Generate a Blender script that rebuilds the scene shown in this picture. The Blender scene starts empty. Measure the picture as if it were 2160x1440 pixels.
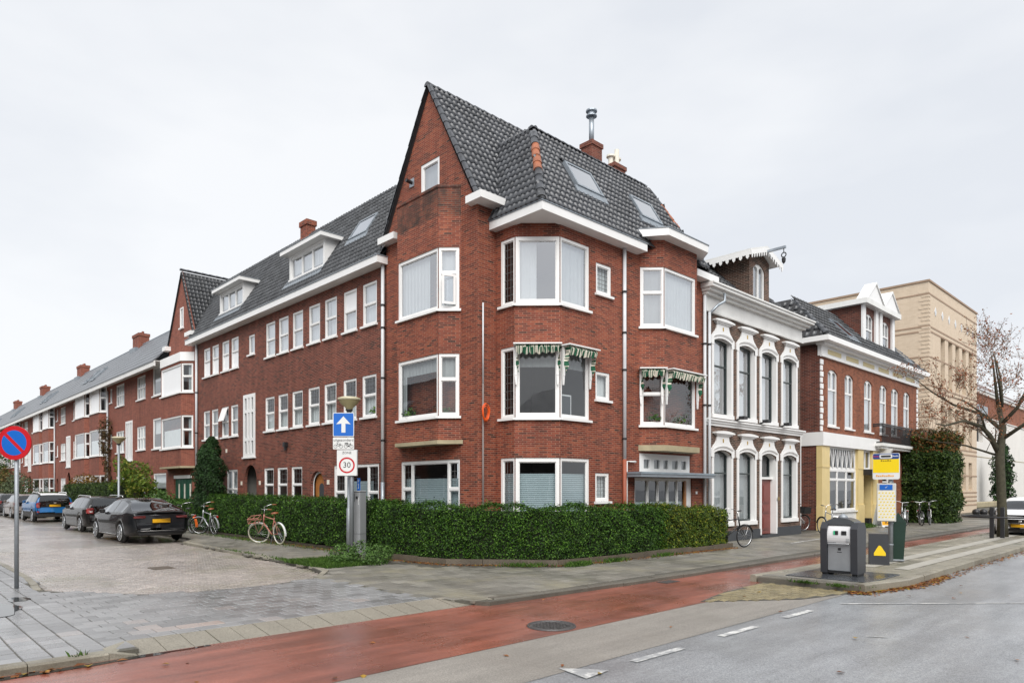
import bpy, bmesh, math, random
import numpy as np
from mathutils import Vector, Matrix
R = math.radians
random.seed(7); rng = np.random.default_rng(7)
sc = bpy.context.scene
COL = sc.collection

# ------------------------------------------------------------------ camera
# world X runs along the main street, world Y along the side street; camera at the origin
YAW = R(-43.76)
cam_d = bpy.data.cameras.new('camera'); cam = bpy.data.objects.new('camera', cam_d); COL.objects.link(cam)
cam.location = (0, 0, 1.7); cam.rotation_euler = (R(90), 0, YAW)
cam_d.sensor_width = 36; cam_d.lens = 24.1; cam_d.shift_y = 0.144; cam_d.clip_end = 2000; cam_d.clip_start = .1
sc.camera = cam

# ------------------------------------------------------------------ sky, sun, exposure
SUN_EL, SUN_AZ = 46, 230           # degrees; azimuth of the sun measured from +X counter-clockwise
w = bpy.data.worlds.new('World'); sc.world = w; w.use_nodes = True
nt = w.node_tree; nt.nodes.clear()
def wn(t, **k):
    n = nt.nodes.new(t)
    for a, b in k.items(): setattr(n, a, b)
    return n
sky = wn('ShaderNodeTexSky', sky_type='NISHITA', sun_disc=False, sun_elevation=R(SUN_EL), sun_rotation=R(90 - SUN_AZ), air_density=1.0, dust_density=4.0)
tc = wn('ShaderNodeTexCoord'); mp = wn('ShaderNodeMapping'); mp.inputs['Scale'].default_value = (1, 1, 2.6)
no = wn('ShaderNodeTexNoise'); no.inputs['Scale'].default_value = 1.5; no.inputs['Detail'].default_value = 5; no.inputs['Roughness'].default_value = .52
cr = wn('ShaderNodeValToRGB')
cr.color_ramp.elements[0].position = .36; cr.color_ramp.elements[0].color = (3.58, 3.7, 3.9, 1)
cr.color_ramp.elements[1].position = .6; cr.color_ramp.elements[1].color = (4.28, 4.33, 4.4, 1)
mx = wn('ShaderNodeMix', data_type='RGBA'); mx.inputs['Factor'].default_value = .93      # thick even overcast in front of the blue sky
bg = wn('ShaderNodeBackground'); bg.inputs['Strength'].default_value = .10
ow = wn('ShaderNodeOutputWorld')
L = nt.links.new
L(tc.outputs['Generated'], mp.inputs[0]); L(mp.outputs[0], no.inputs['Vector']); L(no.outputs['Fac'], cr.inputs[0])
L(sky.outputs[0], mx.inputs['A']); L(cr.outputs[0], mx.inputs['B']); L(mx.outputs['Result'], bg.inputs[0]); L(bg.outputs[0], ow.inputs[0])
sd = bpy.data.lights.new('sun', 'SUN'); sun = bpy.data.objects.new('sun', sd); COL.objects.link(sun)
sd.energy = 1.5; sd.angle = R(50); sd.color = (1, .975, .94)
sdir = Vector((math.cos(R(SUN_EL)) * math.cos(R(SUN_AZ)), math.cos(R(SUN_EL)) * math.sin(R(SUN_AZ)), math.sin(R(SUN_EL))))
sun.rotation_euler = (-sdir).to_track_quat('-Z', 'Y').to_euler()
sc.view_settings.view_transform = 'Standard'; sc.view_settings.look = 'None'
sc.view_settings.gamma = 1; sc.view_settings.use_curve_mapping = False
sc.view_settings.exposure = 1.2
sc.cycles.max_bounces = 6; sc.cycles.transparent_max_bounces = 12; sc.cycles.diffuse_bounces = 3; sc.cycles.glossy_bounces = 3
sc.cycles.caustics_reflective = False; sc.cycles.caustics_refractive = False

# ------------------------------------------------------------------ materials
MATS = {}
def nodes(name):
    m = bpy.data.materials.new(name); m.use_nodes = True; MATS[name] = m
    t = m.node_tree; b = t.nodes['Principled BSDF']
    return m, t, b
def N(t, typ, **k):
    n = t.nodes.new(typ)
    for a, v in k.items(): setattr(n, a, v)
    return n
def ramp(t, stops):
    r = N(t, 'ShaderNodeValToRGB'); e = r.color_ramp.elements
    while len(e) < len(stops): e.new(.5)
    for i, (p, c) in enumerate(stops): e[i].position = p; e[i].color = (*c, 1)
    return r
def mulc(c, k): return tuple(min(1, max(0, x * k)) for x in c)
def mixc(t, fac, a, b, blend='MIX'):
    m = N(t, 'ShaderNodeMix', data_type='RGBA', blend_type=blend)
    for s, v in (('Factor', fac), ('A', a), ('B', b)):
        if hasattr(v, 'is_linked') or hasattr(v, 'links'): t.links.new(v, m.inputs[s])
        elif isinstance(v, tuple): m.inputs[s].default_value = (*v, 1)
        else: m.inputs[s].default_value = v
    return m.outputs['Result']
def noise(t, scale, detail=3, rough=.5, coord='Object', stretch=None):
    c = N(t, 'ShaderNodeTexCoord'); n = N(t, 'ShaderNodeTexNoise')
    n.inputs['Scale'].default_value = scale; n.inputs['Detail'].default_value = detail; n.inputs['Roughness'].default_value = rough
    src = N(t, 'ShaderNodeNewGeometry').outputs['Position'] if coord == 'World' else c.outputs[coord]
    if stretch:
        mpn = N(t, 'ShaderNodeMapping'); mpn.inputs['Scale'].default_value = stretch; t.links.new(src, mpn.inputs[0]); src = mpn.outputs[0]
    t.links.new(src, n.inputs['Vector'])
    return n.outputs['Fac']
def M(name, col, rough=.6, var=.12, scale=3., bump=0., bscale=40., metal=0., spec=.5, coat=0., island=0., rvar=0., dirt=0.):
    if name in MATS: return MATS[name]
    m, t, b = nodes(name)
    pos = N(t, 'ShaderNodeNewGeometry')
    src = None
    n1 = noise(t, scale, 4, .6, 'World')
    rp = ramp(t, [(.28, mulc(col, 1 - var)), (.72, mulc(col, 1 + var))]); t.links.new(n1, rp.inputs[0]); src = rp.outputs[0]
    if island:
        r2 = ramp(t, [(0, (1 - island,) * 3), (1, (1 + island,) * 3)]); t.links.new(pos.outputs['Random Per Island'], r2.inputs[0])
        r2.color_ramp.elements[1].color = (1, 1, 1, 1)
        src = mixc(t, 1., src, r2.outputs[0], 'MULTIPLY')
    if dirt:
        n3 = noise(t, 1.3, 6, .65, 'World', (1, 1, .35)); rr = ramp(t, [(.45, (0, 0, 0)), (.75, (dirt,) * 3)]); t.links.new(n3, rr.inputs[0])
        src = mixc(t, rr.outputs[0], src, mulc(col, .35))
    t.links.new(src, b.inputs['Base Color'])
    b.inputs['Roughness'].default_value = rough; b.inputs['Metallic'].default_value = metal
    b.inputs['Specular IOR Level'].default_value = spec
    if coat: b.inputs['Coat Weight'].default_value = coat; b.inputs['Coat Roughness'].default_value = .04
    if rvar:
        n4 = noise(t, scale * .6, 3, .6, 'World'); r4 = ramp(t, [(.35, (max(.02, rough - rvar),) * 3), (.65, (min(1, rough + rvar),) * 3)])
        t.links.new(n4, r4.inputs[0]); t.links.new(r4.outputs[0], b.inputs['Roughness'])
    if bump:
        bn = N(t, 'ShaderNodeBump'); bn.inputs['Strength'].default_value = bump; bn.inputs['Distance'].default_value = .01
        t.links.new(noise(t, bscale, 4, .6, 'World'), bn.inputs['Height']); t.links.new(bn.outputs[0], b.inputs['Normal'])
    return m
def brick(name, stops, mortar, bw=.2, bh=.0515, ms=.008, rough=.75, stain=.25, stain_scale=.5, bump=.5, grime=None, fine=1.):
    m, t, b = nodes(name)
    uv = N(t, 'ShaderNodeUVMap')
    bt = N(t, 'ShaderNodeTexBrick'); bt.offset = .5
    bt.inputs['Color1'].default_value = (0, 0, 0, 1); bt.inputs['Color2'].default_value = (1, 1, 1, 1); bt.inputs['Mortar'].default_value = (.5, .5, .5, 1)
    bt.inputs['Scale'].default_value = 1; bt.inputs['Brick Width'].default_value = bw; bt.inputs['Row Height'].default_value = bh
    bt.inputs['Mortar Size'].default_value = ms; bt.inputs['Mortar Smooth'].default_value = .25; bt.inputs['Bias'].default_value = 0
    t.links.new(uv.outputs[0], bt.inputs['Vector'])
    rp = ramp(t, stops); t.links.new(bt.outputs['Color'], rp.inputs[0])
    fin = noise(t, 22, 4, .65, 'World'); rf = ramp(t, [(.25, (1 - .22 * fine,) * 3), (.8, (1 + .1 * fine,) * 3)]); t.links.new(fin, rf.inputs[0])
    c = mixc(t, 1., rp.outputs[0], rf.outputs[0], 'MULTIPLY')
    c = mixc(t, bt.outputs['Fac'], c, mortar)
    big = noise(t, stain_scale, 5, .6, 'World'); rb = ramp(t, [(.3, (1 - stain,) * 3), (.7, (1 + stain * .35,) * 3)]); rb.color_ramp.elements[1].color = (1, 1, 1, 1); t.links.new(big, rb.inputs[0])
    c = mixc(t, 1., c, rb.outputs[0], 'MULTIPLY')
    stn = noise(t, 2.2, 5, .7, 'World', (1.6, 1.6, .16)); rs = ramp(t, [(.42, (1 - stain * .75,) * 3), (.58, (1, 1, 1))]); t.links.new(stn, rs.inputs[0])
    c = mixc(t, 1., c, rs.outputs[0], 'MULTIPLY')
    if grime:
        g = noise(t, 1.6, 6, .7, 'World', (1, 1, .5)); rg = ramp(t, [(.36, (0, 0, 0)), (.6, (grime,) * 3)]); t.links.new(g, rg.inputs[0])
        c = mixc(t, rg.outputs[0], c, (.028, .024, .02))
    t.links.new(c, b.inputs['Base Color'])
    b.inputs['Roughness'].default_value = rough; b.inputs['Specular IOR Level'].default_value = .35
    bn = N(t, 'ShaderNodeBump'); bn.inputs['Strength'].default_value = bump; bn.inputs['Distance'].default_value = .008; bn.invert = True
    t.links.new(bt.outputs['Fac'], bn.inputs['Height']); t.links.new(bn.outputs[0], b.inputs['Normal'])
    return m
def foliage(name, dark, light, rough=.45, trans=.25, third=None):
    m, t, b = nodes(name)
    g = N(t, 'ShaderNodeNewGeometry')
    st = [(0, dark), (.75, light)] + ([(.97, third)] if third else [])
    rp = ramp(t, st); t.links.new(g.outputs['Random Per Island'], rp.inputs[0])
    n1 = noise(t, 2.3, 5, .65, 'World'); rr = ramp(t, [(.3, (.5,) * 3), (.7, (1.08,) * 3)]); t.links.new(n1, rr.inputs[0])
    c = mixc(t, 1., rp.outputs[0], rr.outputs[0], 'MULTIPLY')
    t.links.new(c, b.inputs['Base Color']); b.inputs['Roughness'].default_value = rough; b.inputs['Specular IOR Level'].default_value = .22
    if trans:
        tr = N(t, 'ShaderNodeBsdfTranslucent'); t.links.new(c, tr.inputs[0]); ms = N(t, 'ShaderNodeMixShader'); ms.inputs[0].default_value = trans
        o = t.nodes['Material Output']; t.links.new(b.outputs[0], ms.inputs[1]); t.links.new(tr.outputs[0], ms.inputs[2]); t.links.new(ms.outputs[0], o.inputs[0])
    return m
def glass(name, f0=.1, tint=(.82, .86, .87), wob=.15, rough=.0):
    m, t, b = nodes(name); t.nodes.remove(b)
    lw = N(t, 'ShaderNodeLayerWeight'); lw.inputs[0].default_value = .5
    pw = N(t, 'ShaderNodeMath', operation='POWER'); pw.inputs[1].default_value = 4.; t.links.new(lw.outputs['Facing'], pw.inputs[0])
    fr = N(t, 'ShaderNodeMath', operation='MULTIPLY_ADD'); fr.inputs[1].default_value = 1 - f0; fr.inputs[2].default_value = f0; t.links.new(pw.outputs[0], fr.inputs[0])
    tr = N(t, 'ShaderNodeBsdfTransparent'); tr.inputs[0].default_value = (*tint, 1)
    gl = N(t, 'ShaderNodeBsdfGlossy'); gl.inputs['Roughness'].default_value = rough; gl.inputs[0].default_value = (.95, .97, 1, 1)
    bn = N(t, 'ShaderNodeBump'); bn.inputs['Strength'].default_value = wob; bn.inputs['Distance'].default_value = .01
    t.links.new(noise(t, 1.6, 1, .5, 'World'), bn.inputs['Height']); t.links.new(bn.outputs[0], gl.inputs['Normal'])
    mxs = N(t, 'ShaderNodeMixShader'); t.links.new(fr.outputs[0], mxs.inputs[0]); t.links.new(tr.outputs[0], mxs.inputs[1]); t.links.new(gl.outputs[0], mxs.inputs[2])
    t.links.new(mxs.outputs[0], t.nodes['Material Output'].inputs[0])
    return m
RED = [(0, (.04, .02, .017)), (.04, (.13, .034, .023)), (.4, (.24, .047, .025)), (.75, (.31, .067, .033)), (1, (.37, .098, .047))]
mBRICK = brick('red_brick', RED, (.34, .175, .12), ms=.008, stain=.22)
mBRICKD = brick('dark_red_brick', [(0, (.045, .02, .017)), (.1, (.12, .032, .023)), (.5, (.2, .047, .03)), (1, (.28, .075, .046))], (.3, .165, .12), stain=.25)
mBRICKG = brick('grimy_brick', RED, (.26, .17, .12), grime=.85)
mBRICKT = brick('terrace_brick', [(0, (.2, .052, .034)), (.4, (.29, .075, .047)), (1, (.35, .105, .065))], (.32, .16, .115), stain=.22)
mBRICKM = brick('brown_brick', [(0, (.05, .03, .024)), (.4, (.11, .058, .042)), (1, (.2, .1, .07))], (.3, .24, .19), bh=.058)
mBRICKS = brick('orange_brick', [(0, (.2, .06, .03)), (.4, (.31, .1, .048)), (1, (.38, .13, .062))], (.3, .15, .1), bh=.06, ms=.007)
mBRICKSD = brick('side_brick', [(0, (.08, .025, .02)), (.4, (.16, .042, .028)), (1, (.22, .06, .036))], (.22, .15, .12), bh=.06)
mBRICKY = brick('yellow_brick', [(0, (.61, .495, .37)), (.4, (.65, .53, .4)), (1, (.68, .56, .43))], (.6, .49, .37), bh=.07, stain=.05, ms=.006, bump=.12, fine=.35)
mDARKB = brick('black_brick', [(0, (.02, .017, .016)), (1, (.06, .05, .045))], (.1, .09, .08))
mWHITE = M('white_paint', (.82, .82, .81), .35, .03, 2, dirt=.06)
mWHITEW = M('weathered_white', (.76, .76, .74), .5, .05, 2, dirt=.22)
mCREAM = M('cream_paint', (.76, .72, .62), .45, .04, 2, dirt=.1)
mCONC = M('concrete', (.36, .31, .2), .8, .15, 4, bump=.3, dirt=.3)
mZINC = M('zinc', (.36, .4, .44), .4, .12, 5, metal=.6, dirt=.2)
mZINCL = M('painted_pipe', (.62, .64, .66), .45, .06, 4, dirt=.2)
mLEAD = M('lead', (.22, .25, .28), .5, .15, 6)
mRUST = M('rust_red_pipe', (.3, .08, .04), .6, .15, 6)
mTILE = M('roof_tile', (.082, .087, .097), .3, .25, 2.2, island=.45, spec=.5, rvar=.1)
mTILEB = M('roof_tile_worn', (.088, .092, .098), .33, .25, 2, island=.45, rvar=.08)
mTILEO = M('orange_tile', (.33, .11, .05), .55, .2, 5, bump=.2)
mSLATE = M('slate_roof', (.13, .14, .155), .42, .18, .8, bump=.25, bscale=14)
mDECK = M('roof_deck', (.03, .03, .032), .8, .1)
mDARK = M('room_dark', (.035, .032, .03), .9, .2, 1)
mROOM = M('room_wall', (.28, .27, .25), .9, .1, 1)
mCURT = M('curtain', (.86, .87, .86), .9, .05, 3)
mCURTG = M('grey_curtain', (.4, .41, .41), .9, .08, 3)
mBLIND = M('blind', (.42, .5, .52), .8, .05, 3)
mPANEL = M('white_panel', (.84, .85, .86), .3, .02, 2)
mLEADING = M('leading', (.14, .14, .14), .6, .1)
mBLACK = M('black_metal', (.018, .018, .02), .4, .1, 5)
mDGREY = M('plinth_grey', (.05, .055, .062), .6, .1, 3)
mGLASS = glass('window_glass', .11)
mGLASSH = glass('upper_glass', .42, (.86, .9, .92))
mGLASSD = glass('dark_glass', .08, (.35, .38, .4), .03)
mGALV = M('galvanised', (.3, .325, .35), .5, .1, 12, metal=.5)
mWOOD = M('orange_wood', (.42, .17, .05), .4, .15, 6)
mREDDOOR = M('red_door_paint', (.2, .055, .045), .4, .08, 4)
mGREEN = M('green_paint', (.012, .09, .055), .4, .1, 4)

# ------------------------------------------------------------------ mesh helpers
OFF = {}
def tag(o, label=None, cat=None, group=None, kind=None):
    if label: o['label'] = label
    if cat: o['category'] = cat
    if group: o['group'] = group
    if kind: o['kind'] = kind
    return o
def empty(name, loc, label, cat, group=None, rz=0, local=False):
    o = bpy.data.objects.new(name, None); COL.objects.link(o); o.location = loc; o.rotation_euler = (0, 0, rz); o.empty_display_size = .2
    OFF[o.name] = Vector((0, 0, 0)) if local else Vector(loc)
    return tag(o, label, cat, group)
class Pl:
    """vertical plane: o = a point in plan, u = unit direction in plan, n = outward normal"""
    def __init__(s, o, u, n):
        s.o = Vector((o[0], o[1], 0)); s.u = Vector((u[0], u[1], 0)).normalized(); s.n = Vector((n[0], n[1], 0)).normalized()
    def p(s, u, z, d=0): return s.o + s.u * u + s.n * d + Vector((0, 0, z))
class MB:
    def __init__(s): s.v = []; s.f = []
    def poly(s, pts):
        i = len(s.v); s.v += [tuple(p) for p in pts]; s.f.append(tuple(range(i, i + len(pts)))); return s
    def hexa(s, c):
        """c: 8 corners, bottom ring then top ring"""
        i = len(s.v); s.v += [tuple(p) for p in c]
        for q in ((3, 2, 1, 0), (4, 5, 6, 7), (0, 1, 5, 4), (1, 2, 6, 5), (2, 3, 7, 6), (3, 0, 4, 7)): s.f.append(tuple(i + k for k in q))
        return s
    def box(s, x0, x1, y0, y1, z0, z1, bev=0):
        if bev: return s.bbox(x0, x1, y0, y1, z0, z1, bev)
        return s.hexa([(x0, y0, z0), (x1, y0, z0), (x1, y1, z0), (x0, y1, z0), (x0, y0, z1), (x1, y0, z1), (x1, y1, z1), (x0, y1, z1)])
    def bbox(s, x0, x1, y0, y1, z0, z1, b):
        X, Y, Z = (x0, x1), (y0, y1), (z0, z1); idx = {}
        b = min(b, (x1 - x0) * .45, (y1 - y0) * .45, (z1 - z0) * .45)
        for a in (0, 1):
            for c in (0, 1):
                for e in (0, 1):
                    P = [X[a], Y[c], Z[e]]; S = [b if a == 0 else -b, b if c == 0 else -b, b if e == 0 else -b]
                    for k in range(3):
                        q = list(P)
                        for j in range(3):
                            if j != k: q[j] += S[j]
                        idx[(a, c, e, k)] = len(s.v); s.v.append(tuple(q))
        F = s.f
        for k in range(3):
            i, j = [q for q in range(3) if q != k]
            for side in (0, 1):
                ring = []
                for (p, q) in ((0, 0), (1, 0), (1, 1), (0, 1)):
                    key = [0, 0, 0]; key[k] = side; key[i] = p; key[j] = q; ring.append(idx[(*key, k)])
                F.append(tuple(ring))
            for p in (0, 1):
                for q in (0, 1):
                    key0 = [0, 0, 0]; key0[i] = p; key0[j] = q; key1 = list(key0); key1[k] = 1
                    F.append((idx[(*key0, i)], idx[(*key0, j)], idx[(*key1, j)], idx[(*key1, i)]))
        for a in (0, 1):
            for c in (0, 1):
                for e in (0, 1): F.append(tuple(idx[(a, c, e, k)] for k in range(3)))
        return s
    def pbox(s, pl, u0, u1, z0, z1, d0, d1):
        return s.hexa([pl.p(u0, z0, d0), pl.p(u1, z0, d0), pl.p(u1, z0, d1), pl.p(u0, z0, d1), pl.p(u0, z1, d0), pl.p(u1, z1, d0), pl.p(u1, z1, d1), pl.p(u0, z1, d1)])
    def pquad(s, pl, u0, u1, z0, z1, d=0): return s.poly([pl.p(u0, z0, d), pl.p(u1, z0, d), pl.p(u1, z1, d), pl.p(u0, z1, d)])
    def pprism(s, pl, pts, d0, d1):
        """pts: outline (u,z); extruded from d0 to d1"""
        n = len(pts); a = [pl.p(u, z, d1) for u, z in pts]; b = [pl.p(u, z, d0) for u, z in pts]
        s.poly(a); s.poly(b[::-1])
        for i in range(n): j = (i + 1) % n; s.poly([a[i], b[i], b[j], a[j]])
        return s
    def extr(s, pts, z0, z1):
        n = len(pts); s.poly([(x, y, z1) for x, y in pts]); s.poly([(x, y, z0) for x, y in pts[::-1]])
        for i in range(n): (a, b), (c, d) = pts[i], pts[(i + 1) % n]; s.poly([(a, b, z0), (c, d, z0), (c, d, z1), (a, b, z1)])
        return s
    def tube(s, pts, r, n=8, caps=True):
        pts = [Vector(p) for p in pts]; rs = r if isinstance(r, (list, tuple)) else [r] * len(pts); rings = []
        prev = None
        for i, p in enumerate(pts):
            d = (pts[min(i + 1, len(pts) - 1)] - pts[max(i - 1, 0)]);
            if d.length < 1e-9: d = Vector((0, 0, 1))
            d.normalize()
            if prev is None: a = d.orthogonal().normalized()
            else:
                a = prev - d * prev.dot(d); a = a.normalized() if a.length > 1e-6 else d.orthogonal().normalized()
            prev = a; b = d.cross(a); k = len(s.v)
            for j in range(n):
                t = 2 * math.pi * j / n; s.v.append(tuple(p + (a * math.cos(t) + b * math.sin(t)) * rs[i]))
            rings.append(k)
        for k0, k1 in zip(rings, rings[1:]):
            for j in range(n): s.f.append((k0 + j, k0 + (j + 1) % n, k1 + (j + 1) % n, k1 + j))
        if caps: s.f.append(tuple(rings[0] + j for j in range(n))[::-1]); s.f.append(tuple(rings[-1] + j for j in range(n)))
        return s
    def ring(s, c, ax, r, t, n=28, m=6):
        """torus"""
        c = Vector(c); ax = Vector(ax).normalized(); a = ax.orthogonal().normalized(); b = ax.cross(a); k = len(s.v)
        for i in range(n):
            th = 2 * math.pi * i / n; e = a * math.cos(th) + b * math.sin(th)
            for j in range(m):
                ph = 2 * math.pi * j / m; s.v.append(tuple(c + e * (r + t * math.cos(ph)) + ax * (t * math.sin(ph))))
        for i in range(n):
            for j in range(m): s.f.append((k + i * m + j, k + ((i + 1) % n) * m + j, k + ((i + 1) % n) * m + (j + 1) % m, k + i * m + (j + 1) % m))
        return s
    def lathe(s, prof, c=(0, 0, 0), n=20):
        k = len(s.v); m = len(prof)
        for i in range(n):
            t = 2 * math.pi * i / n
            for r, z in prof: s.v.append((c[0] + r * math.cos(t), c[1] + r * math.sin(t), c[2] + z))
        for i in range(n):
            for j in range(m - 1): s.f.append((k + i * m + j, k + ((i + 1) % n) * m + j, k + ((i + 1) % n) * m + j + 1, k + i * m + j + 1))
        return s
    def mesh(s, name, off=None, smooth=False):
        me = bpy.data.meshes.new(name)
        v = np.array(s.v, dtype=np.float64).reshape(-1, 3)
        vo = v - np.array(off) if off is not None else v
        me.from_pydata(vo.tolist(), [], s.f)
        # metric box-projected UVs, taken from the world position of each face
        uvl = me.uv_layers.new(name='UVMap'); uv = []
        me.update(); nr = np.zeros(len(me.polygons) * 3); me.polygons.foreach_get('normal', nr); nr = nr.reshape(-1, 3)
        for fi, f in enumerate(s.f):
            nx, ny, nz = nr[fi]
            if abs(nz) > .95:
                for i in f: uv += (v[i][0], v[i][1])
            else:
                h = math.hypot(nx, ny); tx, ty = -ny / h, nx / h
                if tx + ty * .5 < 0: tx, ty = -tx, -ty
                sl = max(h, .2)
                for i in f: p = v[i]; uv += (p[0] * tx + p[1] * ty, p[2] / sl)
        uvl.data.foreach_set('uv', uv)
        if smooth: me.polygons.foreach_set('use_smooth', [True] * len(me.polygons))
        return me
    def build(s, name, mat, parent=None, smooth=False, kind=None):
        off = OFF.get(parent.name) if parent else None
        me = s.mesh(name, off, smooth); me.materials.append(mat)
        o = bpy.data.objects.new(name, me); COL.objects.link(o)
        if parent: o.parent = parent; OFF[o.name] = off if off is not None else Vector((0, 0, 0))
        if kind: o['kind'] = kind
        return o
def fastmesh(name, V, F4, mat, parent=None, kind=None, smooth=False):
    """numpy arrays: V (n,3), F4 (m,k) -> mesh object"""
    V = np.asarray(V, dtype=np.float32); F4 = np.asarray(F4, dtype=np.int32); k = F4.shape[1]
    if parent is not None and parent.name in OFF: V = V - np.array(OFF[parent.name], dtype=np.float32)
    me = bpy.data.meshes.new(name); me.vertices.add(len(V)); me.vertices.foreach_set('co', V.ravel())
    me.loops.add(F4.size); me.loops.foreach_set('vertex_index', F4.ravel())
    me.polygons.add(len(F4)); me.polygons.foreach_set('loop_start', np.arange(0, F4.size, k, dtype=np.int32))
    me.update(calc_edges=True); me.validate()
    me.polygons.foreach_set('use_smooth', [bool(smooth)] * len(me.polygons))
    me.materials.append(mat); o = bpy.data.objects.new(name, me); COL.objects.link(o)
    if parent is not None: o.parent = parent
    if kind: o['kind'] = kind
    return o
def inst(me, name, loc, parent=None, rot=None, scale=None, mat=None):
    o = bpy.data.objects.new(name, me); COL.objects.link(o)
    Mx = Matrix.Translation(loc)
    if rot is not None: Mx = Mx @ rot
    if scale: Mx = Mx @ Matrix.Diagonal((*scale, 1))
    if parent is not None:
        Mx = Matrix.Translation(-OFF.get(parent.name, Vector((0, 0, 0)))) @ Mx; o.parent = parent
    o.matrix_local = Mx
    return o
def text_part(s, size, mat, parent, M4, name='lettering', sx=1.):
    cu = bpy.data.curves.new('t', 'FONT'); cu.body = s; cu.size = size; cu.align_x = 'CENTER'; cu.align_y = 'CENTER'; cu.resolution_u = 3
    o = bpy.data.objects.new('t', cu); COL.objects.link(o)
    me = bpy.data.meshes.new_from_object(o.evaluated_get(bpy.context.evaluated_depsgraph_get()))
    bpy.data.objects.remove(o); me.transform(M4 @ Matrix.Diagonal((sx, 1, 1, 1)) ); me.materials.clear(); me.materials.append(mat)
    q = bpy.data.objects.new(name, me); COL.objects.link(q); q.parent = parent
    return q
def copy_tree(o, parent=None):
    c = o.copy(); COL.objects.link(c)
    if parent is not None: c.parent = parent; c.matrix_parent_inverse = Matrix.Identity(4)
    OFF[c.name] = OFF.get(o.name, Vector((0, 0, 0)))
    for ch in list(o.children): copy_tree(ch, c)
    return c
# ------------------------------------------------------------------ building helpers
def arc_pts(a, b, z, rise, n=10):
    """segmental arch from (a,z) up and over to (b,z)"""
    w = (b - a) / 2; c = (a + b) / 2; Rr = (w * w + rise * rise) / (2 * rise); th = math.asin(min(1, w / Rr))
    if rise > w: th = math.pi - th
    return [(c + Rr * math.sin(-th + 2 * th * i / n), z + rise - Rr + Rr * math.cos(-th + 2 * th * i / n)) for i in range(n + 1)]
def wall(mb, pl, u0, u1, z0, z1, holes=(), reveal=.12, d=0., rmb=None):
    """flat wall with real openings; hole = (u0,u1,z0,z1[,arch rise]); reveals go inward"""
    us = sorted({u0, u1, *[min(max(h[i], u0), u1) for h in holes for i in (0, 1)]}); zs = sorted({z0, z1, *[min(max(h[i], z0), z1) for h in holes for i in (2, 3)]})
    for a, b in zip(us, us[1:]):
        run = None
        for c, e in zip(zs, zs[1:]):
            m = ((a + b) / 2, (c + e) / 2); inside = any(h[0] < m[0] < h[1] and h[2] < m[1] < h[3] for h in holes)
            if not inside: run = (run[0], e) if run else (c, e)
            if (inside or e == zs[-1]) and run: mb.pquad(pl, a, b, run[0], run[1], d); run = None
    r = rmb or mb
    for h in holes:
        a, b, c, e = h[:4]; rise = h[4] if len(h) > 4 else 0; sp = e - rise
        for q in (a, b): r.poly([pl.p(q, c, d), pl.p(q, c, d - reveal), pl.p(q, sp, d - reveal), pl.p(q, sp, d)])
        r.poly([pl.p(a, c, d), pl.p(b, c, d), pl.p(b, c, d - reveal), pl.p(a, c, d - reveal)])
        if rise:
            A = arc_pts(a, b, sp, rise)
            for p, q in zip(A, A[1:]):
                r.poly([pl.p(*p, d), pl.p(*q, d), pl.p(*q, d - reveal), pl.p(*p, d - reveal)])
                mb.poly([pl.p(*p, d), pl.p(*q, d), pl.p(q[0], e, d), pl.p(p[0], e, d)])
        else: r.poly([pl.p(a, e, d), pl.p(b, e, d), pl.p(b, e, d - reveal), pl.p(a, e, d - reveal)])
    return mb
def wavy(mb, pl, u0, u1, z0, z1, d, amp=.025, pitch=.11, horiz=False):
    L_ = (z1 - z0) if horiz else (u1 - u0); n = max(4, int(L_ / pitch) * 4); pr = None
    for i in range(n + 1):
        t = i / n; o = d + amp * math.sin(t * L_ / pitch * 2 * math.pi) * (1 if horiz else (.7 + .5 * math.sin(i * 1.7)))
        q = ((pl.p(u0, z0 + t * L_, o), pl.p(u1, z0 + t * L_, o)) if horiz else (pl.p(u0 + t * L_, z0, o), pl.p(u0 + t * L_, z1, o)))
        if pr: mb.poly([pr[0], q[0], q[1], pr[1]])
        pr = q
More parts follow.
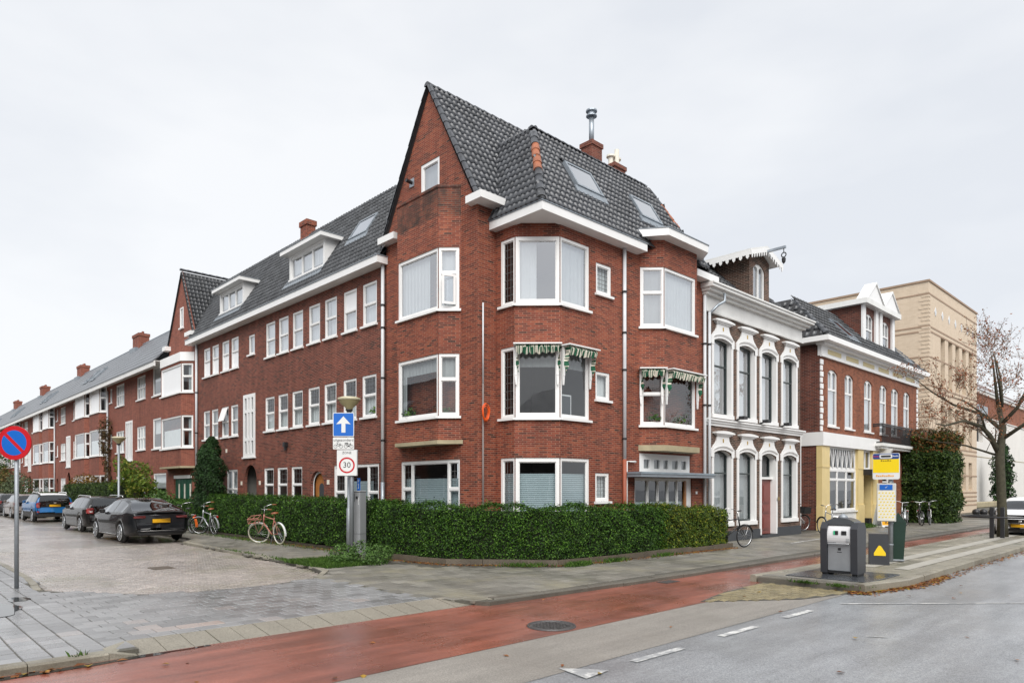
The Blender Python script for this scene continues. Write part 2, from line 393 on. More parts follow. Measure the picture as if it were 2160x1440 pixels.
def window(parent, pl, u0, u1, z0, z1, panes=None, fw=.065, depth=-.02, sill=.06, curtain=None, lead=None, mat=None, gmat=None, proud=.0, name='window', bead=True, rise=0, sillmat=None, panels=()):
    """a framed window; panes given as fractions (a,b,c,d) of the inner frame; children pane, sill, curtain, leading"""
    mat = mat or mWHITE; gmat = gmat or mGLASS
    P = panes or [(0, 1, 0, 1)]; W, H_ = u1 - u0, z1 - z0
    pr = []
    for (a, b, c, e) in P:
        A, B = u0 + fw + a * (W - 2 * fw), u0 + fw + b * (W - 2 * fw); C, E_ = z0 + fw + c * (H_ - 2 * fw), z0 + fw + e * (H_ - 2 * fw)
        k = fw * .42
        pr.append((A + (k if a > 0 else 0), B - (k if b < 1 else 0), C + (k if c > 0 else 0), E_ - (k if e < 1 else 0)))
    f = MB()
    if rise:
        holes = [q if q[3] < z1 - fw * 1.5 else (*q, rise * .8) for q in pr]
    else: holes = pr
    wall(f, pl, u0, u1, z0, z1, holes, .05, depth)
    for q, r_ in ((u0, 1), (u1, -1)): f.poly([pl.p(q, z0, depth), pl.p(q, z1, depth), pl.p(q, z1, depth - .1), pl.p(q, z0, depth - .1)])
    for q in (z0, z1): f.poly([pl.p(u0, q, depth), pl.p(u1, q, depth), pl.p(u1, q, depth - .1), pl.p(u0, q, depth - .1)])
    if bead and not rise:
        for (a, b, c, e) in pr:
            k = .022
            for (x0, x1, y0, y1) in ((a, b, e - k, e), (a, b, c, c + k), (a, a + k, c + k, e - k), (b - k, b, c + k, e - k)): f.pbox(pl, x0, x1, y0, y1, depth - .05, depth - .022)
    w = f.build(name, mat, parent)
    for i, (a, b, c, e) in enumerate(pr):
        g = MB().pquad(pl, a, b, c, e, depth - .042)
        g.build('panel' if i in panels else 'pane', mPANEL if i in panels else gmat, w)
    if sill:
        s_ = MB().pbox(pl, u0 - .05, u1 + .05, z0 - sill, z0, depth - .05, .07); s_.build('sill', sillmat or mat, w)
    if curtain:
        for cu in (curtain if isinstance(curtain, list) else [curtain]):
            m, a, b, c, e = cu[:5]; hz = len(cu) > 5
            cm = MB(); wavy(cm, pl, u0 + W * a, u0 + W * b, z0 + H_ * c, z0 + H_ * e, depth - .13, .004 if hz else .014, .05 if hz else .15, hz); cm.build('blind' if hz else 'curtain', m, w, smooth=not hz)
    if lead:
        lm = MB()
        for pi, nu, nz in lead:
            a, b, c, e = pr[pi]
            for i in range(1, nu): u = a + (b - a) * i / nu; lm.pbox(pl, u - .0045, u + .0045, c, e, depth - .041, depth - .034)
            for i in range(1, nz): z = c + (e - c) * i / nz; lm.pbox(pl, a, b, z - .0045, z + .0045, depth - .041, depth - .034)
        lm.build('leading', mLEADING, w)
    return w
SASH = [(0, 1, 0, .5), (0, 1, .5, 1)]
def tile_mesh(name, w_, h_, mat, amp=.042):
    mb = MB(); prof = []
    for i in range(8):
        t = i / 7; q = (t - .02) / .56; prof.append((t * w_ * 1.04, (amp * math.sin(math.pi * q) ** .8 if 0 < q < 1 else 0.) ))
    hh = h_ * 1.1
    for (x, z) in prof: mb.v += [(x, 0, z * 1.08 + .013), (x, hh, z * .95), (x, .0, z * .75)]
    for i in range(7):
        a, b = 3 * i, 3 * i + 3
        mb.f += [(a, b, b + 1, a + 1), (a + 2, b + 2, b, a)]
    mb.f += [(0, 1, 2)]
    me = mb.mesh(name); me.materials.append(mat)
    for i, p in enumerate(me.polygons): p.use_smooth = (i % 2 == 0)
    return me
def in_poly(x, y, P):
    c = False; j = len(P) - 1
    for i in range(len(P)):
        if (P[i][1] > y) != (P[j][1] > y) and x < (P[j][0] - P[i][0]) * (y - P[i][1]) / (P[j][1] - P[i][1]) + P[i][0]: c = not c
        j = i
    return c
CAMP = Vector((0, 0, 1.7))
def roof(parent, O, e, s_, outline, tmesh, tw, th, nparts, name='roof', holes=(), worn=None):
    """one roof slope: deck plus laid tiles. O eave corner, e along the eave, s_ up the slope; outline in (e,s) metres"""
    O = Vector(O); e = Vector(e).normalized(); s_ = Vector(s_).normalized(); n = e.cross(s_)
    if n.z < 0: n = -n
    dk = MB().poly([O + e * a + s_ * b for a, b in outline]); d2 = [O + e * a + s_ * b - n * .08 for a, b in outline]; dk.poly(d2[::-1])
    dk.build(name, mDECK, parent); deck = bpy.data.objects[-1] if False else None
    rt = [o for o in parent.children if o.name.split('.')[0] == name][-1]
    ys = [b for a, b in outline]; xs = [a for a, b in outline]; T = []
    b = min(ys)
    while b < max(ys) - .05:
        a = min(xs) + (0)
        while a < max(xs):
            cx, cy = a + tw / 2, b + th / 2
            if in_poly(cx, cy, outline) and not any(h[0] < cx < h[1] and h[2] < cy < h[3] for h in holes): T.append((a, b))
            a += tw
        b += th
    flip = e.cross(s_).z < 0
    rot = Matrix((((-e if flip else e).x, s_.x, n.x, 0), ((-e if flip else e).y, s_.y, n.y, 0), ((-e if flip else e).z, s_.z, n.z, 0), (0, 0, 0, 1)))
    P = [(O + e * (a + (tw if flip else 0)) + s_ * b + n * (.012 + random.uniform(0, .008)), a, b) for a, b in T]
    P.sort(key=lambda q: (q[0] - CAMP).length)
    for p, a, b in P[:nparts]:
        inst(tmesh, 'roof_tile', p, rt, rot @ Matrix.Rotation(random.uniform(-.02, .02), 4, 'Z'))
    rest = P[nparts:]
    if rest:
        bv = np.array([v.co for v in tmesh.vertices]); F = [tuple(p.vertices) for p in tmesh.polygons if len(p.vertices) == 4]
        Rm = np.array(rot)[:3, :3]; bw = bv @ Rm.T; V = []; FF = []
        Fa = np.array(F)
        for i, (p, a, b) in enumerate(rest): V.append(bw + np.array(p)); FF.append(Fa + i * len(bv))
        o = fastmesh('roof_tiles', np.concatenate(V), np.concatenate(FF), tmesh.materials[0], parent=rt, kind='stuff'); OFF[o.name] = OFF[rt.name]
        for i, pp in enumerate(o.data.polygons): pp.use_smooth = (i % 14) % 2 == 0
    return rt
def ridge(parent, A, B, r=.09, L_=.3, mat=None, mats=None, name='ridge_tile'):
    """row of overlapping half-round ridge tiles from A to B"""
    A, B = Vector(A), Vector(B); d = (B - A); n = max(1, int(d.length / L_)); d.normalize(); up = Vector((0, 0, 1)); side = d.cross(up).normalized(); up = side.cross(d).normalized()
    mb = MB(); k = 7
    for (x, rr) in ((0, r * 1.12), (L_ * 1.12, r * .92)):
        for j in range(k): t = math.pi * j / (k - 1); mb.v.append((x, math.cos(t) * rr, math.sin(t) * rr * .9))
    for j in range(k - 1): mb.f.append((j, j + 1, k + j + 1, k + j))
    mb.f.append(tuple(range(k)))
    me = mb.mesh('ridge_tile'); me.materials.append(mat or mTILE)
    for p in me.polygons: p.use_smooth = len(p.vertices) == 4
    rot = Matrix(((d.x, side.x, up.x, 0), (d.y, side.y, up.y, 0), (d.z, side.z, up.z, 0), (0, 0, 0, 1)))
    alt = {}
    for i in range(n):
        m = mats[i % len(mats)] if mats else None
        q = me
        if m is not None:
            if m.name not in alt: alt[m.name] = me.copy(); alt[m.name].materials[0] = m
            q = alt[m.name]
        inst(q, name, A + d * (i * L_), parent, rot @ Matrix.Rotation(random.uniform(-.03, .03), 4, 'Z'))
def downpipe(parent, x, y, z0, z1, r=.045, mat=None, brackets=(), lower=None):
    p = MB().tube([(x, y, z0), (x, y, z1)], r, 10).build('downpipe', mat or mZINCL, parent, True)
    for b in brackets: MB().tube([(x, y, b - .025), (x, y, b + .025)], r * 1.35, 10).build('pipe_collar', mBLACK, p)
    if lower: MB().tube([(x, y, lower[0]), (x, y, z0)], r * 1.15, 10).build('pipe_boot', lower[1], p, True)
    return p
def skylight(parent, O, e, s_, a0, a1, b0, b1):
    O = Vector(O); e = Vector(e).normalized(); s_ = Vector(s_).normalized(); n = e.cross(s_)
    if n.z < 0: n = -n
    Q = lambda a, b, k: O + e * a + s_ * b + n * k
    f = MB()
    for (x0, x1, y0, y1) in ((a0, a1, b0, b0 + .07), (a0, a1, b1 - .07, b1), (a0, a0 + .06, b0 + .07, b1 - .07), (a1 - .06, a1, b0 + .07, b1 - .07)):
        f.hexa([Q(x0, y0, -.02), Q(x1, y0, -.02), Q(x1, y1, -.02), Q(x0, y1, -.02), Q(x0, y0, .1), Q(x1, y0, .1), Q(x1, y1, .1), Q(x0, y1, .1)])
    w_ = f.build('skylight', mLEAD, parent)
    MB().poly([Q(a0 + .06, b0 + .07, .085), Q(a1 - .06, b0 + .07, .085), Q(a1 - .06, b1 - .07, .085), Q(a0 + .06, b1 - .07, .085)]).build('pane', mSKYG, w_)
    MB().hexa([Q(a0 - .1, b0 - .22, .02), Q(a1 + .1, b0 - .22, .02), Q(a1 + .1, b0, .03), Q(a0 - .1, b0, .03), Q(a0 - .1, b0 - .22, .055), Q(a1 + .1, b0 - .22, .055), Q(a1 + .1, b0, .07), Q(a0 - .1, b0, .07)]).build('flashing', mLEAD, w_)
    MB().poly([Q(a0, b0, -.06), Q(a1, b0, -.06), Q(a1, b1, -.06), Q(a0, b1, -.06)]).build('blind', mCURT, w_)
mSKYG = glass('skylight_glass', .55, (.8, .83, .85), .02)
# ------------------------------------------------------------------ ground
def wet(name, col, var=.2, scale=2., rlo=.25, rhi=.6, fine=180., fvar=.25, bump=.25, island=0., puddle=(.38, .6), second=None, sscale=.7, agg=0., streak=0.):
    m, t, b = nodes(name)
    n1 = noise(t, scale, 5, .6, 'World'); rp = ramp(t, [(.28, mulc(col, 1 - var)), (.72, mulc(col, 1 + var))]); t.links.new(n1, rp.inputs[0]); c = rp.outputs[0]
    n2 = noise(t, fine, 2, .6, 'World'); r2 = ramp(t, [(.3, (1 - fvar,) * 3), (.7, (1 + fvar,) * 3)]); t.links.new(n2, r2.inputs[0]); c = mixc(t, 1., c, r2.outputs[0], 'MULTIPLY')
    if island:
        g = N(t, 'ShaderNodeNewGeometry'); r3 = ramp(t, [(0, (1 - island,) * 3), (.85, (1, 1, 1)), (1, (1 + island * .8,) * 3)]); t.links.new(g.outputs['Random Per Island'], r3.inputs[0]); c = mixc(t, 1., c, r3.outputs[0], 'MULTIPLY')
    if agg:
        n6 = noise(t, 55, 3, .75, 'World'); r6 = ramp(t, [(.36, (1 - agg,) * 3), (.5, (1, 1, 1)), (.66, (1 + agg,) * 3)]); t.links.new(n6, r6.inputs[0]); c = mixc(t, 1., c, r6.outputs[0], 'MULTIPLY')
    if streak:
        n7 = noise(t, 1.0, 6, .7, 'World', (.35, 2.2, 1)); r7 = ramp(t, [(.4, (1 - streak,) * 3), (.62, (1.06,) * 3)]); t.links.new(n7, r7.inputs[0]); c = mixc(t, 1., c, r7.outputs[0], 'MULTIPLY')
    if second:
        n5 = noise(t, sscale, 6, .65, 'World'); r5 = ramp(t, [(.5 if sscale < 5 else .42, (0, 0, 0)), (.68 if sscale < 5 else .55, (.8,) * 3)]); t.links.new(n5, r5.inputs[0]); c = mixc(t, r5.outputs[0], c, second)
    t.links.new(c, b.inputs['Base Color'])
    n3 = noise(t, .55, 5, .62, 'World', (1, .6, 1)); r4 = ramp(t, [(puddle[0], (rlo,) * 3), (puddle[1], (rhi,) * 3)]); t.links.new(n3, r4.inputs[0]); t.links.new(r4.outputs[0], b.inputs['Roughness'])
    b.inputs['Specular IOR Level'].default_value = .5
    bn = N(t, 'ShaderNodeBump'); bn.inputs['Strength'].default_value = bump; bn.inputs['Distance'].default_value = .006; t.links.new(n2, bn.inputs['Height']); t.links.new(bn.outputs[0], b.inputs['Normal'])
    return m
gASPH = wet('asphalt', (.265, .276, .29), .12, .8, .28, .5, 120, .4, .4, agg=.3, streak=.22)
gLAY = wet('light_asphalt', (.25, .232, .208), .1, .8, .4, .65, 130, .35, .3, agg=.25, streak=.15)
gRED = wet('red_asphalt', (.285, .097, .066), .25, .7, .14, .5, 140, .25, .2, puddle=(.4, .62), agg=.2, streak=.4)
gSLAB = wet('paving_slab', (.245, .247, .25), .12, 1.2, .22, .5, 90, .25, .15, island=.3)
gSLABO = wet('old_paving', (.2, .19, .165), .2, .9, .3, .6, 90, .25, .25, island=.3, second=(.25, .23, .165), sscale=.8)
gSLABI = wet('island_paving', (.27, .25, .2), .2, 1.2, .25, .55, 90, .25, .25, island=.3, second=(.1, .1, .06))
gRAMP = wet('ramp_stone', (.235, .215, .175), .12, 1.5, .4, .7, 70, .4, .4, island=.12)
gKERB = wet('kerb_stone', (.27, .25, .2), .2, 1.5, .4, .75, 80, .3, .4, island=.2, second=(.1, .085, .06))
gKERBD = wet('kerb_stone_dark', (.12, .11, .09), .25, 1.5, .4, .75, 80, .3, .4, island=.2)
gBRICKR = wet('road_brick', (.36, .315, .28), .15, .5, .14, .34, 60, .25, .2, island=.3, second=(.2, .19, .11), sscale=.35)
gJOINT = wet('joint_sand', (.085, .08, .065), .3, 2, .5, .8, 60, .3, .2)
gCOB = wet('island_cobble', (.24, .2, .11), .2, 1.5, .3, .6, 80, .3, .3, island=.35)
gPAINT = wet('road_paint', (.62, .62, .6), .12, 5, .4, .6, 100, .2, .2, second=(.24, .25, .262), sscale=7)
gSTEEL = wet('steel_plate', (.05, .055, .062), .2, 2, .18, .4, 90, .2, .2)
gGRASS = foliage('grass_blade', (.03, .075, .012), (.1, .19, .03), .6, .2)
gSOIL = M('soil', (.045, .036, .022), .9, .3, 5, bump=.5)
ZR = -.08
def sheet(name, pts, z, mat, kind='structure'):
    o = MB().poly([(x, y, z) for x, y in pts]).build(name, mat); o['kind'] = kind; return o
sheet('ground', [(-400, -400), (700, -400), (700, 700), (-400, 700)], -.14, gASPH)
road = sheet('main_road', [(-60, -14), (220, -14), (220, 4.52), (-60, 4.52)], ZR, gASPH)
sheet('parking_lane', [(-60, 4.46), (220, 4.5), (220, 5.75), (-60, 5.75)], ZR + .004, gLAY)
sheet('cycle_path', [(-60, 5.7), (12.3, 5.68), (14.2, 6.12), (220, 6.12), (220, 7.8), (12, 7.75), (6.9, 8.0), (2.2, 8.05), (-60, 8.05)], ZR + .008, gRED)
pavb = MB()
# solid pavement bodies (top slightly below the slabs laid on them)
pave = MB().extr([(6.95, 7.75), (12, 7.6), (60, 7.55), (120, 7.5), (120, 30), (9.0, 30), (8.55, 26), (8.45, 24.4), (7.68, 23.4), (7.3, 14.2), (6.9, 12.7), (6.5, 12.2), (6.5, 8.6)], -.14, -.012).build('corner_pavement', gJOINT); pave['kind'] = 'structure'
pav2 = MB().extr([(2.2, 8.55), (6.5, 8.6), (6.5, 12.2), (5.4, 11.9), (4.23, 11.85), (3.4, 12.2), (2.7, 13.1), (2.2, 14)], -.14, -.012).build('crossing_pavement', gJOINT); pav2['kind'] = 'structure'
pav3 = MB().extr([(-60, 8.1), (2.2, 8.1), (2.2, 14), (2.46, 16), (2.5, 100), (-60, 100)], -.14, -.012).build('side_pavement', gJOINT); pav3['kind'] = 'structure'
pav4 = MB().extr([(8.55, 26), (10.5, 26), (10.5, 110), (8.6, 110)], -.14, -.006).build('side_footpath', gSLABO); pav4['kind'] = 'structure'
def slabmesh(a, b, h=.05, g=.006):
    return MB().bbox(g, a - g, g, b - g, -h, 0, .006)
def lay(name, parent, region, ox, oy, a, b, mat, nparts, along='x', holes=None, zj=.003, tone=None, mat2=None, g=.006):
    """half-bond paving: rows along x (or y); nearest pieces are objects, the rest one joined part"""
    xs = [p[0] for p in region]; ys = [p[1] for p in region]; T = []
    if along == 'x':
        r = 0; y = oy
        while y < max(ys):
            x = ox - (a / 2 if r % 2 else 0)
            while x < max(xs):
                if in_poly(x + a / 2, y + b / 2, region): T.append((x, y))
                x += a
            y += b; r += 1
    else:
        r = 0; x = ox
        while x < max(xs):
            y = oy - (b / 2 if r % 2 else 0)
            while y < max(ys):
                if in_poly(x + a / 2, y + b / 2, region): T.append((x, y))
                y += b
            x += a; r += 1
    T = [(x, y) for x, y in T if .69 * x + .72 * y > 2]
    T.sort(key=lambda p: (p[0]) ** 2 + p[1] ** 2)
    sm = slabmesh(a, b, .05, g); me = sm.mesh(name); me.materials.append(mat)
    for x, y in T[:nparts]:
        inst(me, name, Vector((x, y, random.uniform(-zj, zj * .6))), parent, Matrix.Rotation(random.uniform(-.012, .012), 4, 'X'))
    rest = T[nparts:]
    if rest:
        bv = np.array(sm.v); Q = [f for f in sm.f if len(f) == 4]; Fa = np.array(Q)
        off = np.array([[x, y, random.uniform(-zj, zj * .6)] for x, y in rest])
        V = (bv[None] + off[:, None]).reshape(-1, 3); F = (Fa[None] + (np.arange(len(rest)) * len(bv))[:, None, None]).reshape(-1, 4)
        fastmesh(name + '_field', V, F, mat2 or mat, parent, 'stuff')
# individual slabs carry their tone per object
def tone_obj(m, k=.3):
    t = m.node_tree; oi = N(t, 'ShaderNodeObjectInfo'); b = t.nodes['Principled BSDF']; src = b.inputs['Base Color'].links[0].from_socket
    r = ramp(t, [(0, (1 - k,) * 3), (.5, (1, 1, 1)), (.93, (1.15,) * 3), (1, (1.5, 1.2, 1.05))]); t.links.new(oi.outputs['Random'], r.inputs[0])
    t.links.new(mixc(t, 1., src, r.outputs[0], 'MULTIPLY'), b.inputs['Base Color'])
gSLAB2 = wet('paving_slab_single', (.24, .242, .245), .1, 1.2, .2, .5, 90, .22, .15); tone_obj(gSLAB2, .28)
for _m, _c in ((gBRICKR, 1.), (gASPH, .35), (gSLAB2, .4), (gSLAB, .4), (gRED, .3)):
    _b = _m.node_tree.nodes['Principled BSDF']; _b.inputs['Coat Weight'].default_value = _c; _b.inputs['Coat Roughness'].default_value = .38 if _c == 1. else .25; _b.inputs['Coat IOR'].default_value = 1.9 if _c == 1. else 1.5    # film of rain water
lay('paving_slab', pav3, [(-3, 8.2), (2.2, 8.2), (2.2, 14), (2.44, 16), (2.44, 30), (-3, 30)], -3.05, 8.2, .25, .25, gSLAB2, 150, 'y', mat2=gSLAB)
lay('paving_slab', pav2, [(2.2, 8.56), (6.5, 8.6), (6.5, 12.15), (5.4, 11.85), (4.23, 11.8), (3.4, 12.15), (2.7, 13.05), (2.2, 13.9)], 2.2, 8.58, .27, .25, gSLAB2, 150, 'x', mat2=gSLAB)
lay('paving_slab', pave, [(6.5, 8.6), (6.95, 8.1), (7, 7.9), (12, 7.78), (45, 7.72), (45, 10.2), (26, 11.2), (19, 11.3), (18.9, 9.9), (11, 9.95), (9.1, 12), (8.6, 13.6), (7.3, 13.4), (6.9, 12.6), (6.5, 12.15)], 6.5, 7.95, .3, .3, gSLABO, 0, 'x', g=.003, zj=.0015)
lay('paving_slab', pave, [(7.3, 13.4), (9.5, 13.4), (9.7, 30), (8.6, 28), (8.5, 24.6), (7.75, 23.4)], 7.35, 13.4, .3, .3, gSLABO, 0, 'x', g=.003, zj=.0015)
# ramp stones of the raised crossing
rm = MB(); g_ = .005
rw = MB().hexa([(g_, 0, -.12), (.29 - g_, 0, -.12), (.29 - g_, .52, -.12), (g_, .52, -.12), (g_, 0, -.075), (.29 - g_, 0, -.075), (.29 - g_, .52, -.001), (g_, .52, -.001)])
me = rw.mesh('ramp_stone'); me.materials.append(gRAMP)
ramp_o = MB().extr([(2.1, 8.06), (6.95, 8.06), (6.95, 8.55), (2.1, 8.55)], -.14, -.09).build('crossing_ramp', gJOINT); ramp_o['kind'] = 'structure'
for i in range(16): inst(me, 'ramp_stone', Vector((2.18 + i * .29, 8.035, random.uniform(-.003, .003))), ramp_o)
MB().hexa([(6.83, 8.03, -.12), (7.15, 7.9, -.12), (7.15, 8.3, -.12), (6.83, 8.55, -.12), (6.83, 8.03, -.072), (7.15, 7.9, -.0), (7.15, 8.3, .002), (6.83, 8.55, .002)]).build('ramp_end_stone', gKERB, ramp_o)
MB().hexa([(1.9, 8.02, -.12), (2.17, 8.03, -.12), (2.17, 8.55, -.12), (1.9, 8.3, -.12), (1.9, 8.02, .0), (2.17, 8.03, -.07), (2.17, 8.55, .002), (1.9, 8.3, .002)]).build('ramp_end_stone', gKERB, ramp_o)
# kerbs: one stone after another along a line
def kerb(name, pts, w_, h0, h1, mat, L_=.9, parent=None):
    k = MB().poly([(p[0], p[1], -.135) for p in pts] + [(p[0], p[1] + .01, -.135) for p in pts[::-1]]).build(name, gJOINT); k['kind'] = 'structure'
    for (a, b) in zip(pts, pts[1:]):
        A, B = Vector((*a, 0)), Vector((*b, 0)); d = B - A; ln = d.length; d.normalize(); nn = Vector((-d.y, d.x, 0)); n = max(1, round(ln / L_)); st = ln / n
        for i in range(n):
            j = random.uniform(-.006, .006); s0 = A + d * (i * st + .004) + nn * j; s1 = A + d * ((i + 1) * st - .004) + nn * j; z = h1 + random.uniform(-.006, .004); c = .02
            m_ = MB()
            lo = [s0, s1, s1 + nn * w_, s0 + nn * w_]; m_.hexa([Vector((p.x, p.y, h0)) for p in lo] + [Vector((p.x, p.y, z - c)) for p in lo])
            hi = [s0 + nn * c, s1 + nn * c, s1 + nn * w_, s0 + nn * w_]; i0 = len(m_.v); m_.v += [(p.x, p.y, z) for p in hi]; m_.f.pop(1)
            m_.f += [(4, 5, i0 + 1, i0), (i0, i0 + 1, i0 + 2, i0 + 3), (5, 6, i0 + 2, i0 + 1), (7, 4, i0, i0 + 3), (6, 7, i0 + 3, i0 + 2)]
            m_.build('kerb_stone', mat, k)
    return k
kerb('street_kerb', [(7.15, 7.86), (9.2, 7.68), (12, 7.55), (20, 7.5), (34, 7.45), (60, 7.4)], .17, -.13, .004, gKERBD)
kerb('corner_kerb', [(-3, 8.0), (1.9, 8.02)], .17, -.13, .008, gKERB, .7)
kerb('side_kerb', [(8.5, 60), (8.45, 26), (8.4, 24.4), (7.66, 23.4), (7.32, 14.2), (7.05, 13.1), (6.5, 12.35)], .13, -.13, .006, gKERB, .8)
kerb('far_side_kerb', [(2.3, 13.9), (2.46, 16), (2.5, 32)], .13, -.13, .006, gKERB, .8)
# brick road of the side street
br = sheet('side_street', [(2.3, 11.5), (7.5, 11.5), (7.8, 120), (2.5, 120)], ZR - .012, gJOINT)
sheet('far_brick_road', [(2.5, 24), (7.8, 23.5), (8.45, 24.5), (8.5, 120), (2.5, 120)], ZR + .0, gBRICKR).name = 'far_side_street'
lay('road_brick', br, [(2.5, 14), (2.75, 13.2), (3.45, 12.3), (4.25, 11.95), (5.4, 12.0), (6.5, 12.35), (7.0, 13.1), (7.3, 14.2), (7.6, 23.2), (7.6, 24), (2.5, 24)], 2.5, 11.9, .2, .1, gBRICKR, 0, 'x', zj=.004)
for o in br.children: o.location.z = ZR + .004
sl = MB().extr([(4.75, 16.35), (5.2, 16.35), (5.2, 16.9), (4.75, 16.9)], ZR, ZR + .012).build('manhole_cover', M('rusty_iron', (.09, .07, .05), .5, .3, 9)); tag(sl, 'small rusty drain cover set in the brick side street', 'drain cover')
# street island with bus stop
isl = MB().extr([(12.5, 4.42), (13.9, 4.1), (120, 4.2), (120, 6.12), (14.2, 6.14), (12.5, 6.2)], -.14, .045).build('bus_stop_island', gSLABI); isl['kind'] = 'structure'
lay('paving_slab', isl, [(14.6, 4.4), (40, 4.5), (40, 5.95), (14.6, 5.95)], 14.6, 4.45, .3, .3, gSLABI, 0)
for o in isl.children: o.location.z = .052
kerb('island_kerb', [(120, 6.2), (40, 6.2), (14.2, 6.16), (12.44, 6.25)][::-1], .12, -.13, .055, gKERB, 1.)
kerb('island_road_kerb', [(12.48, 4.3), (13.9, 4.02), (40, 4.1), (120, 4.1)], .16, -.13, .062, gKERB, .9)
kerb('island_end_kerb', [(12.44, 6.2), (12.48, 4.4)], .12, -.13, .05, gKERBD, .9)
pt = MB().bbox(12.86, 14.5, 4.36, 5.86, .046, .066, .006).build('container_base_plate', gSTEEL); tag(pt, 'dark wet steel plate around the foot of the waste container', 'steel plate')
for i in range(5):
    MB().hexa([(12.56, 4.5 + i * .34, .045), (12.8, 4.5 + i * .34, .045), (12.8, 4.82 + i * .34, .045), (12.56, 4.82 + i * .34, .045), (12.56, 4.5 + i * .34, .056), (12.8, 4.5 + i * .34, .056), (12.8, 4.82 + i * .34, .056), (12.56, 4.82 + i * .34, .056)]).build('paving_slab', gSLABO, isl)
# cobbled gore in front of the island
cob = sheet('cobble_gore', [(9.6, 5.75), (11.0, 4.75), (12.44, 4.4), (12.44, 6.1), (10.8, 6.0)], ZR + .012, gJOINT)
lay('cobble', cob, [(9.7, 5.7), (11.0, 4.8), (12.4, 4.45), (12.4, 6.05), (10.8, 5.95)], 9.6, 4.4, .16, .11, gCOB, 0)
for o in cob.children: o.location.z = ZR + .02
# rain water standing by the kerb and on the slabs
mWATER = M('rain_water', (.02, .02, .02), .03, .1, 1, spec=.6)
def puddle(pts, z):
    P = []
    for i in range(len(pts)):
        a, b = Vector((*pts[i], 0)), Vector((*pts[(i + 1) % len(pts)], 0))
        for k in range(5): q = a.lerp(b, k / 5); P.append((q.x + random.uniform(-.02, .02), q.y + random.uniform(-.02, .02)))
    return sheet('puddle', P, z, mWATER)
puddle([(-1.5, 7.78), (.6, 7.8), (1.5, 7.86), (2.2, 7.9), (2.9, 7.98), (2.9, 8.03), (2.1, 8.02), (1.9, 7.99), (-1.5, 7.98)], ZR + .011)
def blob(cx, cy, rx, ry, ph):
    return sheet('puddle', [(cx + rx * math.cos(t) * (1 + .18 * math.sin(3 * t + ph) + .08 * math.sin(7 * t + 2 * ph)), cy + ry * math.sin(t) * (1 + .15 * math.sin(2 * t + ph) + .07 * math.sin(5 * t))) for t in [2 * math.pi * i / 48 for i in range(48)]], .0045, mWATER)
blob(1.35, 11.9, .33, .75, .4); blob(1.8, 12.9, .14, .3, 1.7)
# painted marks
zp = ZR + .008
for a in ((5.79, 6.68), (7.55, 8.42), (9.27, 10.1)): sheet('lane_dash', [(a[0], 4.19), (a[1], 4.17), (a[1], 4.27), (a[0], 4.29)], zp, gPAINT)
sheet('give_way_triangle', [(5.03, 4.6), (4.94, 4.15), (5.33, 4.19)], zp + .002, gPAINT)
sheet('stop_line', [(11.05, 4.17), (13.22, 2.18), (18, -2.2), (18, -2.3), (13.2, 2.13), (11.0, 4.13)], zp, gPAINT)
sheet('faded_line', [(8.8, 3.02), (8.83, 3.03), (8.95, 2.82), (8.91, 2.81)], zp, gPAINT)
sheet('white_path_line', [(21.2, 9.45), (24.5, 9.6), (24.5, 9.7), (21.2, 9.55)], .006, gPAINT)
for y0, y1 in ((4.5, 4.78), (5.15, 5.45)): sheet('tactile_line', [(15.5, y0), (40, y0), (40, y1), (15.5, y1)], .058, M('pale_slab', (.4, .385, .34), .5, .12, 3, dirt=.3))
# manhole on the cycle path
mh = empty('manhole_cover', (6.5, 6.05, ZR), 'round cast iron manhole cover on the red cycle path', 'manhole cover')
mIRON = M('cast_iron', (.06, .058, .058), .4, .25, 12, bump=.6, bscale=60)
d_ = MB(); n = 26
d_.poly([(6.5 + .28 * math.cos(2 * math.pi * i / n), 6.05 + .28 * math.sin(2 * math.pi * i / n), ZR + .016) for i in range(n)])
d_.build('cover', mIRON, mh); MB().ring((6.5, 6.05, ZR + .012), (0, 0, 1), .3, .02, 28, 6).build('rim', mIRON, mh)
rb = MB()
for i in range(-4, 5):
    for j in range(-4, 5):
        if i * i + j * j < 15: x, y = 6.5 + i * .06, 6.05 + j * .06; rb.box(x - .02, x + .02, y - .02, y + .02, ZR + .016, ZR + .022)
rb.build('tread', mIRON, mh, kind='stuff')
gd = MB().box(11.0, 11.45, 7.28, 7.52, ZR + .01, ZR + .016).build('kerb_drain', mIRON); tag(gd, 'dark kerb drain beside the street kerb at the red path', 'drain')
# ------------------------------------------------------------------ corner house
TW, TH = .172, .23
tile = tile_mesh('roof_tile', TW, TH, mTILE); tileB = tile_mesh('roof_tile_worn', TW, TH, mTILEB)
XF, YR, XB, YW = 11.06, 12.78, 11.67, 11.3
H1 = empty('corner_house', (XF, YR, 0), 'three storey red brick corner house with tall pointed gable, bay windows and dark tiled roof', 'house')
sA = Pl((XF, 0), (0, 1), (-1, 0))                # side street facade, u = Y
sS = Pl((0, YW), (1, 0), (0, -1))                # street facade, u = X
c45 = (1 / math.sqrt(2), -1 / math.sqrt(2)); n45 = (-1 / math.sqrt(2), -1 / math.sqrt(2))
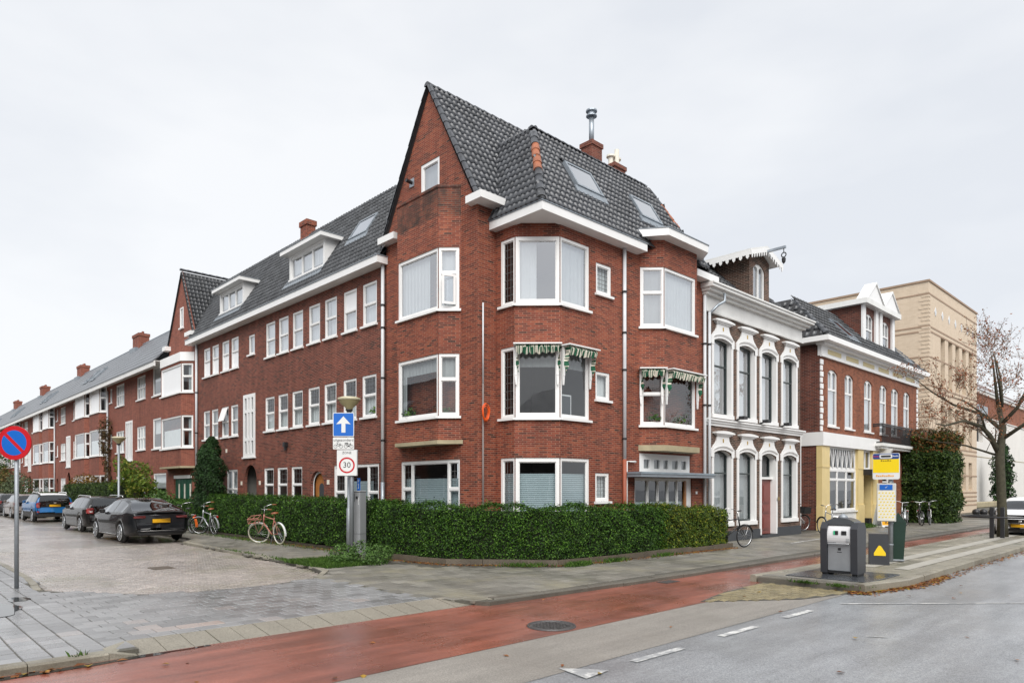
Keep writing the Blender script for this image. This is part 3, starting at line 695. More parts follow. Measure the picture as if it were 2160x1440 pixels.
# side gable wall
gw = MB(); gwin = (13.46, 16.05, .75, 2.46)
wall(gw, sA, YR, 16.79, 0, 8.95, [gwin])
gR = lambda z: YR + (z - 8.95) * 1.95 / 3.55
gL = lambda z: 16.79 - (z - 8.95) * 2.06 / 3.55
for q in ([(YR, 8.95), (16.79, 8.95), (gL(9.3), 9.3), (gR(9.3), 9.3)], [(gR(9.3), 9.3), (14.3, 9.3), (14.3, 10.44), (gR(10.44), 10.44)], [(15.12, 9.3), (gL(9.3), 9.3), (gL(10.44), 10.44), (15.12, 10.44)], [(gR(10.44), 10.44), (gL(10.44), 10.44), (14.73, 12.5)]): gw.poly([sA.p(*p) for p in q])
for y in (14.3, 15.12): gw.poly([sA.p(y, 9.3), sA.p(y, 10.44), sA.p(y, 10.44, -.1), sA.p(y, 9.3, -.1)])
gw.poly([sA.p(YR, 8.95, -.9), sA.p(16.79, 8.95, -.9), sA.p(14.73, 12.5, -.9)])
for (a, b) in (((YR, 8.95), (14.73, 12.5)), ((14.73, 12.5), (16.79, 8.95))): gw.poly([sA.p(*a), sA.p(*b), sA.p(*b, -.3), sA.p(*a, -.3)])
# street side: recessed strip, return, chamfered corner, front
sR = Pl((0, YR), (1, 0), (0, -1)); wall(gw, sR, XF, XB, 0, 8.95)
sT = Pl((XB, 0), (0, 1), (-1, 0)); sC = Pl((XB, 12.09), c45, n45); LC = .79 * math.sqrt(2)
F3 = [(6.24, 7.89), (3.45, 5.2), (.7, 2.47)]      # sill and head of the bay windows, top to ground
wall(gw, sT, 12.09, YR, 0, 8.25, [(12.09, 12.6, a, b) for a, b in F3], .1)
wall(gw, sC, 0, LC, 0, 8.25, [(0, LC, a, b) for a, b in F3], .1)
sm = [(13.83, 14.46, 6.77, 7.57), (13.81, 14.4, 4.02, 4.75), (13.8, 14.37, 1.38, 2.12)]
ent = (15.5, 18.42, .0, 2.02); top = (15.72, 18.3, 2.16, 2.7)
wall(gw, sS, 12.46, 19.08, 0, 8.25, [(12.46, 13.56, a, b) for a, b in F3] + sm + [ent, top], .1)
# upper bay beside the white-trimmed house
b2 = [(15.72, YW), (16.21, 10.82), (17.9, 10.82), (18.38, YW)]
b2C = Pl(b2[0], c45, n45); LB2 = .49 * math.sqrt(2); b2F = Pl((0, 10.82), (1, 0), (0, -1)); b2D = Pl(b2[2], (1 / math.sqrt(2), 1 / math.sqrt(2)), (1 / math.sqrt(2), -1 / math.sqrt(2)))
BW = [(6.2, 7.86), (3.47, 4.99)]
bw_ = MB(); wall(bw_, b2C, 0, LB2, 2.92, 8.62, [(.02, LB2, a, b) for a, b in BW], .1); wall(bw_, b2F, 16.21, 17.9, 2.92, 8.62, [(16.21, 17.83, a, b) for a, b in BW], .1); wall(bw_, b2D, 0, LB2, 2.92, 8.62)
bw_.build('bay_wall', mBRICK, H1)
MB().extr([(15.66, YW - .01), (16.17, 10.75), (17.94, 10.75), (18.45, YW - .01)], 2.76, 2.918).build('bay_slab', mCONC, H1)
# bay on the side street
bA = [(XF, 13.42), (10.652, 13.83), (10.652, 15.64), (XF, 16.05)]
aC = Pl(bA[0], (-c45[0], -c45[1]), n45); LA = .408 * math.sqrt(2); aF = Pl((10.652, 0), (0, 1), (-1, 0)); aD = Pl(bA[2], (c45[0], -c45[1]), (-c45[0], -c45[1]))
AW = [(6.25, 7.82), (3.545, 5.13)]
ba = MB(); wall(ba, aC, 0, LA, 2.94, 8.6, [(.04, LA, a, b) for a, b in AW], .1); wall(ba, aF, 13.83, 15.64, 2.94, 8.6, [(13.83, 15.6, a, b) for a, b in AW], .1); wall(ba, aD, 0, LA, 2.94, 8.6)
ba.build('bay_wall', mBRICK, H1)
pp = MB(); wall(pp, aC, 0, LA, 8.6, 9.33); wall(pp, aF, 13.83, 15.64, 8.6, 9.33); wall(pp, aD, 0, LA, 8.6, 9.33)
pp.extr([(XF - .002, 13.4), (10.63, 13.82), (10.63, 15.65), (XF - .002, 16.07)], 9.33, 9.4); pp.build('bay_parapet', mBRICKG, H1)
MB().extr([(XF - .01, 13.33), (10.6, 13.8), (10.6, 15.68), (XF - .01, 16.14)], 2.84, 2.938).build('bay_slab', mCONC, H1)
gw.build('wall', mBRICK, H1)
MB().box(XF - .012, XF + .05, 12.9, 13.32, 2.96, 2.985).build('brick_ledge', mBRICKD, H1)
# rooms behind the windows
rm_ = MB(); rm_.poly([(XF + 2.6, YR + 2, 0), (XF + 2.6, 16.7, 0), (XF + 2.6, 16.7, 8.9), (XF + 2.6, YR + 2, 8.9)]); rm_.poly([(XF + 2.6, YR + 2, 0), (19, YR + 2, 0), (19, YR + 2, 8.9), (XF + 2.6, YR + 2, 8.9)])
rm_.poly([(XF + .1, 16.75, 0), (XF + 2.6, 16.75, 0), (XF + 2.6, 16.75, 8.9), (XF + .1, 16.75, 8.9)]); rm_.poly([(18.95, YW + .1, 0), (18.95, 15, 0), (18.95, 15, 8.3), (18.95, YW + .1, 8.3)]); rm_.poly([(15, YW + .2, 0), (15, 15, 0), (15, 15, 8.3), (15, YW + .2, 8.3)])
rm_.build('room_wall', mROOM, H1)
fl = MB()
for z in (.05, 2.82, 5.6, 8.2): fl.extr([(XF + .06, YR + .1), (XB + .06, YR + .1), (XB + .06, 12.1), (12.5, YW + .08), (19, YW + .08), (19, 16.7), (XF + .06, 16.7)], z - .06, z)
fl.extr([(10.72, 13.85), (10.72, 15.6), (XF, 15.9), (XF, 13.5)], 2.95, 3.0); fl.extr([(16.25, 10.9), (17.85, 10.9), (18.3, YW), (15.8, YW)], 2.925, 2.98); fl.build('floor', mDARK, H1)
# --- windows: chamfered corner bay (three lights), top and first floor
for fi, (a, b) in enumerate(F3):
    g = (mGLASSH, mGLASS, mGLASS)[fi]
    cu = [[(mCURT, .0, 1, 0, 1)], [(mCURTG, 0, 1, .72, 1)], [(mBLIND, 0, 1, 0, .78, 1)]][fi]
    window(H1, sT, 12.09, 12.6, a, b, lead=[(0, 3, 8 if fi < 2 else 4)], gmat=mGLASS, curtain=[(mCREAM, .0, .3, 0, 1)] if fi < 2 else cu, fw=.07)
    window(H1, sC, 0, LC, a, b, gmat=g, curtain=[(mCURT, 0, .48, 0, 1)] if fi == 0 else cu, fw=.1)
    window(H1, sS, 12.46, 13.56, a, b, gmat=g, curtain=[(mCURT, 0, .95, 0, 1)] if fi == 0 else (cu if fi else None), fw=.075)
for (a, b, c, e), k in zip(sm, (1, 0, 1)): window(H1, sS, a, b, c, e, lead=[(0, 4, 6)] if k else None, curtain=[(mCURT, 0, 1, 0, 1)], fw=.075)
for fi, (a, b) in enumerate(BW):
    g = (mGLASSH, mGLASS)[fi]
    window(H1, b2C, .02, LB2, a, b, [(0, 1, 0, .58), (0, 1, .58, 1)], gmat=g, fw=.075, curtain=[(mCURTG, 0, 1, 0, 1)] if fi == 0 else None)
    window(H1, b2F, 16.21, 17.83, a, b, gmat=g, fw=.075, curtain=[(mCURT, 0, 1, 0, 1)] if fi == 0 else None)
for fi, (a, b) in enumerate(AW):
    g = (mGLASSH, mGLASS)[fi]
    window(H1, aF, 13.83, 15.6, a, b, gmat=g, fw=.08, curtain=[(mCURT, .3, 1, 0, 1)] if fi == 0 else [(mCURTG, 0, 1, .74, 1), (mCURTG, .88, 1, 0, 1)])
    window(H1, aC, .04, LA, a, b, [(0, 1, 0, .6), (0, 1, .6, 1)], gmat=g, fw=.075, curtain=[(mCURT, 0, 1, 0, 1)] if fi == 0 else [(mCURTG, 0, 1, .6, 1)])
# open casement of the top side bay
oc = MB(); _u = aC.u * math.cos(R(24)) + aC.n * math.sin(R(24)); _n = aC.n * math.cos(R(24)) - aC.u * math.sin(R(24)); oP = Pl(aC.p(.13, 0, .01)[:2], _u[:2], _n[:2])
wall(oc, oP, 0, .36, 6.36, 7.12, [(.06, .3, 6.42, 7.06)], .03); oo = oc.build('open_casement', mWHITE, H1); MB().pquad(oP, .06, .3, 6.42, 7.06, -.02).build('pane', mGLASSH, oo)
# ground floor triple window on the side street
window(H1, sA, *gwin, [(0, .17, .0, .56), (0, .17, .56, 1), (.17, .83, 0, 1), (.83, 1, 0, .56), (.83, 1, .56, 1)], fw=.08, curtain=[(mBLIND, .02, .98, 0, .72, 1)], lead=[(1, 2, 3), (4, 2, 3)])
# gable window and its vent
window(H1, sA, 14.3, 15.12, 9.3, 10.44, gmat=mGLASSH, fw=.09, curtain=[(mCURTG, 0, 1, 0, 1)], depth=-.015)
v_ = MB().pbox(sA, 15.42, 15.62, 10.0, 10.22, 0, .02); v_.build('vent_plate', mZINC, H1); MB().tube([sA.p(15.52, 10.11, 0), sA.p(15.52, 10.13, .2)], .05, 10).build('flue_outlet', mBLACK, H1)
# entrance: glazed front under the canopy
eW = window(H1, sS, *ent, [(0, .22, .22, 1), (.22, .4, .22, 1), (.4, .58, .22, 1), (.58, .76, .22, 1), (.76, .93, .05, 1)], fw=.07, depth=-.04, sill=0, curtain=[(M('frosted', (.6, .7, .68), .6, .04), .03, .92, .2, .66)])
MB().pbox(sS, 18.06, 18.16, .06, 1.95, -.09, -.035).build('door_post', mWOOD, H1)
window(H1, sS, *top, [(.06, .19, .12, .78), (.26, .39, .12, .78), (.45, .56, .12, .78), (.63, .77, .12, .78), (.83, .95, .12, .78)], fw=.05, depth=-.01, sill=0, curtain=[(mCURTG, 0, 1, 0, 1)], bead=False)
MB().extr([(15.0, YW), (15.0, 10.72), (18.7, 10.72), (19.0, 10.85), (19.0, YW)], 2.03, 2.15).build('canopy', mLEAD, H1); MB().extr([(14.98, YW), (14.98, 10.7), (18.71, 10.7), (19.02, 10.84), (19.02, YW)], 2.11, 2.165).build('canopy_edge', M('canopy_zinc', (.25, .3, .34), .4, .15, 4, metal=.3), H1)
MB().tube([(15.05, YW - .06, 0), (15.05, YW - .06, 2.45), (15.45, YW - .06, 2.45)], .035, 8).build('vent_pipe', mWHITE, H1, True)
MB().pbox(sS, 18.62, 18.7, 1.55, 1.63, 0, .02).build('house_number_plate', mWHITE, H1)
# downpipes
downpipe(H1, 14.95, YW - .07, 2.5, 8.2, .05, mZINCL, (4.9, 7.0, 3.05, 5.9), (0, mRUST))
MB().tube([(11.2, YR - .05, 4.3), (11.2, YR - .05, 6.3)], .02, 8).build('conduit', mZINCL, H1, True); MB().tube([(11.2, YR - .05, 0), (11.2, YR - .05, 4.3)], .022, 8).build('conduit', M('brown_pipe', (.22, .19, .18), .5, .15), H1, True)
downpipe(H1, 19.02, YW - .08, 0, 7.7, .05, mZINCL, (2.1, 4.3, 6.2))
# --- eaves boards
MB().extr([(11.45, 12.8), (11.45, 10.95), (15.6, 10.95), (15.6, YW + .03), (12.3, YW + .03), (11.7, 11.9), (11.7, 12.8)], 8.17, 8.37).build('eaves_board', mWHITE, H1)
MB().extr([(11.43, 12.82), (11.43, 10.93), (15.62, 10.93), (15.62, 11.2), (11.8, 11.2), (11.8, 12.82)], 8.372, 8.395).build('eaves_trim', mLEAD, H1)
MB().extr([(15.35, YW + .05), (15.95, 10.5), (18.0, 10.5), (18.5, 11.0), (18.5, YW + .05)], 8.6, 8.8).build('bay_eaves_board', mWHITE, H1)
MB().extr([(15.34, YW + .06), (15.94, 10.48), (18.02, 10.48), (18.52, 10.99), (18.52, YW + .06)], 8.802, 8.825).build('bay_eaves_trim', mLEAD, H1)
MB().extr([(18.2, 10.98), (19.45, 10.98), (19.45, 11.4), (18.2, 11.4)], 8.1, 8.3).build('end_eaves_board', mWHITE, H1)
MB().extr([(10.84, 12.4), (11.66, 12.4), (11.66, YR), (XF, YR + .02), (XF, 13.0), (10.84, 12.98)], 8.72, 8.9).build('corner_eaves_board', mWHITE, H1)
MB().extr([(10.8, 16.05), (XF, 16.05), (XF, 16.85), (10.8, 16.85)], 8.68, 8.86).build('corner_eaves_board', mWHITE, H1)
# --- roofs
gs = Vector((0, 1.95, 3.55)); gl = gs.length
GO = (XF - .06, 12.68, 8.78)
roof(H1, GO, (1, 0, 0), gs, [(0, 0), (.72, 0), (1.95, 2.55), (9, 2.55), (9, 4.2), (0, 4.2)], tile, TW, TH, 110)
roof(H1, (XF - .06, 16.86, 8.86), (1, 0, 0), (0, -2.1, 3.6), [(0, 0), (3.5, 0), (3.5, 4.2), (0, 4.2)], tile, TW, TH, 0)
ws = Vector((0, 1.7, 2.81)); wl = ws.length
WO = (11.45, 10.97, 8.38)
SK = [(13.42 - 11.45, 14.5 - 11.45, 1.28, 2.2), (16.2 - 11.45, 17.25 - 11.45, 1.25, 2.12)]
roof(H1, WO, (1, 0, 0), ws, [(0, 0), (7.45, 0), (6.61, wl), (1.44, wl)], tile, TW, TH, 150, holes=[(a - .02, b + .02, c - .05, d) for a, b, c, d in SK] + [(4.0, 6.9, -1, .3)])
for a, b, c, d in SK: skylight(H1, WO, (1, 0, 0), ws, a, b, c, d)
ls = Vector((1.44, 0, 2.81)); ll = ls.length
roof(H1, (11.45, 10.97, 8.38), (0, 1, 0), ls, [(0, 0), (1.9, 0), (3.02, ll), (1.68, ll)], tile, TW, TH, 40)
roof(H1, (18.9, 10.97, 8.38), (0, 1, 0), (-.84, 0, 2.81), [(0, 0), (3.5, 0), (3.5, 2.9), (1.7, 2.9)], tile, TW, TH, 0)
MB().poly([(12.89, 12.65, 11.19), (18.06, 12.65, 11.19), (18.06, 14.05, 11.22), (12.89, 14.05, 11.22)]).build('flat_roof', mLEAD, H1)
ridge(H1, (XF - .1, 14.73, 12.42), (17, 14.73, 12.42), .1, .33)
ridge(H1, (12.8, 12.65, 11.17), (18.1, 12.65, 11.17), .075, .3)
ridge(H1, (12.89, 12.55, 11.17), (12.89, 14.0, 11.17), .06, .3)
hipM = [mTILEB, mTILE, mTILE, mTILE, mTILEO, mTILEO, mTILEO, mTILEO, mTILE, mTILE, mTILEO]
ridge(H1, (11.5, 11.02, 8.44), (12.9, 12.67, 11.2), .105, .32, mats=hipM, name='hip_tile')
ridge(H1, (18.86, 11.02, 8.44), (18.04, 12.67, 11.18), .08, .32, mats=[mTILE, mTILE, mTILE, mTILE, mTILE, mTILEO, mTILEO, mTILEO], name='hip_tile')
ridge(H1, (XF - .04, 12.7, 8.86), (XF - .04, 14.72, 12.46), .085, .29, name='verge_tile')
ridge(H1, (XF - .04, 16.9, 8.86), (XF - .04, 14.74, 12.46), .06, .29, name='verge_tile')
MB().tube([(11.66, 12.5, 8.4), (11.66, 12.4, 8.75)], .03, 8).build('overflow_pipe', mZINCL, H1)
# chimney and flue
ch = MB().box(15.36, 15.82, 12.7, 13.12, 10.6, 11.78).box(15.33, 15.85, 12.67, 13.15, 11.66, 11.79); cho = ch.build('chimney', mBRICKD, H1)
MB().box(15.33, 15.85, 12.6, 12.72, 10.7, 11.15).build('flashing', mLEAD, cho)
MB().tube([(15.58, 12.9, 11.78), (15.58, 12.9, 12.62)], .075, 12).build('flue_pipe', mZINC, cho, True)
MB().lathe([(0, .0), (.16, .0), (.16, .03), (.1, .05), (.1, .13), (.165, .14), (.165, .18), (.1, .2), (0, .2)], (15.58, 12.9, 12.6), 16).build('flue_cap', mZINC, cho)
c2 = MB().box(20.3, 20.95, 15.7, 16.3, 11, 13.75).box(20.26, 20.99, 15.66, 16.34, 13.65, 13.8).build('chimney', mBRICKD, H1)
for x in (20.45, 20.8): MB().lathe([(.09, 0), (.1, .3), (.17, .32), (.17, .38), (0, .4)], (x, 16, 13.8), 12).build('chimney_pot', mCREAM, c2)
MB().tube([(20.62, 15.85, 13.7), (20.62, 15.85, 14.4)], .09, 10).build('chimney_pot', mCREAM, c2)
# --- striped awnings, folded
mAWN = None
def stripes():
    m, t, b = nodes('awning_stripe'); uv = N(t, 'ShaderNodeUVMap'); sp = N(t, 'ShaderNodeSeparateXYZ'); t.links.new(uv.outputs[0], sp.inputs[0])
    a = N(t, 'ShaderNodeMath', operation='MULTIPLY'); a.inputs[1].default_value = 1 / .23; t.links.new(sp.outputs[0], a.inputs[0])
    f = N(t, 'ShaderNodeMath', operation='FRACT'); t.links.new(a.outputs[0], f.inputs[0]); g = N(t, 'ShaderNodeMath', operation='GREATER_THAN'); g.inputs[1].default_value = .5; t.links.new(f.outputs[0], g.inputs[0])
    t.links.new(mixc(t, g.outputs[0], (.72, .68, .58), (.012, .1, .05)), b.inputs['Base Color']); b.inputs['Roughness'].default_value = .85; return m
mAWN = stripes()
def awning(plane, u0, u1, zt, name='awning'):
    """folded window awning: head board, scalloped valance and side cheeks"""
    t = empty(name, tuple(plane.p((u0 + u1) / 2, zt, 0)), {'a': ''}.get(name, 'awning'), 'awning')
    MB().pbox(plane, u0 - .03, u1 + .03, zt, zt + .03, .01, .3).build('head_board', mWHITE, t)
    n = max(3, int((u1 - u0) / .08)); m = MB(); pr = None
    for i in range(n * 4 + 1):
        x = i / (n * 4); u = u0 + .03 + (u1 - u0 - .06) * x; d = .22 + .02 * math.sin(i * 1.3); z = zt - .17 - .06 * abs(math.sin(x * n * math.pi * .5)) - .02 * math.sin(x * 5)
        q = (plane.p(u, zt, .2), plane.p(u, zt - .07, d + .05), plane.p(u, z, d))
        if pr: m.poly([pr[0], q[0], q[1], pr[1]]); m.poly([pr[1], q[1], q[2], pr[2]])
        pr = q
    m.build('valance', mAWN, t)
    for u in (u0, u1 - .1):
        c = MB(); k = 10
        cl = [plane.p(u + .05 + .05 * math.sin(j * .9), zt - .02 - j * .07, .05 + .02 * math.sin(j)) for j in range(k)]; cr_ = [plane.p(u + .09 + .02 * math.sin(j * 1.3), zt - .02 - j * .07, .22 - .012 * j + .025 * math.sin(j * 2.1)) for j in range(k)]
        for j in range(k - 1): c.poly([cl[j], cl[j + 1], cr_[j + 1], cr_[j]])
        c.build('side_cheek', mAWNV, t)
        MB().pbox(plane, u, u + .07, zt - .72, zt, .012, .06).build('bracket', mWHITE, t); MB().pprism(plane, [(u + .0, zt - .72), (u + .07, zt - .72), (u + .05, zt - .95), (u + .02, zt - .95)], .012, .05).build('bracket_foot', mWHITE, t)
    return t
mm = mAWN.copy(); mm.name = 'awning_stripe_down'; mAWNV = mm
for n_ in mm.node_tree.nodes:
    if n_.type == 'SEPXYZ':
        for l in list(mm.node_tree.links):
            if l.from_node == n_: to = l.to_socket; mm.node_tree.links.remove(l); mm.node_tree.links.new(n_.outputs[1], to)
for pl_, a, b, z, lb in ((sC, .0, LC, 5.2, 'folded green striped awning on the angled corner light of the first floor bay'), (sS, 12.5, 13.62, 5.2, 'folded green striped awning on the street light of the first floor corner bay'),
                         (b2C, .0, LB2, 5.0, 'short folded green striped awning on the angled light of the far upper bay'), (b2F, 16.25, 17.95, 5.0, 'long folded green striped awning on the front of the far upper bay')):
    aw = awning(pl_, a, b, z); aw['label'] = lb; aw['group'] = 'striped awnings on the corner house'
# orange cable coil on the corner
hs = empty('cable_coil', (11.2, YR - .12, 3.6), 'bright orange coil of cable hanging on the wall pipe at the house corner', 'cable', local=True)
cc = MB()
for i in range(7):
    r = .12 + .012 * (i % 4); pts = []
    for j in range(25): t = 2 * math.pi * j / 24; pts.append((r * .75 * math.sin(t) + .01 * math.sin(i), -.01 * i + .01 * math.sin(j), r * 1.35 * math.cos(t) - .02 * (i % 3)))
    cc.tube(pts, .011, 6)
cc.build('coil', M('orange_plastic', (.75, .1, .01), .4, .1), hs, True)
MB().tube([(0, .06, .14), (0, -.04, .17), (0, -.05, .13)], .012, 6).build('hook', mBLACK, hs)

# ------------------------------------------------------------------ long side-street house
H2 = empty('long_brick_house', (XF, 17, 0), 'long dark brick house with rows of narrow white windows and two white dormers', 'house')
Y0, Y1 = 16.82, 32.1
T_ = [17.29, 18.41, 19.61, 20.70, 21.89, 22.98, 24.05]; L4 = [27.36, 28.32, 29.43, 30.4]
holes = [(y, y + .78, 6.58, 7.85) for y in T_] + [(25.82, 26.37, 6.9, 7.66)] + [(y, y + .74, 6.58, 7.82) for y in L4] + [(y, y + .78, 3.85, 5.1) for y in [17.32, 18.43, 19.64, 20.74, 21.92, 23.02, 24.11]]
holes += [(25.76, 26.84, 2.95, 5.38)] + [(y, y + .73, 3.85, 5.1) for y in [27.41, 28.37, 29.49, 30.44]]
holes += [(17.18, 19.79, .75, 2.45), (20.44, 21.36, 0, 2.3, .46), (21.96, 22.76, 1.23, 2.48), (23.07, 23.87, 1.23, 2.48), (24.17, 24.98, 1.23, 2.48), (25.65, 26.75, 0, 2.64, .55), (27.45, 28.58, .9, 2.49), (28.98, 29.7, 0, 2.3, .36)]
w2 = MB(); wall(w2, sA, Y0, Y1, 0, 8.3, holes, .1); w2.build('wall', mBRICKD, H2)
r2 = MB(); r2.poly([(XF + 2.5, Y0, 0), (XF + 2.5, Y1, 0), (XF + 2.5, Y1, 8.3), (XF + 2.5, Y0, 8.3)])
for y in (Y0 + .05, 20.2, 25.3, 27.1, Y1 - .05): r2.poly([(XF + .11, y, 0), (XF + 2.5, y, 0), (XF + 2.5, y, 8.3), (XF + .11, y, 8.3)])
r2.build('room_wall', mROOM, H2)
f2 = MB()
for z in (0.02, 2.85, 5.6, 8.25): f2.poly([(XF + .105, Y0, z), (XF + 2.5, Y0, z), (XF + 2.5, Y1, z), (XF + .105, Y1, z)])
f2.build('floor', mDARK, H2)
for i, h in enumerate(holes[:7]): window(H2, sA, *h, SASH, curtain=[(mCURT, 0, 1, 0, 1)], gmat=mGLASSH, panels=(1,) if i == 1 else ())
window(H2, sA, *holes[7], curtain=[(mCURT, 0, 1, 0, 1)], gmat=mGLASSH)
for h in holes[8:12]: window(H2, sA, *h, [(0, 1, 0, .56), (0, 1, .56, 1)], gmat=mGLASSH, panels=(0,), curtain=[(mCURT, 0, 1, .5, 1)])
for h in holes[12:19]: window(H2, sA, *h, [(0, 1, 0, .52), (0, 1, .52, 1)], lead=[(1, 4, 4)], curtain=[(mCURT, 0, 1, 0, .5)])
h = holes[19]; window(H2, sA, *h, [(.0, .3, 0, .25), (.35, .65, 0, .25), (.7, 1, 0, .25), (.0, .3, .25, .76), (.35, .65, .25, .76), (.7, 1, .25, .76), (.0, .3, .76, 1), (.35, .65, .76, 1), (.7, 1, .76, 1)], fw=.14, depth=.03, bead=False, curtain=[(mCURTG, 0, 1, 0, 1)])
for i, h in enumerate(holes[20:24]): window(H2, sA, *h, [(0, 1, 0, .5), (0, 1, .5, 1)], curtain=[(mCURTG, 0, 1, 0, 1)])
oh = Pl((XF - .3, 0), (0, 1), (-1, .0)); q = MB().hexa([(XF - .2, 28.45, 4.5), (XF - .2, 29.0, 4.5), (XF - .03, 29.0, 5.04), (XF - .03, 28.45, 5.04), (XF - .17, 28.45, 4.5), (XF - .17, 29, 4.5), (XF, 29, 5.05), (XF, 28.45, 5.05)]).build('open_toplight', mWHITE, H2)
window(H2, sA, *holes[24], [(0, .22, 0, .5), (0, .22, .5, 1), (.22, .76, 0, 1), (.76, 1, 0, .5), (.76, 1, .5, 1)], fw=.075, lead=[(1, 3, 3), (4, 3, 3)], curtain=[(mBLIND, .2, .78, 0, .7, 1)])
for h in holes[26:29]: window(H2, sA, *h, [(0, 1, 0, .5), (0, 1, .5, 1)], lead=[(1, 3, 3)])
window(H2, sA, *holes[30], [(0, .5, 0, .5), (.5, 1, 0, .5), (0, .5, .5, 1), (.5, 1, .5, 1)], curtain=[(mCURTG, 0, 1, 0, 1)])
for (a, b, c, e, rise), m in ((holes[25], mWOOD), (holes[29], mBRICKD), (holes[31], mBRICKD)):
    dpt = -.18 if m is mWOOD else -.6
    dd = MB(); sp = e - rise; A = arc_pts(a + .02, b - .02, sp, rise - .02, 10); dd.pprism(sA, [(a + .02, 0)] + A + [(b - .02, 0)], dpt - .05, dpt)
    do = dd.build('front_door' if m is mWOOD else 'porch_back', m if m is mWOOD else mDARK, H2)
    if m is mWOOD:
        A2 = arc_pts(a + .3, b - .3, 1.75, .15, 8); MB().pprism(sA, [(a + .3, .5)] + A2 + [(b - .3, .5)], dpt + .002, dpt + .012).build('door_pane', mDGREY, do)
        fA = arc_pts(a, b, sp, rise, 10); fi_ = arc_pts(a + .07, b - .07, sp, rise - .07, 10); fr = MB()
        for k in range(10): fr.poly([sA.p(*fA[k], -.1), sA.p(*fA[k + 1], -.1), sA.p(*fi_[k + 1], -.1), sA.p(*fi_[k], -.1)])
        for x0, x1 in ((a, a + .07), (b - .07, b)): fr.pquad(sA, x0, x1, 0, sp, -.1)
        fr.build('door_frame', mWHITE, do)
lm = MB().pbox(sA, 23.0, 23.16, 3.2, 3.36, .02, .14).pbox(sA, 23.03, 23.13, 3.08, 3.2, .04, .1).build('wall_lamp', mBLACK, H2)
for y, z in ((28.58, 3.2), (20.15, 1.85), (25.35, 1.86), (27.05, 1.86)): MB().pbox(sA, y - .07, y + .07, z, z + .15, 0, .015).build('wall_plate', mCREAM, H2)
# roof of the long house
LO = (10.76, Y0 - .6, 8.32); lsd = Vector((2.04, 0, 3.26)); lle = lsd.length
DY = [(20.73, 23.28), (27.31, 29.78)]
rb_ = (16.9 - LO[1])
def s_of(x): return (x - 10.76) / 2.04 * lle
roof(H2, LO, (0, 1, 0), lsd, [(.62, 0), (Y1 - LO[1], 0), (Y1 - LO[1] + .4, .5), (34.0 - LO[1], lle), (.0, lle), (.1, 1.6)], tileB, TW, TH, 0,
     holes=[(a - LO[1], b - LO[1], s_of(11.2), s_of(11.95)) for a, b in DY] + [(18.72 - LO[1], 19.86 - LO[1], 1.68, 2.56)])
skylight(H2, LO, (0, 1, 0), lsd, 18.74 - LO[1], 19.84 - LO[1], 1.7, 2.55)
MB().poly([(12.8, Y0 - 2, 11.58), (12.8, 36, 11.58), (15.2, 36, 8.3), (15.2, Y0 - 2, 8.3)]).build('rear_roof', mSLATE, H2)
ridge(H2, (12.8, 16.4, 11.53), (12.8, 33.5, 11.53), .09, .33)
MB().box(10.7, XF + .02, Y0 - .1, Y1 + .35, 8.16, 8.36).build('eaves_board', mWHITE, H2); MB().box(10.68, XF, Y0 - .12, Y1 + .37, 8.362, 8.385).build('eaves_trim', mLEAD, H2)
for i, (a, b) in enumerate(DY):
    d = MB(); fx = 11.24; pd = Pl((fx, 0), (0, 1), (-1, 0)); wall(d, pd, a, b, 9.0, 10.02, [(a + .1, b - .1, 9.14, 9.93)], .05)
    for y in (a, b): d.poly([(fx, y, 9.0), (fx, y, 10.02), (11.95, y, 10.02), (11.95, y, 10.0), (11.24, y, 9.0)])
    do = d.build('dormer', mWHITE, H2)
    window(do, pd, a + .1, b - .1, 9.14, 9.93, [(0, .333, 0, 1), (.333, .667, 0, 1), (.667, 1, 0, 1)], fw=.06, gmat=mGLASSH, curtain=[(mCURT, 0, 1, 0, 1)], depth=-.03)
    MB().box(10.98, 12.1, a - .22, b + .22, 10.02, 10.16).build('dormer_roof', mWHITE, do); MB().box(10.96, 12.12, a - .24, b + .24, 10.162, 10.18).build('dormer_cap', mLEAD, do)
    MB().hexa([(11.0, a - .1, 8.78), (11.0, b + .1, 8.78), (fx, b + .1, 9.12), (fx, a - .1, 9.12), (11.0, a - .1, 8.83), (11.0, b + .1, 8.83), (fx, b + .1, 9.17), (fx, a - .1, 9.17)]).build('dormer_apron', mLEAD, do)
ch = MB().box(12.62, 12.98, 24.65, 25.2, 10.8, 12.1).box(12.58, 13.02, 24.61, 25.24, 11.95, 12.15).build('chimney', mBRICK, H2); MB().lathe([(.08, 0), (.07, .12), (0, .12)], (12.8, 24.95, 12.15), 10).build('chimney_pot', mTILEO, ch)
downpipe(H2, XF - .07, 16.87, 1.9, 8.2, .05, mZINCL, (3.1, 4.9, 6.35, 7.0), (0, mZINC))
downpipe(H2, XF - .07, 31.85, 2.6, 8.2, .05, mZINCL, (4.2, 6.0))
MB().tube([(XF - .1, 16.6, 8.75), (XF - .12, 17.1, 8.5)], .03, 8).build('overflow_pipe', mWHITE, H2)
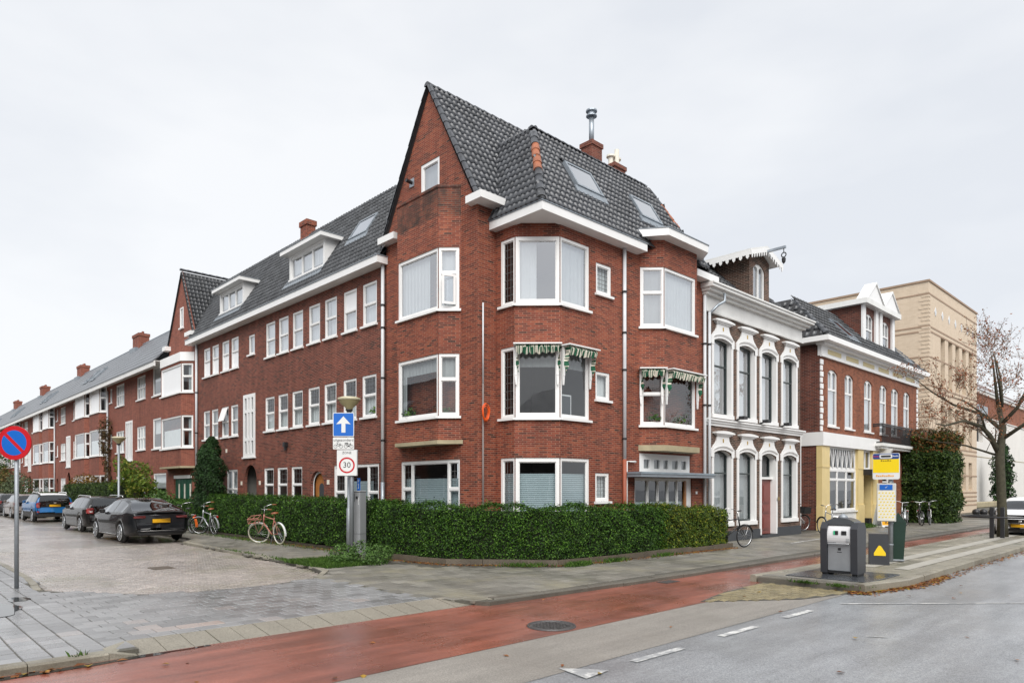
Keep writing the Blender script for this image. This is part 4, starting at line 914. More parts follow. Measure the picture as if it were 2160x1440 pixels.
# ------------------------------------------------------------------ terrace with second gable
def bay(parent, ya, ye, p, zb, zt, wins, mat, panel=(), split=.55):
    """bay: 45 degree light on the near side, then a front light; wins = [(z0,z1)]"""
    C = Pl((XF, ya), (-c45[0], -c45[1]), n45); Lc = p * math.sqrt(2); Fp = Pl((XF - p, 0), (0, 1), (-1, 0)); D = Pl((XF - p, ye - p), (c45[0], -c45[1]), (-c45[0], -c45[1]))
    m = MB(); wall(m, C, 0, Lc, zb, zt, [(.04, Lc, a, b) for a, b in wins], .08); wall(m, Fp, ya + p, ye - p, zb, zt, [(ya + p, ye - p, a, b) for a, b in wins], .08); wall(m, D, 0, Lc, zb, zt)
    m.build('bay_wall', mat, parent)
    for i, (a, b) in enumerate(wins):
        window(parent, C, .04, Lc, a, b, [(0, 1, 0, split), (0, 1, split, 1)], fw=.07, curtain=[(mCURTG, 0, .5, 0, 1)])
        window(parent, Fp, ya + p, ye - p, a, b, [(0, 1, 0, 1)] , fw=.07, panels=(0,) if i in panel else (), curtain=[(mCURT, 0, 1, 0, .6)] if i not in panel else None)
MULL = [(0, .333, 0, .5), (.333, .667, 0, .5), (.667, 1, 0, .5), (0, .333, .5, 1), (.333, .667, .5, 1), (.667, 1, .5, 1)]
def terrace(name, y0, y1, b, label, gable=False, full=True):
    """one terrace house; b = position of its bays"""
    T = empty(name, (XF, y0, 0), label, 'house', 'red brick terrace houses along the side street')
    o = b - 47.07
    ww = [(54.7 + o, 56.2 + o), (58.65 + o, 60.3 + o), (61.2 + o, 61.65 + o)]; st = (57.0 + o, 58.3 + o, 3.28, 5.5)
    hs = []
    for z0, z1 in ((6.5, 7.75), (3.8, 5.05)): hs += [(*ww[0], z0, z1), (*ww[1], z0, z1), (ww[2][0], ww[2][1], z0 + .35, z1 - .05)]
    hs += [(*ww[0], .9, 2.5), (*ww[1], .9, 2.5), st, (57.1 + o, 58.1 + o, 0, 2.9, .5), (61.1 + o, 61.8 + o, 0, 2.5, .35)]
    hs = [h for h in hs if y0 < h[0] and h[1] < y1]
    bz = 8.0
    w_ = MB()
    if gable:
        dr = (32.64, 35.02, 0, 2.35); hs.append(dr); fl_ = [(36.15, 38.3, 6.45, 7.95), (36.15, 38.3, 3.75, 5.3), (36.2, 38.2, 1, 2.5)]; hs += fl_
    wall(w_, sA, y0, y1, 0, bz, hs, .1)
    if gable:
        wall(w_, sA, y0, 35.75, bz, 8.8); 
        gR = lambda z: y0 + (z - 8.8) * (33.85 - y0) / 3.15; gL = lambda z: 35.75 - (z - 8.8) * 1.9 / 3.15
        for q in ([(y0, 8.8), (35.75, 8.8), (gL(9.25), 9.25), (gR(9.25), 9.25)], [(gR(9.25), 9.25), (33.7, 9.25), (33.7, 10.2), (gR(10.2), 10.2)], [(34.15, 9.25), (gL(9.25), 9.25), (gL(10.2), 10.2), (34.15, 10.2)], [(gR(10.2), 10.2), (gL(10.2), 10.2), (33.85, 11.95)]): w_.poly([sA.p(*p) for p in q])
    w_.build('wall', mBRICKT, T)
    rb = MB().poly([(XF + 1.5, y0, 0), (XF + 1.5, y1, 0), (XF + 1.5, y1, bz), (XF + 1.5, y0, bz)])
    for z in (2.8, 5.7): rb.poly([(XF + .11, y0, z), (XF + 1.5, y0, z), (XF + 1.5, y1, z), (XF + .11, y1, z)])
    rb.build('room_wall', mROOM, T)
    for h in hs:
        if h[0] == st[0]: window(T, sA, *h, [(0, .3, 0, 1), (.35, .65, 0, 1), (.7, 1, 0, 1)], fw=.13, depth=.03, bead=False, curtain=[(mCURT, 0, 1, 0, 1)])
        elif len(h) > 4:
            a, b_, c, e, rise = h; MB().pprism(sA, [(a, 0)] + arc_pts(a, b_, e - rise, rise) + [(b_, 0)], -.7, -.65).build('porch_back', mDARK, T)
        elif gable and h is dr:
            d = MB().pbox(sA, h[0], h[1], 0, 2.2, -.12, -.06).build('garage_door', mGREEN, T); MB().pbox(sA, h[0], h[1], 2.2, 2.35, -.1, .02).build('door_lintel', mWHITE, T)
            for k in range(3): y = h[0] + .25 + k * .75; MB().pbox(sA, y, y + .16, 1.25, 1.95, -.055, -.045).build('door_pane', mCREAM, d)
            for k in range(1, 6): MB().pbox(sA, h[0] + k * .4, h[0] + k * .4 + .012, .05, 2.2, -.06, -.052).build('board_joint', mDECK, d)
        elif h[1] - h[0] < .6: window(T, sA, *h, gmat=mGLASSH, curtain=[(mCURT, 0, 1, 0, 1)])
        elif h[1] - h[0] > 1.9: window(T, sA, *h, fw=.08, curtain=[(mCURT, 0, 1, .5, 1)])
        else: window(T, sA, *h, MULL, fw=.06, curtain=[(mCURT, 0, 1, 0, 1)])
    if gable:
        bay(T, 32.35, 36.0, .42, 2.75, 7.55, [(6.1, 7.4), (3.6, 5.05)], mBRICKT, panel=(0,))
        MB().extr([(XF, 32.3), (XF - .46, 32.76), (XF - .46, 35.6), (XF, 36.05)], 7.5, 7.9).build('bay_head', mWHITE, T)
        MB().extr([(XF, 32.25), (XF - .48, 32.72), (XF - .48, 35.6), (XF, 36.05)], 2.66, 2.748).build('bay_slab', mCONC, T)
        window(T, Pl((XF - .01, 0), (0, 1), (-1, 0)), 33.7, 34.15, 9.25, 10.2, gmat=mGLASSH, depth=.01, curtain=[(mCURT, 0, 1, 0, 1)])
        roof(T, (XF - .05, y0 + .2, 8.7), (1, 0, 0), (0, 1.6, 3.2), [(0, 0), (.3, 0), (2.2, 3.2), (2.2, 3.55), (0, 3.55)], tileB, TW, TH, 0); roof(T, (XF - .05, 35.85, 8.7), (1, 0, 0), (0, -1.95, 3.2), [(0, 0), (2, 0), (2, 3.7), (0, 3.7)], tileB, TW, TH, 0)
        ridge(T, (XF - .1, 33.88, 11.93), (14, 33.88, 11.93), .09, .33); MB().box(XF - .25, XF + .4, y0 - .05, y0 + .75, 8.62, 8.8).box(XF - .25, XF + .3, 35.5, 36.0, 8.4, 8.6).build('corner_eaves_board', mWHITE, T)
    else:
        for yb, ye in ((b, b + 3.2), (b + 3.75, b + 7.2)): bay(T, yb, ye, .37, 0, 8.0, [(6.4, 7.95), (3.75, 5.35), (.8, 2.55)], mBRICKT, panel=(0,))
    # roof
    ye0 = y0 if not gable else 35.9
    sl = Vector((2.6, 0, 2.8)); m = MB(); n = 9
    for i in range(n): a0, a1 = i / n, (i + 1) / n; m.hexa([(10.38 + 2.6 * a0, ye0, 7.92 + 2.8 * a0 - .05), (10.38 + 2.6 * a0, y1, 7.92 + 2.8 * a0 - .05), (10.38 + 2.6 * a1 + .03, y1, 7.92 + 2.8 * a1 - .05), (10.38 + 2.6 * a1 + .03, ye0, 7.92 + 2.8 * a1 - .05), (10.38 + 2.6 * a0, ye0, 7.95 + 2.8 * a0), (10.38 + 2.6 * a0, y1, 7.95 + 2.8 * a0), (10.38 + 2.6 * a1, y1, 7.92 + 2.8 * a1), (10.38 + 2.6 * a1, ye0, 7.92 + 2.8 * a1)])
    m.build('roof', mSLATE, T); MB().poly([(12.98, ye0, 10.7), (12.98, y1, 10.7), (15.6, y1, 7.9), (15.6, ye0, 7.9)]).build('rear_roof', mSLATE, T)
    MB().box(10.4, 10.48, ye0, y1, 7.66, 7.92).build('eaves_board', mWHITEW, T); MB().box(10.48, XF, ye0, y1, 7.9, 7.93).build('soffit', mWHITEW, T)
    MB().tube([(12.98, ye0, 10.7), (12.98, y1, 10.7)], .07, 6).build('ridge', mLEAD, T)
    cy = y0 - .2 if not gable else None
    if cy:
        c_ = MB().box(12.7, 13.3, cy, cy + 1.3, 9.6, 11.35).box(12.66, 13.34, cy - .04, cy + 1.34, 11.22, 11.4).build('chimney', mBRICKT, T)
        for k in range(3): MB().lathe([(.09, 0), (.07, .16), (0, .16)], (13.0, cy + .25 + k * .4, 11.4), 8).build('chimney_pot', mBRICKT, c_)
        MB().box(12.5, 12.72, cy + .1, cy + 1.3, 10.1, 10.5).build('flashing', mLEAD, c_)
    for a, b_ in ((y0 + 4, 1.3), (y0 + 6, 1.35)):
        if not gable: skylight(T, (10.38, 0, 7.93), (0, 1, 0), sl, a, a + .8, b_, b_ + 1.1)
    downpipe(T, XF - .07, b + 15.0 if not gable else 46.8, 0, 7.6, .05, mZINCL)
    return T
terrace('terrace_house', 32.12, 46.95, 31.92, 'nearest terrace house with small pointed gable, white panelled bay and green garage door', True)
terrace('terrace_house', 46.95, 62.1, 47.07, 'second terrace house, brown climber on its wall and bays beside the street lamp')
terrace('terrace_house', 62.1, 77.25, 62.24, 'third terrace house behind the blue car with paired bays')
terrace('terrace_house', 77.25, 92.4, 77.4, 'farthest terrace house at the left edge behind the no parking sign')
terrace('terrace_house', 92.4, 107.5, 92.55, 'last terrace house seen only as roof and chimney at the left edge')

# ------------------------------------------------------------------ white-trimmed house
H3 = empty('trimmed_house', (19.1, YW, 0), 'dark brown brick house with ornate white window surrounds, white cornice and brick hoist dormer', 'house')
X0, X1 = 19.12, 26.07
UC = [(19.54, 20.9), (21.14, 22.53), (22.74, 24.14), (24.38, 25.83)]
wins3 = []
for a, b in UC: c = (a + b) / 2; wins3.append((c - .55, c + .55))
hu = [(a, b, 4.1, 6.52, .05) for a, b in wins3]; hl = [(a, b, .62, 2.94, .16) for i, (a, b) in enumerate(wins3)]; hl[2] = (wins3[2][0], wins3[2][1], .1, 2.94, .16)
w3 = MB(); rv = MB(); wall(w3, sS, X0, X1, .32, 7.35, hu + hl, .3, rmb=rv); wall(w3, Pl((X1, 0), (0, 1), (1, 0)), YW, 17, 0, 7.5)
w3.build('wall', mBRICKM, H3); rv.build('window_reveal', mWHITE, H3)
pb = MB(); d0 = hl[2]; pb.box(X0, d0[0] - .1, YW - .03, YW + .3, 0, .32).box(d0[1] + .1, X1 + .02, YW - .03, YW + .3, 0, .32).build('plinth', mDGREY, H3)
MB().box(d0[0] - .1, d0[1] + .1, YW - .1, YW + .3, 0, .1).build('door_step', mDGREY, H3)
rr3 = MB().poly([(X0, YW + 2.5, 0), (X1, YW + 2.5, 0), (X1, YW + 2.5, 8), (X0, YW + 2.5, 8)]).poly([(X0, YW + .31, 3.5), (X1, YW + .31, 3.5), (X1, YW + 2.5, 3.5), (X0, YW + 2.5, 3.5)])
for x in (X0 + .05, 22.6, X1 - .05): rr3.poly([(x, YW + .31, 0), (x, YW + 2.5, 0), (x, YW + 2.5, 8), (x, YW + .31, 8)])
rr3.build('room_wall', mROOM, H3)
def surround(a, b, z0, zt, door=False):
    """moulded surround: jambs, shouldered head, neck and flared cap"""
    c = (a + b) / 2; w_ = .12; m = MB(); zs = zt - .08
    for u0, u1 in ((a - w_, a), (b, b + w_)): m.pbox(sS, u0, u1, z0, zs, 0, .03)
    if not door: m.pbox(sS, a - w_ - .02, b + w_ + .02, z0 - .13, z0, 0, .06)
    A = arc_pts(a - .0, b + .0, zs, .1, 10)
    out = [(b + w_, zs - .15), (b + w_ + .07, zs - .12), (b + w_ + .07, zs + .12), (b + w_ - .02, zs + .16), (b + w_ - .1, zs + .24), (b - .07, zs + .3), (b - .15, zs + .4), (b - .18, zs + .55), (a + .18, zs + .55), (a + .15, zs + .4), (a + .07, zs + .3), (a - w_ + .1, zs + .24), (a - w_ + .02, zs + .16), (a - w_ - .07, zs + .12), (a - w_ - .07, zs - .12), (a - w_, zs - .15)]
    left = [p for p in out if p[0] <= c]; right = [p for p in out if p[0] > c]
    top = [(b - .24, zs + .55), (a + .24, zs + .55)]
    mid = len(A) // 2
    m.pprism(sS, [(b, zs - .15)] + right + [(c, zs + .55)] + A[mid:], 0, .04); m.pprism(sS, [(c, zs + .55)] + left + [(a, zs - .15)] + A[:mid + 1], 0, .04)
    A3 = arc_pts(a - .03, b + .03, zs + .07, .1, 10); A4 = arc_pts(a - .07, b + .07, zs + .1, .12, 10)
    for k in range(10): m.poly([sS.p(*A3[k], .05), sS.p(*A3[k + 1], .05), sS.p(*A4[k + 1], .08), sS.p(*A4[k], .08)]); m.poly([sS.p(*A3[k], .05), sS.p(*A3[k + 1], .05), sS.p(*A3[k + 1], .02), sS.p(*A3[k], .02)])
    for i, (e, z) in enumerate(((-.0, .54), (.07, .575), (.16, .61))):
        B = arc_pts(a + .11 - e, b - .11 + e, zs + z, .05, 8); m.pprism(sS, [(b - .11 + e, zs + z)] + [(p[0], p[1] + .045) for p in B[::-1]] + [(a + .11 - e, zs + z)], 0, .07 + .035 * i)
    o = m.build('window_surround', mWHITE, H3)
    MB().pbox(sS, c - .03, c + .03, zs + .34, zs + .46, .04, .05).build('gold_ornament', M('gold_paint', (.5, .33, .08), .4, .1, metal=.5), o)
mFRM = M('black_green_paint', (.02, .03, .03), .3, .1)
for i, h in enumerate(hu):
    surround(h[0], h[1], h[2], h[3]); window(H3, sS, *h[:4], [(0, 1, 0, .66), (0, 1, .66, 1)], fw=.06, depth=-.14, sill=0, mat=mFRM, gmat=mGLASSH, curtain=[(mCURT, 0, .8, 0, 1)], rise=.1)
for i, h in enumerate(hl):
    surround(h[0], h[1], h[2], h[3], i == 2)
    if i != 2: window(H3, sS, *h[:4], [(0, 1, 0, .7), (0, 1, .7, 1)], fw=.06, depth=-.14, sill=0, mat=mFRM, curtain=[(mCURTG, .4, 1, 0, 1)], rise=.14)
    else:
        d = MB().pbox(sS, h[0], h[1], .1, 2.05, -.24, -.19).build('front_door', mREDDOOR, H3)
        for z0, z1 in ((.25, .75), (.85, 1.1), (1.2, 1.9)):
            for u0, u1 in ((h[0] + .1, h[0] + .38), (h[0] + .46, h[1] - .1)): MB().pbox(sS, u0, u1, z0, z1, -.19, -.165).pbox(sS, u0 + .06, u1 - .06, z0 + .06, z1 - .06, -.165, -.15).build('door_panel', mREDDOOR, d)
        MB().pbox(sS, h[0] + .05, h[0] + .09, 1.0, 1.12, -.165, -.12).build('door_handle', mGALV, d)
        MB().pbox(sS, h[0], h[1], 2.05, 2.13, -.26, -.1).build('door_transom', mWHITE, d)
        window(H3, sS, h[0], h[1], 2.13, 2.94, fw=.06, depth=-.22, sill=0, mat=mFRM, rise=.14)
        MB().pbox(sS, h[1] + .02, h[1] + .12, 1.3, 1.42, .075, .1).build('bell_plate', M('brass', (.4, .3, .12), .3, .1, metal=.8), H3)
sc_ = MB(); sc_.box(X0, X1 + .08, YW - .05, YW, 3.71, 3.8).box(X0, X1 + .12, YW - .1, YW, 3.8, 3.87).box(X0, X1 + .16, YW - .15, YW, 3.87, 3.92).build('string_course', mWHITE, H3)
fz = MB().box(X0, X1 + .05, YW - .05, YW + .1, 7.25, 7.75).box(X0, X1 + .08, YW - .09, YW - .05, 7.25, 7.33).build('frieze', mWHITEW, H3)
MB().box(X0 - .1, X1 + .1, YW - .18, YW + .1, 7.75, 7.84).box(X0 - .15, X1 + .2, YW - .3, YW + .1, 7.84, 7.93).box(X0 - .2, X1 + .3, YW - .42, YW + .15, 7.93, 8.02).box(X0 - .2, X1 + .34, YW - .46, YW + .15, 8.02, 8.07).build('cornice', mWHITEW, H3)
downpipe(H3, 19.2, YW - .14, 0, 7.2, .045, mZINCL, (6.2, 4.3, 2.1))
MB().tube([(19.2, YW - .14, 7.15), (19.5, YW - .25, 7.45), (19.75, YW - .35, 7.6), (19.75, YW - .35, 7.85)], .045, 8).build('downpipe_offset', mZINC, H3, True)
for x in (21.0, 22.66, 24.28):
    MB().tube([(x, YW - .02, 3.95), (x, YW - .25, 4.02)], .03, 6).box(x - .12, x + .12, YW - .42, YW - .22, 3.98, 4.08).build('spotlight', mBLACK, H3)
# roof slope with hoist dormer
roof(H3, (18.9, YW - .02, 8.08), (1, 0, 0), (0, 1, .95), [(0, 0), (7.2, 0), (6.5, 2.9), (0, 2.9)], tileB, .22, .3, 0)
DX0, DX1, DYF = 22.27, 23.74, 11.42
dm = MB(); pdm = Pl((0, DYF), (1, 0), (0, -1)); wall(dm, pdm, DX0, DX1, 8.0, 9.78, [(22.55, 23.42, 8.2, 9.6, .22)], .12); dm.poly([(DX0, DYF, 9.78), (DX1, DYF, 9.78), ((DX0 + DX1) / 2, DYF, 10.08)])
for x in (DX0, DX1): dm.poly([(x, DYF, 8.0), (x, DYF + 2.1, 8.0), (x, DYF + 2.1, 9.78), (x, DYF, 9.78)])
dmo = dm.build('hoist_dormer', mBRICKM, H3)
window(dmo, pdm, 22.55, 23.42, 8.2, 9.6, [(0, .5, 0, 1), (.5, 1, 0, 1)], fw=.09, depth=-.04, sill=.05, gmat=mGLASSH, rise=.16)
m = MB(); xc = (DX0 + DX1) / 2
for s in (-1, 1): m.hexa([(xc, DYF - .3, 10.11), (xc + s * 1.2, DYF - .3, 9.75), (xc + s * 1.2, DYF + 1.9, 9.75), (xc, DYF + 1.9, 10.11), (xc, DYF - .3, 10.18), (xc + s * 1.2, DYF - .3, 9.82), (xc + s * 1.2, DYF + 1.9, 9.82), (xc, DYF + 1.9, 10.18)])
m.build('dormer_roof', mWHITEW, dmo)
def fringe(P, Q, n, drop=.28):
    P, Q = Vector(P), Vector(Q); d = (Q - P) / n; f = MB()
    for i in range(n):
        a = P + d * i; b = a + d; z = Vector((0, 0, 1)); mid = (a + b) / 2
        f.poly([a, a - z * drop * .55, a + d * .25 - z * drop * .5, a + d * .3 - z * drop * .8, mid - z * drop, a + d * .7 - z * drop * .8, a + d * .75 - z * drop * .5, b - z * drop * .55, b])
    return f
for A, B, n in (((xc - 1.2, DYF - .31, 9.76), (xc, DYF - .31, 10.12), 7), ((xc, DYF - .31, 10.12), (xc + 1.2, DYF - .31, 9.76), 7), ((xc - 1.21, DYF + 1.7, 9.76), (xc - 1.21, DYF - .3, 9.76), 8)):
    f = fringe(A, B, n); g = MB(); off = Vector((0, .02, 0)) if A[1] == B[1] else Vector((.02, 0, 0))
    g.v = f.v + [tuple(Vector(v) + off) for v in f.v]; k = len(f.v); g.f = f.f + [tuple(k + i for i in q[::-1]) for q in f.f]; g.build('bargeboard_fringe', mWHITE, dmo)
MB().box(xc - .04, xc + .04, DYF - .95, DYF + .2, 9.95, 10.03).build('hoist_beam', mZINC, dmo); MB().ring((xc, DYF - .88, 9.73), (1, 0, 0), .08, .02, 14, 6).tube([(xc, DYF - .88, 9.95), (xc, DYF - .88, 9.8)], .015, 6).lathe([(0, -.2), (.06, -.12), (.07, 0), (0, .05)], (xc, DYF - .88, 9.61), 10).build('hoist_hook', mBLACK, dmo)

# ------------------------------------------------------------------ shop house
YS = 11.6
H4 = empty('shop_house', (28.69, YS, 0), 'orange brick shop house with white arched windows, yellow shopfront, balcony and gabled brick dormer', 'house')
sP = Pl((0, YS), (1, 0), (0, -1)); A0, A1 = 28.69, 41.46
SW = [(29.44, 30.49), (31.28, 32.3), (33.59, 34.65), (35.63, 36.66), (37.27, 38.37), (39.14, 40.16)]
hs = [(a, b, 4.35, 6.75, .18) for a, b in SW]
m = MB(); wall(m, sP, A0, A1, 3.5, 7.2, hs, .12); g3 = [(36.0, 37.0, .5, 2.9, .2), (38.9, 39.9, .5, 2.9, .2)]; wall(m, sP, 35.2, A1, 0, 3.5, g3, .12); m.build('wall', mBRICKS, H4)
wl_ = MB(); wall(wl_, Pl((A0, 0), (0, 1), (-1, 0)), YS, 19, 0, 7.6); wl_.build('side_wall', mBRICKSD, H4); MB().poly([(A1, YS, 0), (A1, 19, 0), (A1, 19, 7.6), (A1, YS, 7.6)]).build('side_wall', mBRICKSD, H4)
MB().poly([(A0, YS + 2, 0), (A1, YS + 2, 0), (A1, YS + 2, 7.6), (A0, YS + 2, 7.6)]).poly([(A0, YS + .15, 3.7), (A1, YS + .15, 3.7), (A1, YS + 2, 3.7), (A0, YS + 2, 3.7)]).build('room_wall', mROOM, H4)
for h in hs: window(H4, sP, *h[:4], [(0, 1, 0, .66), (0, .45, .66, 1), (.45, 1, .66, 1)], fw=.1, depth=-.05, curtain=[(mCURT, 0, .9, 0, 1)], rise=.16, gmat=mGLASSH)
for h in g3: window(H4, sP, *h[:4], [(0, 1, 0, .66), (0, 1, .66, 1)], fw=.08, depth=-.05, rise=.18)
ql = MB()
for i in range(12):
    for x in (A0 - .01, A1 - .24): ql.box(x, x + (.25 if i % 2 else .18), YS - .03, YS + .02, 4.1 + i * .25, 4.3 + i * .25)
ql.build('corner_quoins', mWHITE, H4)
MB().box(A0 - .04, A1 + .04, YS - .06, YS + .1, 7.2, 7.62).box(A0 - .05, A1 + .05, YS - .1, YS, 7.16, 7.24).build('frieze', mWHITE, H4)
MB().box(A0 - .45, A1 + .4, YS - .5, YS + .2, 7.72, 7.93).box(A0 - .2, A1 + .2, YS - .25, YS + .1, 7.62, 7.72).box(A0 - .45, A0 + .1, YS + .2, 18, 7.72, 7.93).build('cornice', mWHITE, H4)
for i in range(6): MB().box(29.3 + i * 2.0, 30.7 + i * 2.0, YS - .075, YS - .06, 7.33, 7.52).build('frieze_panel', M('cream_panel', (.6, .5, .26), .5, .06), H4)
# shopfront
mYEL = M('yellow_paint', (.72, .57, .27), .45, .05, 2, dirt=.12)
MB().box(A0 - .06, 35.2, YS - .14, YS + .1, 3.5, 4.05).box(A0 - .06, A0 + .1, YS + .1, 16.5, 3.5, 4.05).build('shop_fascia', mWHITE, H4)
pil = MB()
for a, b in ((A0 - .035, 29.45), (32.65, 33.3), (34.55, 35.2)): pil.box(a, b, YS - .08, YS + .15, 0, 3.5).box(a - .02, b + .02, YS - .12, YS + .15, 0, 1.0).box(a - .01, b + .01, YS - .1, YS + .15, 2.6, 2.66)
pil.box(33.3, 33.35, YS, YS + .5, 0, 3.5).box(34.5, 34.55, YS, YS + .5, 0, 3.5).build('pilaster', mYEL, H4)
MB().box(29.45, 32.65, YS, YS + .12, 0, .75).build('stall_riser', mWHITE, H4)
window(H4, sP, 29.45, 32.65, .75, 2.55, [(0, .333, 0, .78), (.333, .667, 0, .78), (.667, 1, 0, .78), (0, .333, .78, 1), (.333, .667, .78, 1), (.667, 1, .78, 1)], fw=.09, depth=-.03)
tw = window(H4, sP, 29.45, 32.65, 2.55, 3.5, fw=.07, depth=-.05, sill=0); tr = MB()
for i in range(6): x = 29.55 + i * .5; tr.poly([(x, YS + .02, 2.62), (x + .05, YS + .02, 2.62), (x + .27, YS + .02, 3.43), (x + .22, YS + .02, 3.43)]); tr.poly([(x + .45, YS + .02, 2.62), (x + .5, YS + .02, 2.62), (x + .27, YS + .02, 3.43), (x + .22, YS + .02, 3.43)]); tr.box(x - .025, x + .025, YS + .01, YS + .03, 2.62, 3.43)
tr.build('glazing_bars', mWHITE, tw)
d = MB().box(33.4, 34.2, YS + .35, YS + .4, 0, 2.4).build('shop_door', mWHITE, H4); window(H4, sP, 33.3, 34.5, 2.6, 3.5, [(0, .5, 0, 1), (.5, 1, 0, 1)], fw=.07, depth=-.06, sill=0)
MB().box(33.25, 34.65, YS - .45, YS + .1, 2.35, 2.6).build('door_canopy', mBLACK, H4); MB().box(33.9, 34.3, YS - .1, YS + .2, 0, .35).build('planter', mBLACK, H4)
# balcony
bl = MB().box(34.55, 40.5, YS - .5, YS, 3.72, 3.86).box(34.7, 40.3, YS - .4, YS, 3.6, 3.72).build('balcony_slab', mWHITEW, H4)
for x in (35.3, 39.6): MB().pprism(Pl((x, 0), (0, -1), (1, 0)), [(-YS, 3.6), (-YS + .7, 3.6), (-YS + .5, 3.3), (-YS + .1, 3.1), (-YS, 2.95)], 0, .18).build('balcony_bracket', mWHITEW, bl)
rl = MB()
for z in (3.9, 4.68, 4.76): rl.tube([(34.75, YS, z), (34.75, YS - .4, z), (40.1, YS - .4, z), (40.1, YS, z)], .034, 6)
rl.build('railing_rail', mBLACK, bl)
for i in range(36): x = 34.75 + i * .15; MB().tube([(x, YS - .4, 3.86), (x, YS - .4, 4.72)], .02, 5).build('baluster', mBLACK, bl)
# roof and gabled dormer
roof(H4, (A0 - .4, YS - .4, 7.95), (1, 0, 0), (0, 1, 1.05), [(0, 0), (13.5, 0), (12.2, 3.1), (1.6, 3.1)], tileB, .3, .36, 0); roof(H4, (A0 - .4, YS - .4, 7.95), (0, 1, 0), (.75, 0, 1.05), [(0, 0), (7, 0), (7, 2.6), (2.15, 2.6)], tileB, .3, .36, 0)
ridge(H4, (A0 - .4, YS - .4, 8.0), (A0 + 1.3, YS + 1.75, 10.1), .1, .36, name='hip_tile')
MB().poly([(A0 + 1.3, YS + 1.7, 10.05), (A1 - .9, YS + 1.7, 10.05), (A1 - .9, 17, 10.15), (A0 + 1.3, 17, 10.15)]).build('flat_roof', mLEAD, H4)
D0, D1, DF = 34.7, 39.0, 12.1; pD = Pl((0, DF), (1, 0), (0, -1))
m = MB(); wall(m, pD, D0, D1, 7.9, 10.55, [(35.2, 36.2, 8.35, 10.2, .2), (37.5, 38.5, 8.35, 10.2, .2)], .1)
for x in (D0, D1): m.poly([(x, DF, 7.9), (x, DF + 4, 7.9), (x, DF + 4, 10.55), (x, DF, 10.55)])
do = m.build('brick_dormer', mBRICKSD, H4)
for a in (35.2, 37.5): window(do, pD, a, a + 1.0, 8.35, 10.2, [(0, 1, 0, .6), (0, .5, .6, 1), (.5, 1, .6, 1)], fw=.09, depth=-.03, rise=.16, gmat=mGLASSH)
for x in (D0 - .05, 36.35, 36.95, 38.75): MB().box(x, x + .35, DF - .1, DF, 7.95, 10.5).build('dormer_pilaster', mWHITE, do)
MB().box(D0 - .3, D1 + .3, DF - .35, DF + 4, 10.5, 10.75).build('dormer_cornice', mWHITEW, do)
for x in (35.7, 38.0): MB().pprism(pD, [(x - 1.05, 10.74), (x + 1.05, 10.74), (x, 11.6)], -.1, .3).pprism(pD, [(x - 1.15, 10.76), (x, 11.7), (x + 1.15, 10.76), (x, 11.62)], -.2, .36).build('pediment', mWHITE, do)
skylight(H4, (A0 - .4, YS - .4, 7.95), (1, 0, 0), (0, 1, 1.05), 3.4, 4.4, .6, 1.9); skylight(H4, (A0 - .4, YS - .4, 7.95), (1, 0, 0), (0, 1, 1.05), 11.2, 12.0, .6, 1.6)
MB().tube([(A0 - .06, 12.4, 0), (A0 - .06, 12.4, 4)], .03, 6).build('downpipe', mWHITE, H4)
MB().pbox(Pl((A0, 0), (0, 1), (-1, 0)), 13.0, 13.05, 6.6, 6.9, 0, .03).build('wall_anchor', mBLACK, H4)

# ------------------------------------------------------------------ yellow brick office block
YO = 13.0
H5 = empty('office_block', (48.7, YO, 0), 'tall pale yellow brick office block with narrow windows behind the bare tree', 'building')
O0, O1, OZ = 48.7, 60.6, 14.75; oP_ = Pl((0, YO), (1, 0), (0, -1)); oS = Pl((O0, 0), (0, 1), (-1, 0))
hh = [(51.3 + i * 1.75, 52.3 + i * 1.75, z0, z1) for z0, z1 in ((8.4, 11.6), (4.4, 7.2), (1.6, 3.6)) for i in range(5)]
m = MB(); wall(m, oP_, O0, O1, 0, OZ, hh, .55); wall(m, oS, YO, 40, 0, OZ); m.poly([(O0, YO, OZ), (O1, YO, OZ), (O1, 40, OZ), (O0, 40, OZ)]); m.poly([(O1, YO, 0), (O1, 40, 0), (O1, 40, OZ), (O1, YO, OZ)]); m.build('wall', mBRICKY, H5)
for h in hh: window(H5, oP_, *h, [(0, 1, 0, .8), (0, 1, .8, 1)], fw=.08, depth=-.45, sill=0, mat=mCREAM); 
mBAND = M('brown_band', (.33, .23, .16), .7, .1)
for z in (13.95, 11.9, 11.6, 10.0, 8.2, 7.9, 6.2, 4.4, 4.1, 2.6, 1.4, 1.1, .8, .5): MB().box(O0 - .02, O1 + .02, YO - .02, YO + .0, z, z + .1).box(O0 - .02, O0, YO, 40, z, z + .1).build('brick_band', mBAND, H5)
MB().box(O0 - .06, O1 + .06, YO - .06, 40, OZ, OZ + .12).build('parapet_cap', mBAND, H5)
qn = MB()
for i in range(56): z = .3 + i * .25; qn.box(O0 - .025, O0 + .3, YO - .025, YO + .4 + .15 * (i % 2), z, z + .12)
qn.build('corner_quoins', mBRICKY, H5)
for i in range(7): x = 50.1 + i * 1.55; MB().pprism(oP_, [(x, 12.75), (x + .2, 13.05), (x, 13.35), (x - .2, 13.05)], 0, .03).build('diamond_ornament', mZINCL, H5)
